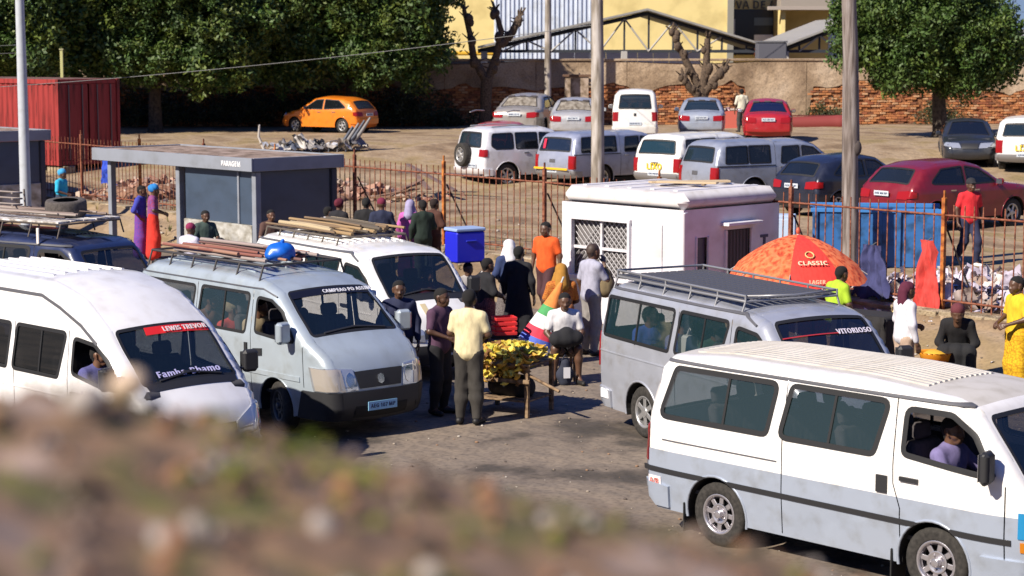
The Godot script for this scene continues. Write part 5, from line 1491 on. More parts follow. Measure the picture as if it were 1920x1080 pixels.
func build_sheds() -> void:
	# open gabled sheds whose front trusses stand above the wall
	var st := mat(0.03, 0.035, 0.045, 0.6)
	var pale := mat(0.42, 0.4, 0.37, 0.7)
	var roofm := tmat(0.3, 0.29, 0.28, 0.7, texs["wash"], 0.4)
	for d in [[-1.6, 12.1, 6.3, 4.75, 6.5, "wide open shed with a black lattice truss under gabled roof", 11], [12.5, 20.0, 16.0, 4.75, 6.1, "second open shed with pale roof edge beside the shade tree", 7], [23.6, 34.0, 28.8, 4.7, 6.2, "third open shed half hidden behind the round tree", 7]]:
		var xa: float = d[0]
		var xb: float = d[1]
		var xm: float = d[2]
		var y0: float = d[3]
		var y1: float = d[4]
		var o := thing("open_shed", d[5], "shed", Vector3(0, 0, -94.0), 0.0, "open sheds behind the old wall")
		for e in [[xa, xm], [xm, xb]]:
			var ya: float = y0 if e[0] == xa else y1
			var yb: float = y1 if e[0] == xa else y0
			part(o, "top_chord", MB.new().tube([Vector3(e[0], ya, 0), Vector3(e[1], yb, 0)], 0.1, 6), st)
			var r := MB.new()
			var up := Vector3(0, 0.14, 0)
			r.quad(Vector3(e[0], ya, 0.5) + up, Vector3(e[1], yb, 0.5) + up, Vector3(e[1], yb, -12) + up, Vector3(e[0], ya, -12) + up, Vector3.UP)
			r.quad(Vector3(e[0], ya, 0.5) + up * 1.7, Vector3(e[1], yb, 0.5) + up * 1.7, Vector3(e[1], yb, -12) + up * 1.7, Vector3(e[0], ya, -12) + up * 1.7, Vector3.UP)
			r.quad(Vector3(e[0], ya, 0.5) + up, Vector3(e[1], yb, 0.5) + up, Vector3(e[1], yb, 0.5) + up * 1.7, Vector3(e[0], ya, 0.5) + up * 1.7, Vector3(0, 0, 1))
			part(o, "roof_sheet", r, roofm)
		part(o, "bottom_chord", MB.new().box(Vector3((xa + xb) / 2.0, y0, 0), Vector3(xb - xa, 0.14, 0.12)), st)
		var n: int = d[6]
		var px := xa
		var dn := true
		for k in range(1, n + 1):
			var x: float = lerp(xa, xb, float(k) / (n + 1))
			var h: float = lerp(y0, y1, (x - xa) / (xm - xa)) if x < xm else lerp(y1, y0, (x - xm) / (xb - xm))
			if h - y0 > 0.3: part(o, "truss_post", MB.new().box(Vector3(x, (y0 + h) / 2.0, 0), Vector3(0.09, h - y0, 0.09)), st)
			if k > 1 and k < n:
				var hx: float = lerp(y0, y1, (px - xa) / (xm - xa)) if px < xm else lerp(y1, y0, (px - xm) / (xb - xm))
				part(o, "truss_diagonal", MB.new().tube([Vector3(px, y0 if dn else hx, 0.05), Vector3(x, h if dn else y0, 0.05)], 0.045, 5), pale)
				dn = not dn
			px = x
		for x in [xa + 0.3, (xa + xb) / 2.0, xb - 0.3]:
			part(o, "column", MB.new().box(Vector3(x, y0 / 2.0, 0), Vector3(0.3, y0, 0.3), Basis(), 0.02), pale)
	var w := thing("pale_screen", "pale bluish sheet screen under the wide lattice truss", "screen", Vector3(5.2, 1.5, -95.6))
	for k in 9: bx(w, "sheet", Vector3(-2.6 + k * 0.75, 1.6, 0.01 * (k % 2)), Vector3(0.74, 3.2, 0.05), mat(0.5, 0.54, 0.68, 0.6))
	var t := thing("water_tank", "dark square tank on the wall top between two sheds", "tank", Vector3(11.6, 4.35, -90.0))
	bx(t, "tank", Vector3(0, 0.4, 0), Vector3(1.3, 0.8, 1.0), mat(0.1, 0.1, 0.12, 0.7), Basis(), 0.05)
	bx(t, "lid", Vector3(0, 0.83, 0), Vector3(1.36, 0.08, 1.06), mat(0.14, 0.14, 0.15, 0.7))
	bx(t, "leg", Vector3(0, -1.4, 0), Vector3(0.8, 2.8, 0.6), mat(0.12, 0.11, 0.1, 0.8))

func shelter(label: String, at: Vector3, yaw: float, lx: float, lz: float, text: bool) -> void:
	# corner post nearest the camera at local (lx/2, lz/2)
	var o := thing("bus_shelter", label, "shelter", at, yaw, "grey bus shelters by the fence")
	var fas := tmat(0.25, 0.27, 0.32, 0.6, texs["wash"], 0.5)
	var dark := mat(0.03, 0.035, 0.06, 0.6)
	var panel := tmat(0.055, 0.08, 0.125, 0.4, texs["wash"], 0.5)
	var roofm := tmat(0.36, 0.27, 0.22, 0.9, texs["stain"], 0.3)
	bx(o, "roof", Vector3(0, 2.44, 0), Vector3(lx - 0.04, 0.08, lz - 0.04), roofm)
	bx(o, "fascia", Vector3(0, 2.36, lz / 2.0), Vector3(lx + 0.06, 0.3, 0.06), fas)
	bx(o, "fascia", Vector3(0, 2.36, -lz / 2.0), Vector3(lx + 0.06, 0.3, 0.06), fas)
	bx(o, "fascia", Vector3(lx / 2.0, 2.36, 0), Vector3(0.06, 0.3, lz - 0.06), fas)
	bx(o, "fascia", Vector3(-lx / 2.0, 2.36, 0), Vector3(0.06, 0.3, lz - 0.06), fas)
	for x in [-lx / 2.0 + 0.5, 0.16, lx / 2.0 - 0.12]:
		for z in [-lz / 2.0 + 0.2, lz / 2.0 - 0.2]:
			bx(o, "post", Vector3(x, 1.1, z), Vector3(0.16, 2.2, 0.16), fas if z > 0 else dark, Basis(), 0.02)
	bx(o, "front_panel", Vector3(lx / 4.0 + 0.1, 1.6, lz / 2.0 - 0.2), Vector3(lx / 2.0 - 0.62, 1.2, 0.04), panel)
	bx(o, "mullion", Vector3(lx / 4.0 + 0.9, 1.6, lz / 2.0 - 0.17), Vector3(0.07, 1.2, 0.05), fas)
	bx(o, "end_panel", Vector3(lx / 2.0 - 0.12, 1.6, 0), Vector3(0.04, 1.2, lz - 0.6), panel)
	bx(o, "parapet", Vector3(lx / 4.0 + 0.1, 0.5, lz / 2.0 - 0.2), Vector3(lx / 2.0 - 0.62, 1.0, 0.16), tmat(0.5, 0.5, 0.48, 0.9, texs["stain"], 0.5))
	bx(o, "end_parapet", Vector3(lx / 2.0 - 0.12, 0.5, 0), Vector3(0.16, 1.0, lz - 0.6), tmat(0.5, 0.5, 0.48, 0.9, texs["stain"], 0.5))
	bx(o, "bench", Vector3(lx / 4.0 - 0.2, 0.45, -lz / 2.0 + 0.6), Vector3(lx / 2.0 - 0.8, 0.06, 0.4), mat(0.2, 0.2, 0.2, 0.8))
	if text: lettering(o, "PARAGEM", 0.16, 0.01, mat(0.8, 0.8, 0.8, 0.6), Transform3D(Basis(), Vector3(lx / 2.0 - 0.75, 2.36, lz / 2.0 + 0.035)))

func build_kiosk() -> void:
	var yaw := -46.4
	var lx := 2.95
	var lz := 2.6
	var C := Vector3(2.95, 0, -34.2)
	var b := Basis(Vector3.UP, deg_to_rad(yaw))
	var o := thing("kiosk", "white fibreglass kiosk with grilled window by the fence", "kiosk", C - b * Vector3(lx / 2.0, 0, lz / 2.0), yaw)
	var wm := tmat(0.74, 0.72, 0.77, 0.5, texs["wash"], 0.5)
	var H := 2.16
	# walls with real openings
	var planar := func(u: float, v: float, off: float, org: Vector3, ax: Vector3, nn: Vector3) -> Vector3:
		pnormal = nn
		return org + ax * u + Vector3(0, v, 0) + nn * off
	var win := rect(0.3, 0.85, 1.68, 1.86)
	var m := MB.new()
	var f1 := planar.bind(Vector3(-lx / 2.0, 0, lz / 2.0), Vector3(1, 0, 0), Vector3(0, 0, 1))
	patch(m, f1, rect(0, 0, lx, H), [win], 0.5, 0.0)
	var door := rect(1.15, 0.06, 1.78, 1.75)
	var slot := rect(0.36, 0.3, 0.62, 1.66)
	var f2 := planar.bind(Vector3(lx / 2.0, 0, lz / 2.0), Vector3(0, 0, -1), Vector3(1, 0, 0))
	patch(m, f2, rect(0, 0, lz, H), [door, slot], 0.5, 0.0)
	var f3 := planar.bind(Vector3(-lx / 2.0, 0, lz / 2.0), Vector3(0, 0, -1), Vector3(-1, 0, 0))
	patch(m, f3, rect(0, 0, lz, H), [], 1.0, 0.0)
	var f4 := planar.bind(Vector3(-lx / 2.0, 0, -lz / 2.0), Vector3(1, 0, 0), Vector3(0, 0, -1))
	patch(m, f4, rect(0, 0, lx, H), [], 1.0, 0.0)
	part(o, "wall", m, wm)
	var roof := MB.new().box(Vector3(0, 2.29, 0), Vector3(lx + 0.06, 0.34, lz + 0.06), Basis(), 0.16)
	part(o, "roof", roof, tmat(0.68, 0.65, 0.66, 0.6, texs["wash"], 0.7, null, 0.5, false))
	for k in 5: bx(o, "roof_rib", Vector3(-1.1 + k * 0.55, 2.465, 0), Vector3(0.1, 0.025, lz - 0.4), wm)
	bx(o, "floor", Vector3(0, 0.05, 0), Vector3(lx - 0.04, 0.1, lz - 0.04), mat(0.2, 0.2, 0.2, 0.9))
	var fr := MB.new()
	for q in [[0.3 - 0.05, 0.85, 0.05, 1.01], [1.68, 0.85, 0.05, 1.01]]: fr.box(Vector3(-lx / 2.0 + q[0] + q[2] / 2.0, q[1] + q[3] / 2.0, lz / 2.0 + 0.02), Vector3(q[2], q[3], 0.09))
	fr.box(Vector3(-lx / 2.0 + 0.99, 1.89, lz / 2.0 + 0.02), Vector3(1.5, 0.06, 0.09)); fr.box(Vector3(-lx / 2.0 + 0.99, 0.82, lz / 2.0 + 0.04), Vector3(1.56, 0.06, 0.16))
	fr.box(Vector3(-lx / 2.0 + 0.99, 1.355, lz / 2.0 - 0.02), Vector3(0.05, 1.0, 0.04)); fr.box(Vector3(-lx / 2.0 + 0.99, 1.355, lz / 2.0 - 0.024), Vector3(1.38, 0.05, 0.04))
	var wf := part(o, "window_frame", fr, wm)
	var gm := mat(0.4, 0.39, 0.4, 0.5, 0.3)
	for k in 19:
		for d in [-1.0, 1.0]:
			var c := 0.3 + k * 0.115 - 0.35
			var a := Vector2(c, 0.85)
			var e := Vector2(c + 1.01, 1.86) if d > 0 else Vector2(c, 1.86)
			if d < 0: a = Vector2(c + 1.01, 0.85)
			var cl := Geometry2D.intersect_polyline_with_polygon(PackedVector2Array([a, e]), win)
			for s in cl:
				if s.size() > 1: part(wf, "grille_bar", MB.new().tube([Vector3(-lx / 2.0 + s[0].x, s[0].y, lz / 2.0 - 0.06), Vector3(-lx / 2.0 + s[1].x, s[1].y, lz / 2.0 - 0.06)], 0.011, 4, false), gm)
	bx(o, "window_pane", Vector3(-lx / 2.0 + 0.99, 1.355, lz / 2.0 - 0.1), Vector3(1.38, 1.01, 0.01), mat(0.16, 0.15, 0.15, 0.25))
	bx(o, "raised_panel", Vector3(0.72, 1.08, lz / 2.0 + 0.01), Vector3(0.56, 1.6, 0.03), wm)
	bx(o, "corner_trim", Vector3(lx / 2.0 - 0.06, 1.08, lz / 2.0 - 0.06), Vector3(0.17, 2.14, 0.17), wm, Basis(), 0.05)
	bx(o, "corner_trim", Vector3(-lx / 2.0 + 0.06, 1.08, lz / 2.0 - 0.06), Vector3(0.17, 2.14, 0.17), wm, Basis(), 0.05)
	bx(o, "door_lintel", Vector3(lx / 2.0 + 0.08, 1.86, lz / 2.0 - 1.46), Vector3(0.22, 0.06, 0.95), wm)
	bx(o, "door_frame", Vector3(lx / 2.0 + 0.015, 0.9, lz / 2.0 - 1.11), Vector3(0.05, 1.7, 0.06), wm)
	bx(o, "door_frame", Vector3(lx / 2.0 + 0.015, 0.9, lz / 2.0 - 1.81), Vector3(0.05, 1.7, 0.06), wm)
	bx(o, "security_door", Vector3(lx / 2.0 - 0.05, 0.9, lz / 2.0 - 1.465), Vector3(0.03, 1.68, 0.62), mat(0.05, 0.04, 0.045, 0.5))
	for k in 7: bx(o, "door_bar", Vector3(lx / 2.0 - 0.02, 0.9, lz / 2.0 - 1.2 - k * 0.09), Vector3(0.015, 1.66, 0.015), mat(0.14, 0.12, 0.14, 0.5))
	bx(o, "slot_pane", Vector3(lx / 2.0 - 0.05, 0.98, lz / 2.0 - 0.49), Vector3(0.02, 1.34, 0.25), mat(0.06, 0.06, 0.09, 0.3))
	for z in [0.33, 0.65]: bx(o, "slot_frame", Vector3(lx / 2.0 + 0.01, 0.98, lz / 2.0 - z), Vector3(0.04, 1.4, 0.04), wm)
	lettering(o, "T", 0.42, 0.01, mat(0.06, 0.06, 0.1, 0.6), Transform3D(Basis(Vector3.UP, PI / 2), Vector3(lx / 2.0 + 0.006, 1.45, -lz / 2.0 + 0.42)))
	# boards left on the roof
	for d in [[Vector3(0.2, 2.52, -0.3), 0.3, 1.5, "long weathered board lying across the kiosk roof"], [Vector3(0.5, 2.54, 0.1), -0.2, 1.1, "short tan board lying on the kiosk roof"]]:
		var p := thing("board", d[3], "board", o.transform * d[0], yaw + 40.0 + rad_to_deg(d[1]))
		bx(p, "plank", Vector3.ZERO, Vector3(d[2], 0.04, 0.22), mat(0.5, 0.38, 0.24, 0.9))
		bx(p, "batten", Vector3(0.3, -0.035, 0), Vector3(0.06, 0.03, 0.2), mat(0.3, 0.22, 0.14, 0.9))

func build_container() -> void:
	var yaw := -39.0
	var lx := 6.06
	var lz := 2.44
	var h := 2.75
	var b := Basis(Vector3.UP, deg_to_rad(yaw))
	var C := Vector3(-14.4, 1.18, -63.6)
	var o := thing("shipping_container", "red corrugated shipping container behind the fence", "container", C - b * Vector3(lx / 2.0, 0, lz / 2.0), yaw)
	var red := tmat(0.3, 0.026, 0.022, 0.65, noise_tex("redwear", 0.015, [[0.0, 0.45, 0.42, 0.4], [0.3, 0.85, 0.78, 0.74], [0.5, 1.0, 1.0, 1.0], [1.0, 1.0, 1.0, 1.0]], 512, 5), 0.5, null, 0.5, false)
	red.uv1_scale = Vector3(0.9, 0.08, 0.9)
	for sg in [1.0, -1.0]:
		var m := MB.new()
		var n := 22
		for k in n:
			var w := (lx - 0.2) / n
			var x := -lx / 2.0 + 0.1 + k * w
			var pr := [Vector2(0, 0), Vector2(w * 0.32, 0), Vector2(w * 0.5, -0.04), Vector2(w * 0.82, -0.04), Vector2(w, 0)]
			for j in 4:
				var a := Vector3(x + pr[j].x, 0.15, (lz / 2.0 + pr[j].y) * sg)
				var e := Vector3(x + pr[j + 1].x, 0.15, (lz / 2.0 + pr[j + 1].y) * sg)
				m.quad(a, e, e + Vector3(0, h - 0.3, 0), a + Vector3(0, h - 0.3, 0), Vector3(0, 0, sg))
		part(o, "side_sheet", m, red)
	for sx in [1.0, -1.0]:
		for sz in [1.0, -1.0]: bx(o, "corner_post", Vector3(sx * (lx / 2.0 - 0.05), h / 2.0, sz * (lz / 2.0 - 0.02)), Vector3(0.14, h, 0.12), red)
	for y in [0.08, h - 0.08]:
		for sz in [1.0, -1.0]: bx(o, "rail", Vector3(0, y, sz * (lz / 2.0 - 0.02)), Vector3(lx - 0.24, 0.15, 0.1), red)
		bx(o, "end_rail", Vector3(lx / 2.0 - 0.05, y, 0), Vector3(0.1, 0.15, lz - 0.2), red)
	bx(o, "roof", Vector3(0, h - 0.02, 0), Vector3(lx - 0.1, 0.05, lz - 0.1), tmat(0.2, 0.11, 0.09, 0.9, texs["stain"], 0.3))
	for sz in [-0.58, 0.58]:
		var d := bx(o, "door", Vector3(lx / 2.0 - 0.04, h / 2.0, sz), Vector3(0.05, h - 0.32, 1.1), red)
		for z in [-0.3, 0.25]: part(d, "lock_rod", MB.new().tube([Vector3(0.06, -1.2, z), Vector3(0.06, 1.2, z)], 0.022, 6), mat(0.2, 0.14, 0.13, 0.5, 0.5))
	bx(o, "back_sheet", Vector3(-lx / 2.0 + 0.03, h / 2.0, 0), Vector3(0.05, h - 0.3, lz - 0.2), red)
	for k in 5:
		var q := thing("concrete_block", ["tan concrete block under the red container door end", "second tan block from the red container door end", "middle tan block under the red container", "fourth tan block under the red container", "tan block farthest from the red container door"][k], "block", o.transform * Vector3(lx / 2.0 - 0.35 - k * 1.2, -0.26, lz / 2.0 - 0.3), yaw + 4.0 * k, "blocks under the container")
		bx(q, "block", Vector3.ZERO, Vector3(0.9, 0.5, 0.5), tmat(0.4, 0.32, 0.22, 0.95, texs["stain"], 0.6), Basis(), 0.04)
		bx(q, "lifting_loop", Vector3(0, 0.25, 0), Vector3(0.12, 0.03, 0.03), mat(0.1, 0.07, 0.05, 0.7))
	var pst := thing("yellow_post", "thin yellowish post standing behind the red container", "post", Vector3(-15.7, 1.4, -70.0))
	part(pst, "post", MB.new().box(Vector3(0, 1.7, 0), Vector3(0.1, 3.5, 0.1), Basis(), 0.01), mat(0.5, 0.48, 0.2, 0.7))
	part(pst, "cap", MB.new().box(Vector3(0, 3.47, 0), Vector3(0.14, 0.05, 0.14)), mat(0.4, 0.38, 0.2, 0.7))

func build_poles() -> void:
	var conc := tmat(0.48, 0.44, 0.41, 0.9, texs["stain"], 0.6)
	conc.uv1_scale = Vector3(0.8, 0.12, 0.8)
	var lp := thing("street_lamp", "tall grey steel lamp post beside the far bus shelter", "lamp post", Vector3(-12.75, 0.3, -52.2))
	part(lp, "column", MB.new().tube([Vector3(0, -0.3, 0), Vector3(0, 3.5, 0), Vector3(-0.02, 9.5, 0)], [0.15, 0.13, 0.09], 14), tmat(0.5, 0.53, 0.58, 0.5, texs["wash"], 0.7))
	part(lp, "base_plate", MB.new().box(Vector3(0, -0.22, 0), Vector3(0.5, 0.06, 0.5), Basis(), 0.01), mat(0.3, 0.3, 0.32, 0.6))
	part(lp, "arm", MB.new().tube([Vector3(-0.02, 9.4, 0), Vector3(0.5, 9.9, 0.2), Vector3(1.6, 10.1, 0.5)], [0.06, 0.05, 0.04], 8), mat(0.4, 0.42, 0.45, 0.5))
	part(lp, "lamp_head", MB.new().box(Vector3(1.85, 10.1, 0.55), Vector3(0.6, 0.12, 0.25), Basis(), 0.04), mat(0.3, 0.3, 0.3, 0.6))
	var p1 := thing("concrete_pole", "thick pale concrete utility pole rising behind the kiosk", "pole", Vector3(2.13, 0.6, -50.0))
	part(p1, "shaft", MB.new().tube([Vector3(0.03, -0.3, 0), Vector3(0, 4, 0), Vector3(-0.07, 9.5, 0)], [0.175, 0.16, 0.12], 14), conc)
	part(p1, "cross_arm", MB.new().box(Vector3(-0.07, 8.6, 0), Vector3(1.6, 0.12, 0.12), Basis(), 0.01), mat(0.2, 0.18, 0.16, 0.8))
	var p2 := thing("concrete_pole", "slim distant concrete pole before the brick wall", "pole", Vector3(1.5, 1.5, -84.0))
	part(p2, "shaft", MB.new().tube([Vector3(0, -0.2, 0), Vector3(0, 9.0, 0)], [0.15, 0.11], 12), conc)
	part(p2, "cross_arm", MB.new().box(Vector3(0, 8.3, 0), Vector3(1.4, 0.1, 0.1), Basis(), 0.01), mat(0.2, 0.18, 0.16, 0.8))
	var tim := tmat(0.3, 0.26, 0.24, 0.95, noise_tex("timber", 0.02, [[0.0, 0.45, 0.42, 0.4], [0.4, 0.78, 0.75, 0.73], [0.7, 1.0, 1.0, 1.0]], 256, 5), 0.9, null, 0.5, false)
	tim.uv1_scale = Vector3(2.2, 0.16, 2.2)
	var p3 := thing("timber_pole", "crooked weathered timber pole with a knot behind the umbrella", "pole", Vector3(6.53, 0.6, -38.5))
	part(p3, "shaft", MB.new().tube([Vector3(0.0, -0.4, 0), Vector3(0.02, 1.0, 0), Vector3(-0.01, 2.2, 0), Vector3(0.0, 2.55, 0), Vector3(-0.04, 4.2, 0), Vector3(-0.09, 5.2, 0), Vector3(-0.12, 8.2, 0)], [0.17, 0.165, 0.155, 0.17, 0.15, 0.14, 0.12], 12), tim)
	part(p3, "knot", MB.new().ball(Vector3(0.1, 2.42, 0.08), Vector3(0.1, 0.16, 0.1), 8, 6), mat(0.07, 0.055, 0.05, 0.9))
	# overhead wires
	var wm := mat(0.05, 0.05, 0.055, 0.6)
	var pale := mat(0.16, 0.16, 0.16, 0.6)
	for d in [[Vector3(-22, 3.45, -58), Vector3(2.1, 5.5, -50.0), 0.3, "sagging pale wire running up past the container to the thick pole", pale], [Vector3(-40, 5.2, -60), Vector3(-12.8, 5.0, -52.2), 0.3, "upper wire reaching the grey lamp post past leafy trees", wm],
		[Vector3(-40, 5.0, -62), Vector3(-12.7, 4.8, -52.2), 0.3, "lower wire reaching the grey lamp post past leafy trees", wm], [Vector3(2.0, 9.0, -50.0), Vector3(-6, 5.9, -106), 0.6, "wire crossing the yellow warehouse behind pollarded tree", wm], [Vector3(1.5, 8.9, -84.0), Vector3(30, 6.6, -96), 0.8, "wire crossing above the trusses behind timber pole", wm], [Vector3(6.4, 7.6, -38.5), Vector3(24.0, 4.3, -62.0), 0.3, "wire running from the timber pole before the round tree", wm]]:
		var o := thing("overhead_wire", d[3], "wire")
		var pts := []
		for k in 25:
			var f := k / 24.0
			pts.append(d[0].lerp(d[1], f) - Vector3(0, 4.0 * d[2] * f * (1.0 - f), 0))
		part(o, "cable", MB.new().tube(pts, 0.009, 5, false), d[4])
		for e in [0, 24]: part(o, "insulator", MB.new().ball(pts[e], Vector3(0.05, 0.08, 0.05), 8, 6), mat(0.3, 0.28, 0.25, 0.4))
func strip_frame(sh: Shell, s: float, v: float, off: float) -> Transform3D:
	var p := on_strip(s, v, off, sh)
	var n := pnormal
	var y := (on_strip(s + 0.05, v, off, sh) - p).normalized()
	var x := y.cross(n).normalized()
	return Transform3D(Basis(x, n.cross(x).normalized(), n), p)

func sticker(o: Node3D, sh: Shell, called: String, poly: Array, m: Material, off := 0.004) -> MeshInstance3D:
	var mb := MB.new()
	patch(mb, on_strip.bind(sh), PackedVector2Array(poly), [], 0.12, off, 0.003)
	return part(o, called, mb, m)

func ride(o: Node3D, label: String, at: Vector3, pose: Dictionary, look: Dictionary) -> void:
	# someone seated in a vehicle, facing forward
	person(label, o.transform * at, o.rotation_degrees.y + 90.0, pose, look)

func rods(parent: Node, n: int, x0: float, x1: float, y: float, hw: float, m: Array, r := 0.02) -> void:
	for k in n:
		var z := rng.randf_range(-hw, hw)
		var dy := rng.randf_range(0.0, 0.09)
		var a := x0 + rng.randf_range(0.0, 0.5)
		var b := x1 - rng.randf_range(0.0, 0.7)
		part(parent, "loose_rod", MB.new().tube([Vector3(a, y + dy, z), Vector3((a + b) / 2.0, y + dy + 0.01, z + rng.randf_range(-0.06, 0.06)), Vector3(b, y + dy, z + rng.randf_range(-0.1, 0.1))], r * rng.randf_range(0.7, 1.3), 6), m[k % m.size()])

func rack(o: Node3D, x0: float, x1: float, y: float, hw: float, rail_h: float, m: Material, slats: int, sm: Material) -> MeshInstance3D:
	var r := MB.new()
	r.tube([Vector3(x0, y, -hw), Vector3(x1, y, -hw), Vector3(x1, y, hw), Vector3(x0, y, hw), Vector3(x0, y, -hw)], 0.018, 6)
	if rail_h > 0.02:
		r.tube([Vector3(x0, y + rail_h, -hw), Vector3(x1, y + rail_h * 0.8, -hw), Vector3(x1 + 0.06, y + rail_h * 0.6, 0), Vector3(x1, y + rail_h * 0.8, hw), Vector3(x0, y + rail_h, hw), Vector3(x0, y + rail_h, -hw)], 0.016, 6)
	var n := 6
	for k in n:
		var x: float = lerp(x0, x1, float(k) / (n - 1))
		for z in [-hw, hw]:
			r.tube([Vector3(x, y - 0.22, z * 1.12), Vector3(x, y, z), Vector3(x, y + rail_h, z)], 0.014, 6)
		r.tube([Vector3(x, y, -hw), Vector3(x, y, hw)], 0.014, 6)
	var q := part(o, "roof_rack", r, m)
	for k in slats:
		part(q, "rack_slat", MB.new().box(Vector3((x0 + x1) / 2.0, y + 0.022, lerp(-hw + 0.04, hw - 0.04, float(k) / max(1, slats - 1))), Vector3(x1 - x0 - 0.04, 0.012, hw * 2.0 / slats * 0.72)), sm)
	return q

func crumple(w: float, h: float, amp: float, seed: int, sag := 0.0, nx := 14, ny := 14) -> MB:
	# a creased sheet in the xy plane, with thickness
	var f := fbm(seed, 1.6, 3)
	var m := MB.new()
	var g := func(a: int, b: int) -> Vector3:
		var u := float(a) / nx - 0.5
		var v := float(b) / ny
		var pinch: float = lerp(1.0, 0.3, sag * v)
		return Vector3(u * w * pinch + f.get_noise_2d(v * 3.0, 9.0) * amp * 0.4, v * h + (1.0 - v) * f.get_noise_1d(u * 4.0) * amp, f.get_noise_2d(u * w * 3.0 + 20.0, v * h * 1.2) * amp * 1.2 + sin(u * 19.0 + 2.0 * v) * amp * 0.35)
	for s in [1.0, -1.0]:
		var ids := []
		for a in nx + 1:
			for b in ny + 1:
				var p: Vector3 = g.call(a, b)
				var dx: Vector3 = g.call(min(a + 1, nx), b) - g.call(max(a - 1, 0), b)
				var dy: Vector3 = g.call(a, min(b + 1, ny)) - g.call(a, max(b - 1, 0))
				var n: Vector3 = dx.cross(dy).normalized() * s
				ids.append(m.vert(p + n * 0.006, n))
		for a in nx:
			for b in ny:
				var q: int = a * (ny + 1) + b
				m.face(ids[q], ids[q + 1], ids[q + ny + 2]); m.face(ids[q], ids[q + ny + 2], ids[q + ny + 1])
	return m

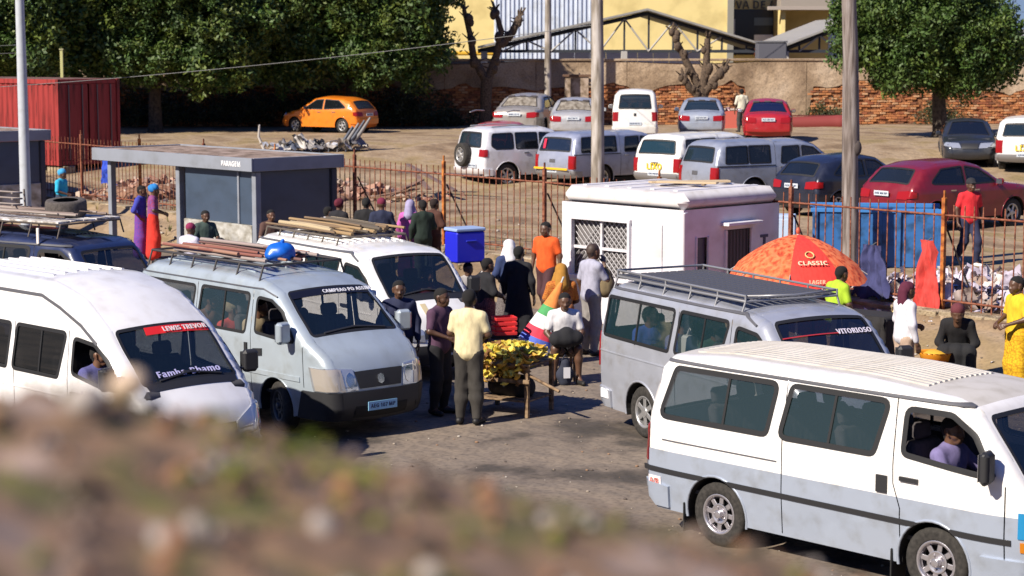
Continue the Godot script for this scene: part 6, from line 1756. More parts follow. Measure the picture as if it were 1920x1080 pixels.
func build_vans() -> void:
	var h100 := kind_h100()
	var high := kind_h200(true)
	var low := kind_h200(false)
	var e25 := kind_e25()
	var white := paint(0.8, 0.79, 0.79)
	var grp := "minibus taxis in the yard"
	var blackg := glass(0.006, 0.008, 0.01, 0.8)
	# F: white over silver, nearest
	var F := spawn(h100, "minibus", "nearest minibus, white over silver with side windows and open driver window", "minibus", Vector3(4.39, 0, -18.1), -46.9, grp,
		{"paint": paint(0.82, 0.8, 0.78), "roof": tmat(0.55, 0.52, 0.49, 0.6, texs["wash"], 0.7, null, 0.5, false), "paint2": paint(0.38, 0.43, 0.52, 0.3), "bumper": paint(0.38, 0.43, 0.52, 0.3), "glass": glass(0.035, 0.06, 0.065, 0.5), "head": mat(0.02, 0.22, 0.45, 0.1), "rim": mat(0.55, 0.53, 0.56, 0.3, 0.8), "number": "AFB 482 MC", "steer": 0.04})
	var st := MB.new()
	patch(st, on_side.bind(h100.shell, 1.0), rect(-3.5, 0.44, -3.32, 0.6), [], 0.2, 0.008, 0.004)
	var sq := part(F, "route_sticker", st, mat(0.78, 0.7, 0.7, 0.6))
	lettering(sq, "A/B", 0.075, 0.003, mat(0.5, 0.15, 0.12, 0.6), Transform3D(Basis(), Vector3(-3.41, 0.55, h100.shell.hw(-3.4, 0.55) + 0.018)))
	lettering(sq, "109", 0.075, 0.003, mat(0.5, 0.2, 0.1, 0.6), Transform3D(Basis(), Vector3(-3.41, 0.475, h100.shell.hw(-3.4, 0.5) + 0.014)))
	for x in [-2.58 - 0.42, -0.45]: bx(F, "mud_flap", Vector3(x, 0.24, 0.72), Vector3(0.02, 0.3, 0.24), mat(0.015, 0.015, 0.015, 0.8))
	ride(F, "driver in a violet shirt resting an arm on the nearest minibus window", Vector3(-0.12, -0.12, 0.42), {"legs": "drive", "ra": "sill", "la": "wheel", "lean": 0.0}, {"shirt": cloth(0.2, 0.17, 0.36), "lower": cloth(0.03, 0.03, 0.05), "tone": 1.2})
	# A: white high roof
	var A := spawn(high, "minibus", "white high-roofed minibus with red strip across its windscreen", "minibus", Vector3(-4.03, 0, -22.5), -45.5, grp, {"paint": white, "side_glass": blackg, "number": "AGK 915 MC"})
	var sa: Shell = high.shell
	var s1 := sa.s_near(V(0.04, 1.79))
	var ban := sticker(A, sa, "sun_strip", [Vector2(s1 - 0.13, 0.36), Vector2(s1 - 0.02, 0.34), Vector2(s1 - 0.02, -0.8), Vector2(s1 - 0.13, -0.8)], mat(0.72, 0.02, 0.02, 0.5), 0.008)
	lettering(ban, "LEWIS TREVOR", 0.09, 0.004, mat(0.8, 0.72, 0.72, 0.5), strip_frame(sa, s1 - 0.075, -0.36, 0.014))
	var s0 := sa.s_near(V(0.62, 1.24))
	lettering(A, "Famba  Bhamo", 0.12, 0.003, mat(0.5, 0.48, 0.75, 0.5), strip_frame(sa, s0 + 0.1, 0.0, 0.006), "windscreen_lettering")
	ride(A, "driver in a blue shirt leaning at the white high-roofed minibus window", Vector3(-0.4, -0.1, 0.58), {"legs": "drive", "ra": "wheel", "la": "wheel", "lean": 0.1, "turn": 0.5}, {"shirt": cloth(0.1, 0.1, 0.28), "lower": cloth(0.03, 0.03, 0.05), "tone": 1.5})
	# B: pale silver with a laden rack
	var B := spawn(e25, "minibus", "pale silver minibus with rust red rods on its roof rack", "minibus", Vector3(-2.43, 0, -26.0), -49.0, grp,
		{"paint": paint(0.4, 0.46, 0.51, 0.25), "bumper": mat(0.025, 0.025, 0.027, 0.6), "glass": glass(0.03, 0.06, 0.07, 0.35), "rim": mat(0.12, 0.12, 0.12, 0.5, 0.5), "number": "AEG 107 MP", "plate": mat(0.25, 0.5, 0.72, 0.5), "steer": -0.25})
	var sb: Shell = e25.shell
	var t1 := sb.s_near(V(-0.02, 1.79))
	sticker(B, sb, "sun_strip", [Vector2(t1 - 0.13, 0.8), Vector2(t1 - 0.01, 0.78), Vector2(t1 - 0.01, -0.78), Vector2(t1 - 0.13, -0.8)], mat(0.01, 0.01, 0.016, 0.3), 0.006)
	lettering(B, "CAMPEAO PO ASSIM", 0.085, 0.003, mat(0.75, 0.75, 0.8, 0.5), strip_frame(sb, t1 - 0.07, -0.36, 0.01), "windscreen_lettering")
	var rb := rack(B, -3.35, -0.55, 2.1, 0.62, 0.0, mat(0.05, 0.045, 0.045, 0.6), 0, null)
	rods(rb, 20, -3.4, -0.6, 2.12, 0.58, [mat(0.22, 0.08, 0.06, 0.8), mat(0.3, 0.16, 0.11, 0.8), mat(0.14, 0.07, 0.06, 0.8), mat(0.3, 0.24, 0.22, 0.7)], 0.022)
	var bag := thing("blue_bundle", "knotted blue plastic bundle on the silver minibus roof", "bundle", B.transform * Vector3(-1.0, 2.13, 0.05), 20)
	bag.scale = Vector3(0.85, 0.72, 0.85)
	part(bag, "sack", blend_mesh([[Vector3(-0.08, 0.12, 0), Vector3(0.09, 0.14, 0.02), 0.13, 0.14], [Vector3(0, 0.12, 0.08), Vector3(0, 0.1, -0.08), 0.12, 0.12], [Vector3(-0.15, 0.06, 0.03), Vector3(0.14, 0.05, -0.03), 0.1, 0.11], [Vector3(-0.1, 0.2, -0.03), Vector3(-0.02, 0.24, 0.02), 0.06, 0.05]], 0.03, 0.02), tmat(0.01, 0.13, 0.62, 0.35, texs["weave"], 1.0, texs["folds"], 1.2, false))
	part(bag, "knot", blend_mesh([[Vector3(0.02, 0.24, 0), Vector3(0.04, 0.33, 0.03), 0.04, 0.03]], 0.02, 0.012), mat(0.015, 0.15, 0.65, 0.4))
	ride(B, "passenger in a pale top behind the silver minibus middle window", Vector3(-1.1, -0.12, 0.35), {"legs": "drive", "ra": "lap", "la": "lap", "turn": 0.8}, {"shirt": cloth(0.5, 0.4, 0.25), "tone": 1.8})
	ride(B, "passenger in red at the rear of silver minibus middle window", Vector3(-1.65, -0.2, 0.4), {"legs": "drive", "ra": "lap", "la": "lap", "turn": 0.8}, {"shirt": cloth(0.6, 0.06, 0.04), "tone": 1.3, "hat": "wrap", "hatm": cloth(0.25, 0.2, 0.12)})
	ride(B, "passenger in brown at the silver minibus rear window", Vector3(-2.2, -0.12, 0.42), {"legs": "drive", "ra": "lap", "la": "lap", "turn": 0.8}, {"shirt": cloth(0.2, 0.1, 0.06), "tone": 1.2})
	# C: white, behind B
	var C := spawn(low, "minibus", "white minibus loaded with sticks, behind the pale silver one", "minibus", Vector3(-1.62, 0, -30.2), -56.0, grp, {"paint": paint(0.84, 0.83, 0.81), "side_glass": glass(0.02, 0.04, 0.05, 0.5), "bumper": mat(0.03, 0.03, 0.032, 0.6), "number": "ADX 661 MC"})
	var rc := rack(C, -3.4, -1.0, 2.02, 0.6, 0.0, mat(0.12, 0.1, 0.08, 0.7), 0, null)
	rods(rc, 26, -3.5, -1.0, 2.05, 0.6, [mat(0.3, 0.2, 0.1, 0.9), mat(0.18, 0.12, 0.07, 0.9), mat(0.42, 0.33, 0.2, 0.9), mat(0.1, 0.08, 0.06, 0.9)], 0.026)
	sticker(C, low.shell, "permit_sticker", [Vector2(low.shell.s_front(0.98), 0.3), Vector2(low.shell.s_front(1.12), 0.3), Vector2(low.shell.s_front(1.12), 0.18), Vector2(low.shell.s_front(0.98), 0.18)], mat(0.6, 0.5, 0.3, 0.6))
	ride(C, "passenger in dark red seated behind the white laden minibus windscreen", Vector3(-0.1, -0.12, -0.42), {"legs": "drive", "ra": "lap", "la": "lap"}, {"shirt": cloth(0.2, 0.04, 0.05), "tone": 1.1})
	# D: dark blue
	var D := spawn(h100, "minibus", "dark blue minibus with white boards and a tyre on its roof", "minibus", Vector3(-6.9, 0, -32.4), -34.0, grp, {"paint": paint(0.02, 0.03, 0.085), "paint2": paint(0.02, 0.03, 0.085), "bumper": mat(0.02, 0.02, 0.03, 0.5), "glass": glass(0.01, 0.014, 0.02, 0.65), "screen_glass": glass(0.01, 0.015, 0.02, 0.6), "number": "AAD 330 MC"})
	var rd := rack(D, -3.3, 0.05, 2.12, 0.66, 0.0, mat(0.1, 0.08, 0.07, 0.7), 0, null)
	for k in 5: part(rd, "white_board", MB.new().box(Vector3(-1.62, 2.15 + 0.006 * (k % 2), -0.56 + k * 0.28), Vector3(3.3, 0.03, 0.26), Basis(), 0.004), tmat(0.72, 0.7, 0.7, 0.7, texs["stain"], 0.8, null, 0.5, false))
	rods(rd, 14, -3.4, 0.2, 2.2, 0.6, [mat(0.2, 0.15, 0.13, 0.8), mat(0.3, 0.25, 0.22, 0.8), mat(0.09, 0.06, 0.05, 0.8)], 0.016)
	for x in [-0.35, -1.4]: bx(D, "rack_bracket", Vector3(x, 1.93, 0.78), Vector3(0.06, 0.26, 0.03), mat(0.7, 0.65, 0.6, 0.5))
	var ty := thing("spare_tyre", "old grey tyre lying flat on the dark blue minibus roof", "tyre", D.transform * Vector3(-0.62, 2.32, -0.1), 0)
	var tw := wheel_shapes("steel")
	part(ty, "tyre", tw[0], tmat(0.13, 0.11, 0.1, 0.9, texs.get("tyredust", texs["stain"]), 1.0, null, 0.5, false), Transform3D(Basis(Vector3(1, 0, 0), PI / 2 + 0.08).scaled(Vector3(0.34, 0.42, 0.34)), Vector3.ZERO))
	part(ty, "bead_ring", MB.new().lathe([Vector2(0.2, -0.08), Vector2(0.19, 0.0), Vector2(0.2, 0.08)], 20), mat(0.03, 0.028, 0.027, 0.8))
	var fr := thing("metal_frame", "bent grey tubular frame on the dark blue minibus roof", "frame", D.transform * Vector3(-2.0, 2.24, 0.1), -20)
	for k in 4: part(fr, "tube", MB.new().tube([Vector3(-0.4, 0.1 * k, -0.2), Vector3(0.35, 0.1 * k - 0.02, -0.15), Vector3(0.42, 0.1 * k, 0.25)], 0.016, 6), mat(0.25, 0.21, 0.19, 0.7))
	for x in [-0.4, 0.38]: part(fr, "upright", MB.new().tube([Vector3(x, -0.04, -0.2), Vector3(x, 0.34, -0.17)], 0.018, 6), mat(0.2, 0.17, 0.15, 0.7))
	ride(D, "driver of the dark blue minibus seen through its side window", Vector3(-0.15, -0.1, 0.44), {"legs": "drive", "ra": "wheel", "la": "wheel"}, {"shirt": cloth(0.25, 0.05, 0.04), "tone": 1.3})
	# E: silver with a grille rack
	var E := spawn(low, "minibus", "silver minibus with a dark slatted roof rack beside the umbrella", "minibus", Vector3(3.56, 0, -23.1), -62.5, grp, {"paint": paint(0.42, 0.44, 0.5, 0.35), "side_glass": glass(0.02, 0.05, 0.06, 0.5), "screen_glass": glass(0.008, 0.01, 0.02, 0.75), "bumper": paint(0.42, 0.44, 0.5, 0.35), "number": "AHL 254 MC"}, "six")
	rack(E, -3.45, -0.5, 1.98, 0.66, 0.08, mat(0.32, 0.32, 0.33, 0.4, 0.5), 12, mat(0.07, 0.07, 0.08, 0.5))
	var se: Shell = low.shell
	var u1 := se.s_near(V(0.04, 1.79))
	lettering(E, "VITORIOSO", 0.1, 0.003, mat(0.7, 0.65, 0.75, 0.5), strip_frame(se, u1 - 0.22, -0.48, 0.008), "windscreen_lettering")
	sticker(E, se, "red_line", [Vector2(u1 - 0.25, 0.8), Vector2(u1 - 0.235, 0.8), Vector2(u1 - 0.235, -0.2), Vector2(u1 - 0.25, -0.2)], mat(0.4, 0.03, 0.04, 0.5), 0.006)
	bx(E, "side_label", Vector3(-3.45, 0.45, 0.845), Vector3(0.2, 0.13, 0.02), mat(0.75, 0.75, 0.78, 0.6))
	var pl := [["passenger in blue at the back of the silver minibus", -3.0, 0.45, Color(0.06, 0.12, 0.5), 1.2], ["passenger with a white bag midway in the silver minibus", -2.25, 0.42, Color(0.1, 0.12, 0.35), 1.7], ["passenger in dark green in the silver minibus centre", -1.6, 0.35, Color(0.05, 0.1, 0.07), 1.1], ["front passenger in mauve at the silver minibus sliding door", -1.0, 0.45, Color(0.3, 0.24, 0.26), 1.6]]
	for p in pl: ride(E, p[0], Vector3(p[1], -0.1, p[2]), {"legs": "drive", "ra": "lap", "la": "lap", "turn": 0.8}, {"shirt": cloth(p[3].r, p[3].g, p[3].b), "tone": p[4]})
	var wb := thing("white_bag", "white shopping bag on a passenger lap in silver minibus", "bag", E.transform * Vector3(-1.95, 1.12, 0.5), -60)
	part(wb, "bag", MB.new().box(Vector3(0, 0.12, 0), Vector3(0.26, 0.28, 0.12), Basis(), 0.03), mat(0.7, 0.72, 0.68, 0.6))
	part(wb, "handle", MB.new().tube([Vector3(-0.07, 0.25, 0), Vector3(0, 0.36, 0), Vector3(0.07, 0.25, 0)], 0.01, 6), mat(0.6, 0.6, 0.6, 0.6))

func build_cars() -> void:
	var kinds := {}
	for k in ["sedan", "hatch", "crossover", "wagon4x4", "minibus", "pickup"]: kinds[k] = car_kind(k)
	var rg := glass(0.02, 0.035, 0.05, 0.72)
	var dusty := tmat(0.3, 0.27, 0.23, 0.8, texs["stain"], 0.8, null, 0.5, false)
	var cars := [
		["wagon4x4", "suv", "white off-roader with a spare wheel on its rear door", "car", Vector3(1.75, 0.62, -63.8), 32.0, paint(0.68, 0.68, 0.72, 0.1), rg, "six", 1.0, "ABM 771 MC"],
		["pickup", "pickup_truck", "silver double-cab pickup with canopy behind the thick concrete pole", "pickup", Vector3(4.52, 0.62, -63.6), 41.0, paint(0.36, 0.39, 0.5, 0.35), glass(0.015, 0.025, 0.05, 0.8), "six", 1.0, "ACE 529 MP"],
		["pickup", "pickup_truck", "white canopied pickup with yellow lettering on its tailgate", "pickup", Vector3(7.2, 0.62, -62.3), 47.0, paint(0.8, 0.79, 0.76), glass(0.02, 0.05, 0.07, 0.7), "six", 1.0, "AFD 340 MC"],
		["pickup", "pickup_truck", "grey blue canopied pickup with big side window behind kiosk", "pickup", Vector3(8.9, 0.62, -56.8), 29.0, paint(0.34, 0.37, 0.45, 0.35), rg, "six", 1.02, "AGG 118 MC"],
		["hatch", "hatchback", "dark navy hatchback parked behind the timber pole", "car", Vector3(9.88, 0.62, -53.2), 38.0, paint(0.02, 0.024, 0.045, 0.2), glass(0.01, 0.014, 0.02, 0.85), "five", 1.03, "ADR 902 MC"],
		["crossover", "suv", "dark red crossover parked behind the blue skip", "car", Vector3(11.63, 0.62, -48.9), 35.0, paint(0.2, 0.012, 0.02, 0.15), glass(0.012, 0.016, 0.02, 0.85), "five", 1.02, "AHB 466 MP"],
		["sedan", "sedan", "dusty grey saloon nearest the pollarded tree", "car", Vector3(1.1, 1.6, -78.2), 75.0, paint(0.3, 0.28, 0.26, 0.2), dusty, "five", 1.08, "MMA 23-18"],
		["sedan", "sedan", "pale silver saloon between grey saloon and concrete pole", "car", Vector3(2.5, 1.6, -75.2), 85.0, paint(0.45, 0.45, 0.46, 0.3), dusty, "five", 1.02, "MLT 60-71"],
		["minibus", "small_van", "small white van seen from behind at the brick wall", "van", Vector3(4.55, 1.55, -73.6), 86.0, paint(0.8, 0.79, 0.76), rg, "five", 1.0, "MLW 08-52"],
		["sedan", "sedan", "light blue grey saloon right of the small white van", "car", Vector3(7.25, 1.6, -76.2), 84.0, paint(0.36, 0.4, 0.48, 0.3), rg, "five", 1.0, "ABZ 655 MC"],
		["sedan", "sedan", "bright red saloon parked alone near the wall", "car", Vector3(9.45, 1.58, -74.4), 84.0, paint(0.36, 0.015, 0.02), glass(0.01, 0.014, 0.05, 0.8), "five", 1.02, "ACS 287 MC"],
		["hatch", "hatchback", "orange hatchback in the shade of the leafy trees", "car", Vector3(-8.2, 1.6, -79.9), 147.7, paint(0.75, 0.2, 0.012), glass(0.03, 0.04, 0.07, 0.7), "five", 0.93, "AFR 930 MC"],
		["hatch", "hatchback", "red hatchback mostly hidden behind the white off-roader", "car", Vector3(0.05, 0.95, -68.6), 75.0, paint(0.45, 0.04, 0.03), rg, "five", 1.0, "MLK 12-90"],
		["sedan", "sedan", "dark charcoal saloon facing out beyond the red crossover", "car", Vector3(14.95, 1.1, -65.4), -100.0, paint(0.03, 0.034, 0.045, 0.2), rg, "five", 1.0, "AEE 719 MC"],
		["pickup", "pickup_truck", "white pickup with yellow print at the edge of the lot", "pickup", Vector3(17.55, 0.95, -67.3), 72.0, paint(0.8, 0.79, 0.77), rg, "six", 1.0, "AJA 044 MP"]]
	for c in cars:
		var sh: Dictionary = kinds[c[0]]
		var ms := {"paint": c[6], "rear_glass": c[7], "number": c[10]}
		if c[0] == "pickup": ms["bumper"] = mat(0.3, 0.3, 0.32, 0.4, 0.4)
		var o := spawn(sh, c[1], c[2], c[3], c[4], c[5], "cars parked in the dirt lot", ms, c[8])
		o.scale = Vector3.ONE * c[9]
		if "off-roader" in c[2]:
			var w := Node3D.new()
			w.name = "spare_wheel"
			o.add_child(w, true)
			w.transform = Transform3D(Basis(Vector3.UP, -PI / 2).scaled(Vector3.ONE * 0.37), Vector3(-3.8, 1.02, -0.1))
			part(w, "tyre", wheel_shapes("six")[0], tyre_mat())
			part(w, "rim", wheel_shapes("six")[1], mat(0.5, 0.5, 0.5, 0.35, 0.7))
			for sg in [-1.0, 1.0]: part(o, "roof_rail", MB.new().tube([Vector3(-1.5, 1.88, 0.62 * sg), Vector3(-2.4, 1.92, 0.64 * sg), Vector3(-3.2, 1.88, 0.62 * sg)], 0.02, 6), mat(0.3, 0.3, 0.3, 0.4))
		if "tailgate" in c[2] or "yellow print" in c[2]:
			lettering(o, "LIXO", 0.26, 0.01, mat(0.8, 0.55, 0.02, 0.5), Transform3D(Basis(Vector3.UP, -PI / 2), Vector3(-4.4, 0.82, 0)), "tailgate_lettering")
		if "thick concrete pole" in c[2]:
			part(o, "bumper_stripe", MB.new().box(Vector3(-4.44, 0.66, 0), Vector3(0.02, 0.06, 1.5)), mat(0.75, 0.45, 0.02, 0.5))
			part(o, "window_sticker", MB.new().box(Vector3(-4.25, 1.4, -0.45), Vector3(0.01, 0.3, 0.1), Basis(Vector3(0, 0, 1), -0.26)), mat(0.6, 0.02, 0.06, 0.5))

func build_props() -> void:
	# blue skip behind the fence
	var sk := thing("skip_bin", "large blue steel skip behind the rusty fence", "skip", Vector3(7.3, 0.6, -39.9), -8.0)
	var bl := tmat(0.03, 0.13, 0.36, 0.5, noise_tex("bluewear", 0.02, [[0.0, 0.5, 0.45, 0.45], [0.4, 0.9, 0.88, 0.85], [0.6, 1.0, 1.0, 1.0]], 256, 5), 0.6)
	bx(sk, "front", Vector3(0, 0.58, 0.7), Vector3(2.5, 1.1, 0.06), bl); bx(sk, "back", Vector3(0, 0.58, -0.7), Vector3(2.5, 1.1, 0.06), bl)
	for x in [-1.22, 1.22]: bx(sk, "end", Vector3(x, 0.58, 0), Vector3(0.06, 1.1, 1.34), bl)
	bx(sk, "floor", Vector3(0, 0.08, 0), Vector3(2.4, 0.06, 1.34), bl)
	for x in [-1.2, -0.4, 0.05, 0.42, 1.2]: bx(sk, "rib", Vector3(x, 0.58, 0.76), Vector3(0.08, 1.1, 0.06), bl)
	bx(sk, "rim", Vector3(0, 1.15, 0.72), Vector3(2.6, 0.08, 0.1), mat(0.05, 0.2, 0.5, 0.5))
	bx(sk, "rim", Vector3(0, 1.15, -0.72), Vector3(2.6, 0.08, 0.1), mat(0.05, 0.2, 0.5, 0.5))
	var pn := thing("panel_box", "pale blue metal box between kiosk and skip", "box", Vector3(5.25, 0.6, -38.9), -10.0)
	bx(pn, "case", Vector3(0, 0.55, 0), Vector3(0.6, 1.1, 0.5), mat(0.42, 0.52, 0.68, 0.6), Basis(), 0.02)
	bx(pn, "door", Vector3(0, 0.55, 0.26), Vector3(0.5, 0.95, 0.02), mat(0.45, 0.55, 0.7, 0.6))
	# litter and white rubble heaped behind the fence
	var sheet := MB.new()
	sheet.add(crumple(1.0, 0.8, 0.14, 3, 0.0, 4, 4))
	var xf := []
	for k in 1900:
		var t := rng.randf_range(-6.0, 2.8)
		var s := 0.15 + 4.2 * pow(rng.randf(), 1.3)
		var hgt: float = 0.06 + 0.34 * exp(-pow((s - 0.9) / 0.8, 2.0)) * (0.6 + 0.4 * sin(t * 2.1))
		var sc := rng.randf_range(0.1, 0.36)
		xf.append(Transform3D(Basis.from_euler(Vector3(rng.randf() * TAU, rng.randf() * TAU, rng.randf() * TAU)).scaled(Vector3.ONE * sc), on_fence(t, s, 0.64 + hgt * rng.randf())))
	var lt := stuff(self, numbered("litter_heap"), sheet.mesh(), mats["tinted"], xf, [Color(0.55, 0.5, 0.57), Color(0.45, 0.4, 0.48), Color(0.55, 0.5, 0.47), Color(0.38, 0.31, 0.29), Color(0.28, 0.2, 0.16), Color(0.5, 0.45, 0.54)])
	lt.set_meta("label", "heap of white plastic and paper litter behind the fence"); lt.set_meta("category", "litter")
	var xg := []
	for k in 90:
		var t := rng.randf_range(-4.5, 3.0)
		var s := rng.randf_range(-2.4, -0.4)
		var p := on_fence(t, s)
		xg.append(Transform3D(Basis.from_euler(Vector3(rng.randf() * TAU, rng.randf() * TAU, rng.randf() * TAU)).scaled(Vector3.ONE * rng.randf_range(0.04, 0.13)), Vector3(p.x, 0.03 + 0.5 * smoothstep(-2.5, -0.5, s), p.z)))
	var lt2 := stuff(self, numbered("street_litter"), sheet.mesh(), mats["tinted"], xg, [Color(0.7, 0.68, 0.7), Color(0.4, 0.3, 0.2), Color(0.6, 0.5, 0.2), Color(0.15, 0.15, 0.2)])
	lt2.set_meta("label", "scraps of paper and plastic strewn on the bank"); lt2.set_meta("category", "litter")
	var bl2 := thing("rubble_mound", "low mound of tan earth below the litter heap", "mound", on_fence(-0.8, 0.75, 0.6), -51.0)
	var mo := MB.new()
	for k in 9: mo.ball(Vector3(rng.randf_range(-2.8, 2.8), 0.0, rng.randf_range(-0.3, 0.3)), Vector3(0.7, 0.22, 0.5) * rng.randf_range(0.7, 1.2), 10, 6)
	part(bl2, "earth", mo, tmat(0.42, 0.34, 0.26, 0.95, texs["stain"], 0.8))
	# brick rubble behind and beside the shelter
	var bk := MB.new().box(Vector3.ZERO, Vector3(0.24, 0.09, 0.11), Basis(), 0.01).mesh()
	for d in [[Vector3(-4.9, 0.6, -57.5), 2.6, 1.0, "heap of broken pinkish brick behind the bus shelter"], [Vector3(-10.4, 0.62, -57.8), 2.2, 1.15, "heap of red brick rubble seen under the shelter roof"]]:
		var o := thing("brick_rubble", d[3], "rubble", d[0])
		var ear := MB.new()
		for k in 7: ear.ball(Vector3(rng.randfn() * d[1] * 0.35, 0, rng.randfn() * 0.5), Vector3(1.0, d[2] * 0.38, 0.8) * rng.randf_range(0.6, 1.1), 10, 6)
		part(o, "earth", ear, tmat(0.36, 0.2, 0.13, 0.95, texs["stain"], 0.6))
		var bxf := []
		for k in 230:
			var q := Vector3(rng.randfn() * d[1] * 0.5, 0, rng.randfn() * 0.8)
			q.y = d[2] * 0.5 * exp(-(q.x * q.x / (d[1] * d[1] * 0.5) + q.z * q.z / 0.9)) * rng.randf_range(0.6, 1.05)
			bxf.append(Transform3D(Basis.from_euler(Vector3(rng.randf() * TAU, rng.randf() * TAU, rng.randf() * TAU)) * rng.randf_range(0.7, 1.5), q))
		stuff(o, "bricks", bk, mats["tinted"], bxf, [Color(0.38, 0.22, 0.16), Color(0.42, 0.28, 0.22), Color(0.27, 0.13, 0.09), Color(0.42, 0.33, 0.26), Color(0.2, 0.11, 0.08)])
	for k in 7:
		var pl := thing("timber_plank", ["longest plank of the pile", "dark plank on the brick heap", "short pale plank by the fence", "leaning plank behind the fence", "thin split plank on the pile", "reddish plank on the pile", "lowest plank of the pile"][k] + " beside the bus shelter", "plank", Vector3(-3.6 + 0.25 * k, 0.75 + 0.09 * k, -56.0 - 0.35 * k), 10.0 + 23.0 * k, "planks beside the shelter")
		bx(pl, "board", Vector3.ZERO, Vector3(1.4 + 0.25 * k, 0.05, 0.16), mat(0.25 - 0.02 * k, 0.15 - 0.01 * k, 0.09, 0.9), Basis(Vector3(0, 0, 1), 0.12 * (k % 3)))
		bx(pl, "batten", Vector3(0.2, 0.04, 0), Vector3(0.06, 0.03, 0.16), mat(0.2, 0.12, 0.07, 0.9), Basis(Vector3(0, 0, 1), 0.12 * (k % 3)))
	# scrap panels on the slope
	var sc := thing("scrap_heap", "heap of bent white and grey car panels on the lot", "scrap", Vector3(-6.6, 1.3, -68.6))
	var whites := [paint(0.5, 0.5, 0.52), mat(0.42, 0.38, 0.33, 0.7), mat(0.06, 0.07, 0.1, 0.5), mat(0.2, 0.19, 0.19, 0.6), mat(0.5, 0.47, 0.44, 0.7)]
	for k in 24:
		var m := crumple(rng.randf_range(0.35, 0.8), rng.randf_range(0.25, 0.6), 0.12, 40 + k, 0.3, 6, 6)
		part(sc, "bent_panel", m, whites[k % 5], Transform3D(Basis.from_euler(Vector3(rng.randf_range(-1.6, -0.5), rng.randf() * TAU, rng.randf_range(-0.4, 0.4))), Vector3(-1.5 + 0.125 * k, 0.1 + rng.randf() * 0.25, rng.randf_range(-0.3, 0.4))))
	for k in 4: part(sc, "bumper_bar", MB.new().tube([Vector3(0.3 + 0.2 * k, 0.1, 0), Vector3(0.8 + 0.2 * k, 0.4 + 0.1 * k, 0.2), Vector3(1.15 + 0.2 * k, 0.95 + 0.1 * k, 0.1)], [0.05, 0.07, 0.04], 7), whites[2 + k % 2])
	for k in 10: part(sc, "twisted_rod", MB.new().tube([Vector3(-1.5 + 0.3 * k, 0.05, 0.2), Vector3(-1.3 + 0.28 * k, 0.25 + rng.randf() * 0.3, 0.1), Vector3(-1.2 + 0.33 * k, 0.1 + rng.randf() * 0.5, -0.1)], 0.02, 5), whites[2 + k % 2])
	part(sc, "exhaust_stub", MB.new().tube([Vector3(-1.9, 0.1, 0), Vector3(-2.1, 0.6, 0), Vector3(-2.05, 1.0, 0.1)], [0.06, 0.04, 0.03], 6), whites[4])
	# tarps and clothes on the fence
	var fyaw := -51.1
	for d in [["blue_tarp", "crumpled blue tarp hanging on the fence by the red container", "tarp", on_fence(29.2, -0.15, 1.15), 0.9, 0.85, Color(0.03, 0.08, 0.55), 5], ["hanging_cloth", "navy jacket hung on the fence behind the umbrella", "jacket", on_fence(1.45, -0.12, 0.68), 0.85, 0.9, Color(0.05, 0.055, 0.16), 6], ["hanging_cloth", "long red cloth hung on the fence post", "cloth", on_fence(0.25, -0.12, 0.4), 0.62, 1.35, Color(0.6, 0.06, 0.05), 7]]:
		var o := thing(d[0], d[2 - 1], d[2], d[3], fyaw)
		part(o, "sheet", crumple(d[4], d[5], 0.09, d[7], 0.8), cloth(d[6].r, d[6].g, d[6].b))
		part(o, "tie", MB.new().tube([Vector3(0, d[5] - 0.02, 0), Vector3(0, d[5] + 0.03, -0.12)], 0.012, 5), mat(0.1, 0.1, 0.1, 0.8))
	# vendors' umbrella
	var um := thing("sun_umbrella", "orange and red printed market umbrella beside the silver minibus", "umbrella", Vector3(4.78, 0, -33.2), 8.0)
	var prn := tmat(0.74, 0.2, 0.075, 0.85, noise_tex("print", 0.028, [[0.0, 0.6, 0.25, 0.2], [0.36, 0.75, 0.4, 0.3], [0.42, 1.0, 0.8, 0.7], [0.56, 1.0, 0.9, 0.8], [0.63, 1.0, 1.5, 2.4], [1.0, 1.0, 1.6, 3.0]], 512, 3), 0.55, null, 0.5, false)
	var red := cloth(0.78, 0.05, 0.035)
	var R := 1.16
	for k in 8:
		var m := MB.new()
		var rows := 7
		var ids := []
		for j in rows + 1:
			for i in 5:
				var a: float = TAU * (k + i / 4.0) / 8.0 - PI / 2.0 - TAU / 16.0 + PI
				var f: float = float(j) / rows
				var r: float = R * f * (1.0 - 0.05 * sin(PI * i / 4.0) * f)
				var y: float = 1.84 - 0.62 * pow(f, 1.7) - 0.035 * sin(PI * i / 4.0) * f
				if j == rows:
					r = R * 1.0; y -= 0.1 + 0.03 * sin(PI * i / 4.0)
				ids.append(m.vert(Vector3(cos(a) * r, y, sin(a) * r), Vector3(cos(a) * 0.6 * f, 1.0 - 0.35 * f, sin(a) * 0.6 * f).normalized()))
		for j in rows:
			for i in 4:
				var q := j * 5 + i
				m.face(ids[q], ids[q + 1], ids[q + 6]); m.face(ids[q], ids[q + 6], ids[q + 5])
		var pnl := part(um, "canopy_panel", m, red if k in [4, 0] else prn)
		if k in [4, 0]: pnl.set_meta("label", "plain red canopy panel with pale lettering")
	for k in 8:
		var a := TAU * k / 8.0 - TAU / 16.0 + PI / 2.0
		part(um, "rib", MB.new().tube([Vector3(0, 1.8, 0), Vector3(cos(a) * 0.6, 1.56, sin(a) * 0.6), Vector3(cos(a) * R, 1.2, sin(a) * R)], 0.009, 5), mat(0.3, 0.3, 0.3, 0.4))
	part(um, "pole", MB.new().tube([Vector3(0, 0, 0), Vector3(0, 1.9, 0)], 0.02, 8), mat(0.5, 0.5, 0.5, 0.4))
	part(um, "finial", MB.new().ball(Vector3(0, 1.9, 0), Vector3(0.04, 0.06, 0.04), 8, 6), mat(0.5, 0.1, 0.05, 0.5))
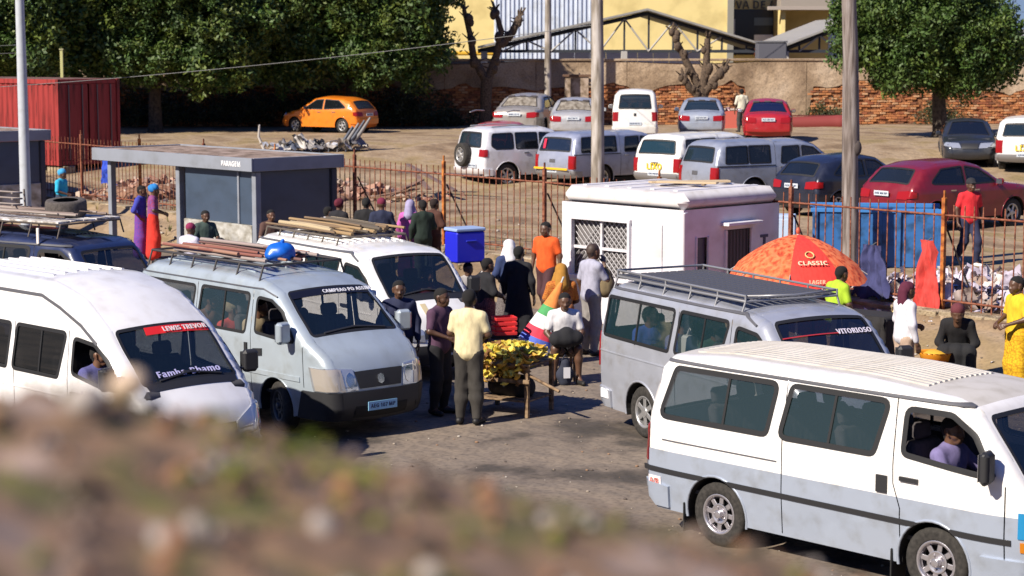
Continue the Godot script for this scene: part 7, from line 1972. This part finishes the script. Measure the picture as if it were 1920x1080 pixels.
	part(um, "foot", MB.new().lathe([Vector2(0.25, 0.0), Vector2(0.25, 0.08), Vector2(0.06, 0.14), Vector2(0.0, 0.14)], 16), mat(0.2, 0.2, 0.2, 0.8))
	lettering(um, "CLASSIC", 0.13, 0.006, mat(0.75, 0.6, 0.4, 0.7), Transform3D(Basis(Vector3(1, 0, 0), -0.9), Vector3(0, 1.45, 0.885)))
	lettering(um, "LAGER", 0.09, 0.006, mat(0.75, 0.6, 0.4, 0.7), Transform3D(Basis(Vector3(1, 0, 0), -0.1), Vector3(0, 1.17, 1.16)))
	var crest := MB.new()
	for k in 12: crest.tube([Vector3(cos(TAU * k / 12) * 0.07, sin(TAU * k / 12) * 0.08, 0), Vector3(cos(TAU * (k + 1) / 12) * 0.07, sin(TAU * (k + 1) / 12) * 0.08, 0)], 0.012, 5)
	part(um, "crest", crest, mat(0.7, 0.5, 0.2, 0.6), Transform3D(Basis(Vector3(1, 0, 0), -1.0), Vector3(0, 1.565, 0.7)))
	# banana cart and its load
	var ca := thing("market_cart", "rough wooden cart carrying bananas in the yard", "cart", Vector3(0.0, 0, -26.9), -28.0)
	var wd := tmat(0.28, 0.19, 0.11, 0.9, texs["timber"], 1.5, null, 0.5, false)
	for k in 5: bx(ca, "deck_board", Vector3(0, 0.72, -0.34 + k * 0.17), Vector3(0.98, 0.03, 0.16), wd)
	for x in [-0.42, 0.42]:
		for z in [-0.36, 0.36]: bx(ca, "leg", Vector3(x, 0.36, z), Vector3(0.06, 0.72, 0.06), wd)
	bx(ca, "front_rail", Vector3(0, 0.5, 0.42), Vector3(0.98, 0.06, 0.04), wd)
	bx(ca, "shelf", Vector3(0, 0.22, 0), Vector3(0.86, 0.03, 0.74), wd)
	part(ca, "handle", MB.new().tube([Vector3(0.3, 0.62, 0.3), Vector3(0.95, 0.42, 0.45)], 0.022, 6), wd)
	part(ca, "dark_sack", blend_mesh([[Vector3(-0.2, 0.36, 0), Vector3(0.2, 0.36, 0.05), 0.16, 0.17]], 0.03, 0.03), cloth(0.02, 0.02, 0.025))
	var he := thing("banana_heap", "heap of yellow bananas with dark tips on wooden cart", "bananas", ca.transform * Vector3(0, 0.735, 0), -28.0)
	he.scale = Vector3.ONE * 0.92
	var mound := MB.new()
	mound.ball(Vector3(0, 0, 0), Vector3(0.43, 0.2, 0.4), 12, 6)
	part(he, "crushed_leaf_bed", mound, mat(0.16, 0.16, 0.03, 0.8))
	var bun := []
	for vv in 4:
		var m := MB.new()
		for k in 5:
			var a := -0.5 + k * 0.25
			var pts := []
			var rr := []
			for j in 7:
				var f := j / 6.0
				var w: float = f * 1.5 - 0.3
				pts.append(Basis(Vector3.UP, a) * Vector3(0.02 + 0.1 * sin(w), 0.02 + 0.1 * (1.0 - cos(w)) + 0.01 * k, 0.02 * k - 0.04))
				rr.append([0.008, 0.014, 0.019, 0.021, 0.019, 0.013, 0.006][j])
			m.tube(pts, rr, 6)
		bun.append(m.mesh())
	var ycol := [mat(0.64, 0.46, 0.05, 0.5), mat(0.7, 0.56, 0.1, 0.5), mat(0.4, 0.4, 0.05, 0.5), mat(0.5, 0.28, 0.03, 0.55), mat(0.2, 0.09, 0.02, 0.6)]
	for k in 250:
		var u := rng.randf_range(-1.0, 1.0)
		var w := rng.randf_range(-1.0, 1.0)
		var y: float = 0.02 + 0.2 * sqrt(max(0.0, 1.0 - 0.75 * u * u - 0.6 * w * w))
		if k > 135:
			w = rng.randf_range(0.95, 1.18); y = rng.randf_range(-0.26, 0.12)
		part(he, "banana_bunch", bun[k % 4], ycol[([0, 1, 0, 2, 1, 3, 0, 4, 1, 2, 3] if k < 136 else [3, 1, 4, 0, 3, 4, 1, 3, 0, 4, 3])[k % 11]], Transform3D(Basis.from_euler(Vector3(rng.randf_range(-0.4, 0.4), rng.randf() * TAU, rng.randf_range(-1.3, -0.5))), Vector3(u * 0.43, y, w * 0.38)))
	# folded striped parasol leaning by the seated vendor
	var pr := thing("folded_parasol", "half folded parasol in orange, green, white, red and blue bands", "parasol", Vector3(0.45, 0.25, -30.9), 0.0)
	var bands := [[0.0, 0.36, Color(0.8, 0.26, 0.06)], [0.36, 0.5, Color(0.08, 0.35, 0.12)], [0.5, 0.68, Color(0.75, 0.78, 0.76)], [0.68, 0.82, Color(0.72, 0.05, 0.09)], [0.82, 0.9, Color(0.1, 0.16, 0.6)], [0.9, 1.0, Color(0.75, 0.78, 0.85)]]
	var tilt := Transform3D(Basis(Vector3(0, 0, 1), -0.38), Vector3(0.32, 1.05, 0))
	for b in bands:
		var m := MB.new()
		var pf := []
		for j in 4:
			var f: float = lerp(b[0], b[1], j / 3.0)
			pf.append(Vector2(0.03 + 0.3 * f, -1.12 * f))
		m.lathe(pf, 14)
		part(pr, "cloth_band", m, cloth(b[2].r, b[2].g, b[2].b), tilt)
	part(pr, "pole", MB.new().tube([Vector3(0, 0.1, 0), Vector3(0, -1.35, 0)], 0.018, 6), mat(0.5, 0.5, 0.5, 0.4), tilt)
	# crates, basins, bags
	for d in [["plastic_crate", "red plastic crate stacked behind the banana cart", "crate", Vector3(-0.12, 0.52, -30.6), 15.0, Vector3(0.34, 0.3, 0.28), Color(0.6, 0.03, 0.03)], ["plastic_crate", "dark crate under the red crate behind the cart", "crate", Vector3(-0.12, 0.0, -30.6), 8.0, Vector3(0.44, 0.5, 0.36), Color(0.05, 0.05, 0.06)]]:
		var o := thing(d[0], d[1], d[2], d[3], d[4], "crates behind the cart")
		var s: Vector3 = d[5]
		var m := mat(d[6].r, d[6].g, d[6].b, 0.5)
		for y in 4: 
			for sg in [-1.0, 1.0]:
				bx(o, "slat", Vector3(0, (y + 0.5) * s.y / 4.0, sg * s.z / 2.0), Vector3(s.x, s.y / 4.0 * 0.72, 0.02), m)
				bx(o, "slat", Vector3(sg * s.x / 2.0, (y + 0.5) * s.y / 4.0, 0), Vector3(0.02, s.y / 4.0 * 0.72, s.z - 0.02), m)
		bx(o, "base", Vector3(0, 0.02, 0), Vector3(s.x - 0.03, 0.03, s.z - 0.03), m)
	for d in [["basin", "orange basin of fruit beside the crouching woman", Vector3(6.2, 0.3, -28.9), 0.24, Color(0.75, 0.3, 0.02)], ["basin", "crimson bucket beneath the orange basin", Vector3(6.2, 0.0, -28.7), 0.2, Color(0.5, 0.02, 0.06)], ["basin", "pale enamel basin before the crouching woman", Vector3(6.62, 0.0, -28.4), 0.26, Color(0.5, 0.52, 0.6)]]:
		var o := thing(d[0], d[1], "basin", d[2])
		part(o, "bowl", MB.new().lathe([Vector2(0.0, 0.02), Vector2(d[3] * 0.7, 0.0), Vector2(d[3], 0.2), Vector2(d[3] + 0.02, 0.22), Vector2(d[3] - 0.01, 0.2), Vector2(d[3] * 0.66, 0.04), Vector2(0.0, 0.04)], 20), mat(d[4].r, d[4].g, d[4].b, 0.4))
		part(o, "contents", MB.new().ball(Vector3(0, 0.13, 0), Vector3(d[3] * 0.85, 0.12, d[3] * 0.85), 12, 6), mat(d[4].r * 0.8, d[4].g * 1.2, d[4].b * 0.6 + 0.02, 0.6))
	var ds := thing("covered_stall", "low stall under a black tarp beside the woman in white", "stall", Vector3(5.35, 0, -29.6), -40.0)
	part(ds, "tarp", crumple(0.9, 0.75, 0.07, 71, 0.0), cloth(0.02, 0.018, 0.018), Transform3D(Basis(Vector3(1, 0, 0), -0.12), Vector3(0, 0.25, 0.42)))
	bx(ds, "box", Vector3(0, 0.5, 0), Vector3(0.95, 1.0, 0.7), mat(0.018, 0.016, 0.016, 0.9), Basis(), 0.06)
	var bgs := [["black holdall resting on the seated man lap", Vector3(0.8, 0.62, -28.98), Vector3(0.5, 0.2, 0.26), Color(0.015, 0.015, 0.018)], ["dark bag with white print under the seated man stool", Vector3(0.78, 0.0, -29.05), Vector3(0.26, 0.4, 0.2), Color(0.03, 0.035, 0.06)], ["tan shoulder bag behind the man in grey", Vector3(1.5, 0.98, -31.9), Vector3(0.2, 0.42, 0.3), Color(0.2, 0.15, 0.08)]]
	for d in bgs:
		var o := thing("bag", d[0], "bag", d[1], 12.0)
		var s: Vector3 = d[2]
		part(o, "body", blend_mesh([[Vector3(-s.x / 2.0 + s.z * 0.4, s.y * 0.4, 0), Vector3(s.x / 2.0 - s.z * 0.4, s.y * 0.42, 0), s.z * 0.44, s.z * 0.42], [Vector3(0, s.z * 0.3, 0), Vector3(0, s.y * 0.8, 0), s.z * 0.44, s.z * 0.36]], 0.03, 0.02), cloth(d[3].r, d[3].g, d[3].b))
		part(o, "strap", MB.new().tube([Vector3(-s.x * 0.3, s.y * 0.8, 0), Vector3(0, s.y * 1.15, 0.03), Vector3(s.x * 0.3, s.y * 0.8, 0)], 0.014, 6), cloth(d[3].r, d[3].g, d[3].b))
		if "print" in d[0]: part(o, "print", MB.new().box(Vector3(0, 0.2, 0.13), Vector3(0.1, 0.16, 0.01)), mat(0.65, 0.65, 0.68, 0.6))
	var sto := thing("stool", "small wooden stool under the seated man with black holdall", "stool", Vector3(0.77, 0, -29.45), 10.0)
	bx(sto, "seat", Vector3(0, 0.4, 0), Vector3(0.36, 0.05, 0.32), wd)
	for x in [-0.14, 0.14]:
		for z in [-0.12, 0.12]: bx(sto, "leg", Vector3(x, 0.19, z), Vector3(0.04, 0.38, 0.04), wd)
	var cool := thing("cool_box", "bright blue box with pale lid carried on a head", "box", Vector3(-0.76, 1.5, -32.0), 32.0)
	bx(cool, "box", Vector3(0, 0.26, 0), Vector3(0.54, 0.5, 0.4), mat(0.015, 0.02, 0.55, 0.45), Basis(), 0.03)
	bx(cool, "lid", Vector3(0, 0.54, 0), Vector3(0.56, 0.06, 0.42), mat(0.3, 0.4, 0.62, 0.5), Basis(), 0.02)
	bx(cool, "handle", Vector3(0.0, 0.36, 0.21), Vector3(0.2, 0.03, 0.03), mat(0.02, 0.03, 0.4, 0.5))
	# low red boat hull and red wall by the far wall
	var bo := thing("boat_hull", "upturned dull red boat hull by the brick wall", "boat", Vector3(12.3, 1.55, -84.2), 3.0)
	part(bo, "hull", blend_mesh([[Vector3(-1.7, 0.15, 0), Vector3(1.7, 0.2, 0), 0.3, 0.34], [Vector3(1.5, 0.2, 0), Vector3(2.1, 0.32, 0), 0.3, 0.1]], 0.06, 0.06), mat(0.22, 0.035, 0.03, 0.7))
	part(bo, "keel", MB.new().box(Vector3(0.1, 0.53, 0), Vector3(3.4, 0.05, 0.06)), mat(0.12, 0.02, 0.02, 0.8))
	var rw := thing("painted_block", "short faded red wall block behind the person in white", "wall", Vector3(8.85, 1.55, -83.0))
	bx(rw, "block", Vector3(0, 0.4, 0), Vector3(1.0, 0.8, 0.3), mat(0.5, 0.11, 0.08, 0.85)); bx(rw, "cap", Vector3(0, 0.83, 0), Vector3(1.06, 0.07, 0.36), mat(0.5, 0.42, 0.36, 0.9))
	var dr := thing("gatepost", "pale square block niche in the brick wall behind the saloons", "block", Vector3(2.75, 1.5, -85.2))
	bx(dr, "panel", Vector3(0, 1.1, 0), Vector3(1.0, 2.2, 0.4), tmat(0.42, 0.33, 0.26, 0.95, texs["stain"], 0.4)); bx(dr, "lintel", Vector3(0, 2.24, 0), Vector3(1.2, 0.1, 0.5), mat(0.14, 0.08, 0.05, 0.9))

func build_people() -> void:
	var dark := cloth(0.014, 0.014, 0.018)
	var navy := cloth(0.02, 0.026, 0.07)
	var jean := cloth(0.045, 0.055, 0.1)
	var blk := mat(0.012, 0.011, 0.011, 0.6)
	var wsh := mat(0.7, 0.7, 0.7, 0.6)
	var g := "people waiting and trading in the yard"
	person("man in a cream polo shirt and dark trousers, back turned", Vector3(-0.57, 0, -25.95), 165.0, {"la": "front", "ra": "front", "sleeve": 0.36}, {"shirt": cloth(0.75, 0.64, 0.38), "lower": cloth(0.045, 0.04, 0.035), "shoes": blk, "scale": 1.04, "tone": 0.9}, g)
	person("man in dark purple talking to the man in cream", Vector3(-0.98, 0, -26.7), 55.0, {"la": "front", "ra": "down", "sleeve": 0.4}, {"shirt": cloth(0.09, 0.04, 0.08), "lower": dark, "shoes": blk, "scale": 1.0, "tone": 0.8}, g)
	person("man in a navy jacket standing between two minibuses", Vector3(-1.58, 0, -27.6), 10.0, {"la": "down", "ra": "down", "sleeve": 0.95}, {"shirt": navy, "lower": dark, "shoes": blk, "tone": 1.0}, g)
	person("woman in white headscarf and long grey skirt, back turned", Vector3(-0.02, 0, -33.4), 200.0, {"la": "front", "ra": "front", "sleeve": 0.9, "lower": "dress", "lean": 0.12}, {"shirt": cloth(0.03, 0.05, 0.14), "lower": printed(Color(0.45, 0.42, 0.41), Color(0.3, 0.27, 0.28), 3.0), "shoes": blk, "hat": "scarf", "hatm": cloth(0.72, 0.7, 0.72), "scale": 1.0}, g)
	person("woman in a black dress beside the white headscarf", Vector3(0.1, 0, -32.7), 160.0, {"la": "down", "ra": "down", "lower": "dress", "sleeve": 0.9}, {"shirt": dark, "lower": dark, "shoes": blk, "scale": 0.98, "tone": 0.8}, g)
	person("man in an orange T-shirt striding beside the kiosk", Vector3(0.62, 0.05, -35.6), -30.0, {"legs": "walk", "la": "down", "ra": "down", "sleeve": 0.36}, {"shirt": cloth(0.82, 0.11, 0.015), "lower": cloth(0.07, 0.025, 0.03), "shoes": blk, "scale": 1.04}, g)
	person("bald man in pale grey with a hand at his chin", Vector3(1.27, 0, -31.9), 125.0, {"la": "chin", "ra": "down", "sleeve": 0.4}, {"shirt": cloth(0.4, 0.4, 0.5), "lower": cloth(0.3, 0.28, 0.27), "shoes": blk, "scale": 1.05, "hatm": mat(0.05, 0.03, 0.022, 0.6), "tone": 1.1}, g)
	person("man in a white T-shirt seated with a black holdall", Vector3(0.77, 0, -29.45), 5.0, {"legs": "sit", "seat": 0.43, "la": "lap", "ra": "lap", "lean": 0.18, "sleeve": 0.36, "lower": "shorts"}, {"shirt": cloth(0.76, 0.74, 0.76), "lower": dark, "shoes": blk, "tone": 1.1, "scale": 1.02}, g)
	person("woman with a mustard headwrap sitting behind the parasol", Vector3(0.78, 0.25, -31.3), 190.0, {"legs": "sit", "seat": 0.4, "la": "lap", "ra": "lap", "lower": "dress", "sleeve": 0.4}, {"shirt": printed(Color(0.75, 0.5, 0.2), Color(0.6, 0.25, 0.1), 4.0), "lower": cloth(0.4, 0.15, 0.05), "hat": "scarf", "hatm": cloth(0.42, 0.2, 0.03)}, g)
	person("woman balancing the blue box on her head", Vector3(-0.72, 0, -32.0), 20.0, {"la": "down", "ra": "up", "lower": "skirt", "sleeve": 0.4}, {"shirt": cloth(0.4, 0.38, 0.38), "lower": cloth(0.06, 0.05, 0.06), "shoes": blk, "scale": 0.87}, g)
	person("woman in a black jacket beside the blue box carrier", Vector3(-0.42, 0, -31.5), 120.0, {"la": "front", "ra": "down", "lower": "skirt", "sleeve": 0.95}, {"shirt": dark, "lower": printed(Color(0.5, 0.3, 0.3), Color(0.25, 0.12, 0.16), 3.0), "shoes": blk, "scale": 0.94, "tone": 0.9}, g)
	# the dark group by the fence
	var row := [["woman with wine red cap in the dark group by shelter", -3.72, -42.6, 150.0, "wrap", Color(0.12, 0.01, 0.025), Color(0.015, 0.014, 0.018), 0.96], ["man in black second in the group along the fence", -3.1, -42.2, 170.0, "hair", Color(0.01, 0.01, 0.01), Color(0.012, 0.012, 0.014), 1.0], ["woman with maroon hat and navy coat in the fence group", -2.72, -41.5, 185.0, "cap", Color(0.18, 0.015, 0.05), Color(0.018, 0.024, 0.06), 1.02], ["woman wrapped in pink and violet cloth by the fence", -2.16, -42.0, 160.0, "scarf", Color(0.36, 0.32, 0.5), Color(0.55, 0.12, 0.42), 0.98], ["person in dark green at the end of the fence group", -1.86, -41.6, 200.0, "hair", Color(0.01, 0.008, 0.008), Color(0.012, 0.025, 0.018), 1.0], ["person in brown behind the group along the fence", -1.68, -42.4, 140.0, "hair", Color(0.02, 0.01, 0.008), Color(0.08, 0.03, 0.02), 0.98]]
	for r in row:
		person(r[0], Vector3(r[1], 0.05, r[2]), r[3], {"la": "front", "ra": "down", "lower": "dress" if "woman" in r[0] else "trousers", "sleeve": 0.9}, {"shirt": cloth(r[6].r, r[6].g, r[6].b), "lower": cloth(r[6].r * 0.7, r[6].g * 0.7, r[6].b * 0.7), "hat": r[4], "hatm": cloth(r[5].r, r[5].g, r[5].b), "shoes": blk, "scale": r[7]}, g)
	person("person in a white shirt sitting at the shelter end", Vector3(-4.1, 0, -43.2), 120.0, {"legs": "sit", "seat": 0.62, "la": "lap", "ra": "lap", "lean": 0.15}, {"shirt": cloth(0.74, 0.72, 0.76), "lower": navy, "shoes": blk}, g)
	person("person seated under the shelter with only the head showing", Vector3(-5.25, 0, -43.2), 30.0, {"legs": "sit", "seat": 0.55, "la": "lap", "ra": "lap"}, {"shirt": cloth(0.1, 0.05, 0.04), "lower": dark, "shoes": blk, "tone": 1.4, "hat": "hair"}, g)
	person("woman with a blue headwrap and bright red skirt", Vector3(-8.38, 0, -46.4), 100.0, {"la": "front", "ra": "front", "lower": "dress", "sleeve": 0.4}, {"shirt": printed(Color(0.6, 0.2, 0.3), Color(0.35, 0.3, 0.6), 3.0), "lower": cloth(0.7, 0.035, 0.02), "hat": "wrap", "hatm": cloth(0.02, 0.22, 0.6), "shoes": blk, "scale": 1.02}, g)
	person("woman in blue and violet beside the bright red skirt", Vector3(-8.72, 0, -46.7), 80.0, {"la": "hip", "ra": "down", "lower": "dress", "sleeve": 0.6}, {"shirt": cloth(0.05, 0.06, 0.4), "lower": printed(Color(0.5, 0.2, 0.5), Color(0.3, 0.25, 0.6), 3.0), "hat": "hair", "shoes": blk, "scale": 1.0}, g)
	person("woman in cyan cap and cyan top by the lamp post", Vector3(-11.9, 0.05, -52.6), 70.0, {"la": "front", "ra": "down", "lower": "skirt", "sleeve": 0.5}, {"shirt": cloth(0.03, 0.45, 0.7), "lower": cloth(0.03, 0.05, 0.09), "hat": "wrap", "hatm": cloth(0.05, 0.35, 0.65), "shoes": wsh, "scale": 0.98}, g)
	person("person in a white checked shirt and maroon hat, seated", Vector3(-6.72, 0, -41.2), 150.0, {"legs": "sit", "seat": 0.42, "la": "lap", "ra": "lap", "lean": 0.1}, {"shirt": printed(Color(0.88, 0.86, 0.9), Color(0.6, 0.6, 0.72), 6.0), "lower": navy, "hat": "cap", "hatm": cloth(0.25, 0.02, 0.08), "shoes": blk}, g)
	person("person in dark green sitting behind the white checked shirt", Vector3(-6.55, 0, -42.4), 30.0, {"legs": "sit", "seat": 0.6, "la": "lap", "ra": "lap"}, {"shirt": cloth(0.05, 0.08, 0.07), "lower": dark, "shoes": blk}, g)
	person("person bent forward in grey beside the checked shirt", Vector3(-6.05, 0, -40.6), 20.0, {"legs": "sit", "seat": 0.42, "la": "lap", "ra": "lap", "lean": 0.75}, {"shirt": cloth(0.34, 0.32, 0.34), "lower": dark, "shoes": blk, "tone": 0.8}, g)
	person("woman in a white hooded top with wine red braids", Vector3(5.5, 0, -27.7), 110.0, {"la": "down", "ra": "front", "sleeve": 0.95}, {"shirt": cloth(0.72, 0.7, 0.75), "lower": cloth(0.55, 0.4, 0.3), "hat": "braids", "hatm": cloth(0.1, 0.012, 0.035), "shoes": wsh, "scale": 0.98}, g)
	person("woman in black with a wine cap bending over a bowl", Vector3(6.62, 0, -29.3), -15.0, {"legs": "sit", "seat": 0.4, "la": "bowl", "ra": "bowl", "lean": 0.55, "sleeve": 0.9, "lower": "skirt"}, {"shirt": cloth(0.012, 0.011, 0.013), "lower": cloth(0.014, 0.014, 0.016), "hat": "wrap", "hatm": cloth(0.14, 0.03, 0.04), "shoes": blk, "scale": 1.02}, g)
	person("woman in a bright yellow dress at the bank", Vector3(7.12, 0, -27.8), -70.0, {"la": "front", "ra": "front", "lower": "skirt", "sleeve": 0.4}, {"shirt": cloth(0.75, 0.5, 0.02), "lower": printed(Color(0.85, 0.68, 0.1), Color(0.7, 0.5, 0.05), 2.0), "shoes": blk, "scale": 1.02}, g)
	person("person in a lime vest sitting under the umbrella edge", Vector3(5.1, 0, -31.4), 120.0, {"legs": "sit", "seat": 0.62, "la": "lap", "ra": "lap", "lean": 0.2, "sleeve": 0.4}, {"shirt": cloth(0.4, 0.6, 0.03), "lower": cloth(0.3, 0.34, 0.42), "shoes": blk}, g)
	person("man in a red T-shirt walking behind the fence", Vector3(9.08, 0.6, -39.5), 15.0, {"legs": "walk", "la": "down", "ra": "down", "sleeve": 0.36}, {"shirt": cloth(0.72, 0.025, 0.035), "lower": cloth(0.025, 0.03, 0.075), "hat": "cap", "hatm": cloth(0.02, 0.02, 0.025), "shoes": wsh, "scale": 1.02}, g)
	person("person in a white top standing beside the red saloon", Vector3(9.1, 1.58, -79.3), 190.0, {"la": "down", "ra": "down", "sleeve": 0.5}, {"shirt": cloth(0.66, 0.62, 0.5), "lower": cloth(0.05, 0.05, 0.05), "shoes": blk}, g)

func build_foreground() -> void:
	# the crumbling top of the wall the picture is taken over
	var o := thing("rubble_parapet", "crumbling earth and stone parapet close to the camera", "parapet")
	var n1 := fbm(61, 2.2, 4)
	var n2 := fbm(62, 14.0, 3)
	var m := MB.new()
	var nx := 150
	var nz := 44
	var em := fbm(66, 5.0, 4)
	var ids := []
	var top := func(x: float, z: float) -> float:
		var y: float = 4.668 - 0.25 * max(0.0, x + 0.33)
		y += n1.get_noise_2d(x, z) * 0.016 + n2.get_noise_2d(x, z) * 0.01
		y -= 0.12 * smoothstep(-1.6, -1.75, z) + 0.06 * smoothstep(-1.1, -0.8, z)
		return y
	for a in nx + 1:
		for b in nz + 1:
			var x := -1.5 + 3.0 * a / nx
			var z := -1.78 + 1.0 * b / nz
			var p := Vector3(x, top.call(x, z), z)
			var nn := Vector3(top.call(x - 0.01, z) - top.call(x + 0.01, z), 0.02, top.call(x, z - 0.01) - top.call(x, z + 0.01)).normalized()
			var e := em.get_noise_2d(x * 1.3, z * 1.3)
			var f := em.get_noise_2d(x * 4.0 + 30.0, z * 4.0)
			m.col = Color(0.24, 0.145, 0.085).lerp(Color(0.11, 0.068, 0.042), clamp(f * 2.0 + 0.4, 0, 1))
			if e > 0.16: m.col = m.col.lerp(Color(0.12, 0.11, 0.03), clamp((e - 0.16) * 6.0, 0, 1))
			elif e < -0.28: m.col = m.col.lerp(Color(0.34, 0.25, 0.2), clamp((-0.28 - e) * 6.0, 0, 1))
			ids.append(m.vert(p, nn))
	for a in nx:
		for b in nz:
			var q := a * (nz + 1) + b
			m.face(ids[q], ids[q + 1], ids[q + nz + 2]); m.face(ids[q], ids[q + nz + 2], ids[q + nz + 1])
	part(o, "earth_top", m, mats["tinted"])
	part(o, "wall_face", MB.new().box(Vector3(0, 2.0, -1.3), Vector3(40, 4.0, 0.9)), tmat(0.25, 0.17, 0.12, 0.95, texs["stain"], 0.5))
	part(o, "wall_shoulder", MB.new().box(Vector3(-0.9, 4.15, -1.3), Vector3(1.6, 0.6, 0.85), Basis(), 0.1), tmat(0.25, 0.17, 0.12, 0.95, texs["stain"], 0.5))
	var peb := MB.new().ball(Vector3.ZERO, Vector3(1, 0.7, 0.8), 8, 5).mesh()
	var xf := []
	var cols := []
	var pal := [Color(0.5, 0.38, 0.28), Color(0.24, 0.12, 0.065), Color(0.06, 0.04, 0.03), Color(0.3, 0.15, 0.08), Color(0.34, 0.3, 0.27), Color(0.15, 0.1, 0.075), Color(0.22, 0.16, 0.125), Color(0.13, 0.13, 0.03)]
	for k in 900:
		var x := rng.randf_range(-0.6, 0.6)
		var z := rng.randf_range(-1.76, -1.0)
		var r: float = 0.002 + 0.009 * pow(rng.randf(), 2.5)
		xf.append(Transform3D(Basis.from_euler(Vector3(rng.randf() * 6, rng.randf() * 6, rng.randf() * 6)).scaled(Vector3.ONE * r), Vector3(x, top.call(x, z) + r * 0.3, z)))
		cols.append(pal[1 + rng.randi() % 7])
	for d in [[232, 870, 0.019, 0], [150, 990, 0.02, 4], [640, 1010, 0.012, 3], [1060, 980, 0.009, 6], [60, 820, 0.02, 5], [800, 1000, 0.012, 2], [500, 1000, 0.014, 5]]:
		# larger pale stones
		var z: float = -1.62 + (d[1] - 850.0) / 250.0 * 0.22
		var x: float = (d[0] - 960.0) / 3740.0 * -z
		xf.append(Transform3D(Basis.from_euler(Vector3(0.2, d[0], 0.3)).scaled(Vector3.ONE * d[2]), Vector3(x, top.call(x, z) + d[2] * 0.55, z)))
		cols.append(pal[d[3]])
	stuff(o, "pebbles", peb, mats["tinted"], xf, cols)
	var bl := MB.new()
	for k in 7:
		var w := TAU * k / 7.0
		var d := Vector3(cos(w), 0, sin(w))
		var sd := d.cross(Vector3.UP) * 0.12
		bl.tri(-sd, sd, d * 0.5 + Vector3(0, 1.0, 0))
	var gx := []
	for k in 130:
		var c: Array = [[-0.21, -1.55], [-0.19, -1.42], [-0.31, -1.66], [-0.12, -1.5], [-0.29, -1.7]][k % 5]
		var x: float = c[0] + rng.randfn() * 0.028
		var z: float = clamp(c[1] + rng.randfn() * 0.04, -1.74, -1.0)
		var h := rng.randf_range(0.006, 0.016)
		gx.append(Transform3D(Basis(Vector3.UP, rng.randf() * TAU).scaled(Vector3.ONE * h), Vector3(x, top.call(x, z), z)))
	stuff(o, "moss_and_weeds", bl.mesh(), mats["tinted"], gx, [Color(0.16, 0.22, 0.02), Color(0.3, 0.3, 0.05), Color(0.22, 0.16, 0.05)])

func _ready() -> void:
	rng.seed = 2024
	var cam := Camera3D.new()
	cam.name = "camera"
	add_child(cam)
	cam.position = Vector3(0, 4.95, 0)
	cam.rotation_degrees = Vector3(-6.891, 0, 0)
	cam.near = 0.1
	cam.far = 1500.0
	var at := CameraAttributesPhysical.new()
	at.frustum_focal_length = 83.11
	at.exposure_aperture = 4.2
	at.frustum_focus_distance = 24.0
	at.frustum_near = 0.1
	at.frustum_far = 1500.0
	cam.attributes = at
	cam.fov = 16.432
	cam.current = true
	var we := WorldEnvironment.new()
	we.name = "world_environment"
	var en := Environment.new()
	en.background_mode = Environment.BG_SKY
	var sky := Sky.new()
	var sm := ProceduralSkyMaterial.new()
	sm.sky_top_color = Color(0.2, 0.38, 0.74)
	sm.sky_horizon_color = Color(0.62, 0.72, 0.86)
	sm.sky_curve = 0.16
	sm.ground_bottom_color = Color(0.3, 0.26, 0.22)
	sm.ground_horizon_color = Color(0.55, 0.56, 0.58)
	sm.sun_angle_max = 1.0
	sky.sky_material = sm
	en.sky = sky
	en.background_energy_multiplier = 0.5
	en.tonemap_mode = Environment.TONE_MAPPER_LINEAR
	en.tonemap_exposure = 1.5
	en.sdfgi_enabled = true
	en.ssao_enabled = true
	en.ssil_enabled = true
	we.environment = en
	add_child(we)
	var sun := DirectionalLight3D.new()
	sun.name = "sun"
	add_child(sun)
	sun.look_at_from_position(Vector3(0, 30, 0), Vector3(0, 30, 0) + Vector3(0.604, -0.616, -0.507))
	sun.light_energy = 1.6
	sun.light_color = Color(1.0, 0.96, 0.9)
	sun.light_angular_distance = 0.5
	sun.shadow_enabled = true
	noise_tex("weave", 0.03, [[0.0, 0.84], [0.5, 0.95], [1.0, 1.0]], 256, 3)
	build_ground()
	build_fence()
	build_far_wall()
	build_yellow_building()
	build_sheds()
	build_trees()
	shelter("grey bus shelter with glazed panels behind the white minibus", Vector3(-5.74, 0, -44.0) - Basis(Vector3.UP, deg_to_rad(-47.0)) * Vector3(3.3, 0, 1.27), -47.0, 6.6, 2.54, true)
	shelter("dark bus shelter partly out of view by the lamp post", Vector3(-15.05, 0.1, -55.3) - Basis(Vector3.UP, deg_to_rad(-47.0)) * Vector3(3.3, 0, 1.27), -47.0, 6.6, 2.54, false)
	build_kiosk()
	build_container()
	build_poles()
	print("setting ", Time.get_ticks_msec())
	build_vans()
	build_cars()
	print("vehicles ", Time.get_ticks_msec())
	build_props()
	build_people()
	build_foreground()
	print("done ", Time.get_ticks_msec())
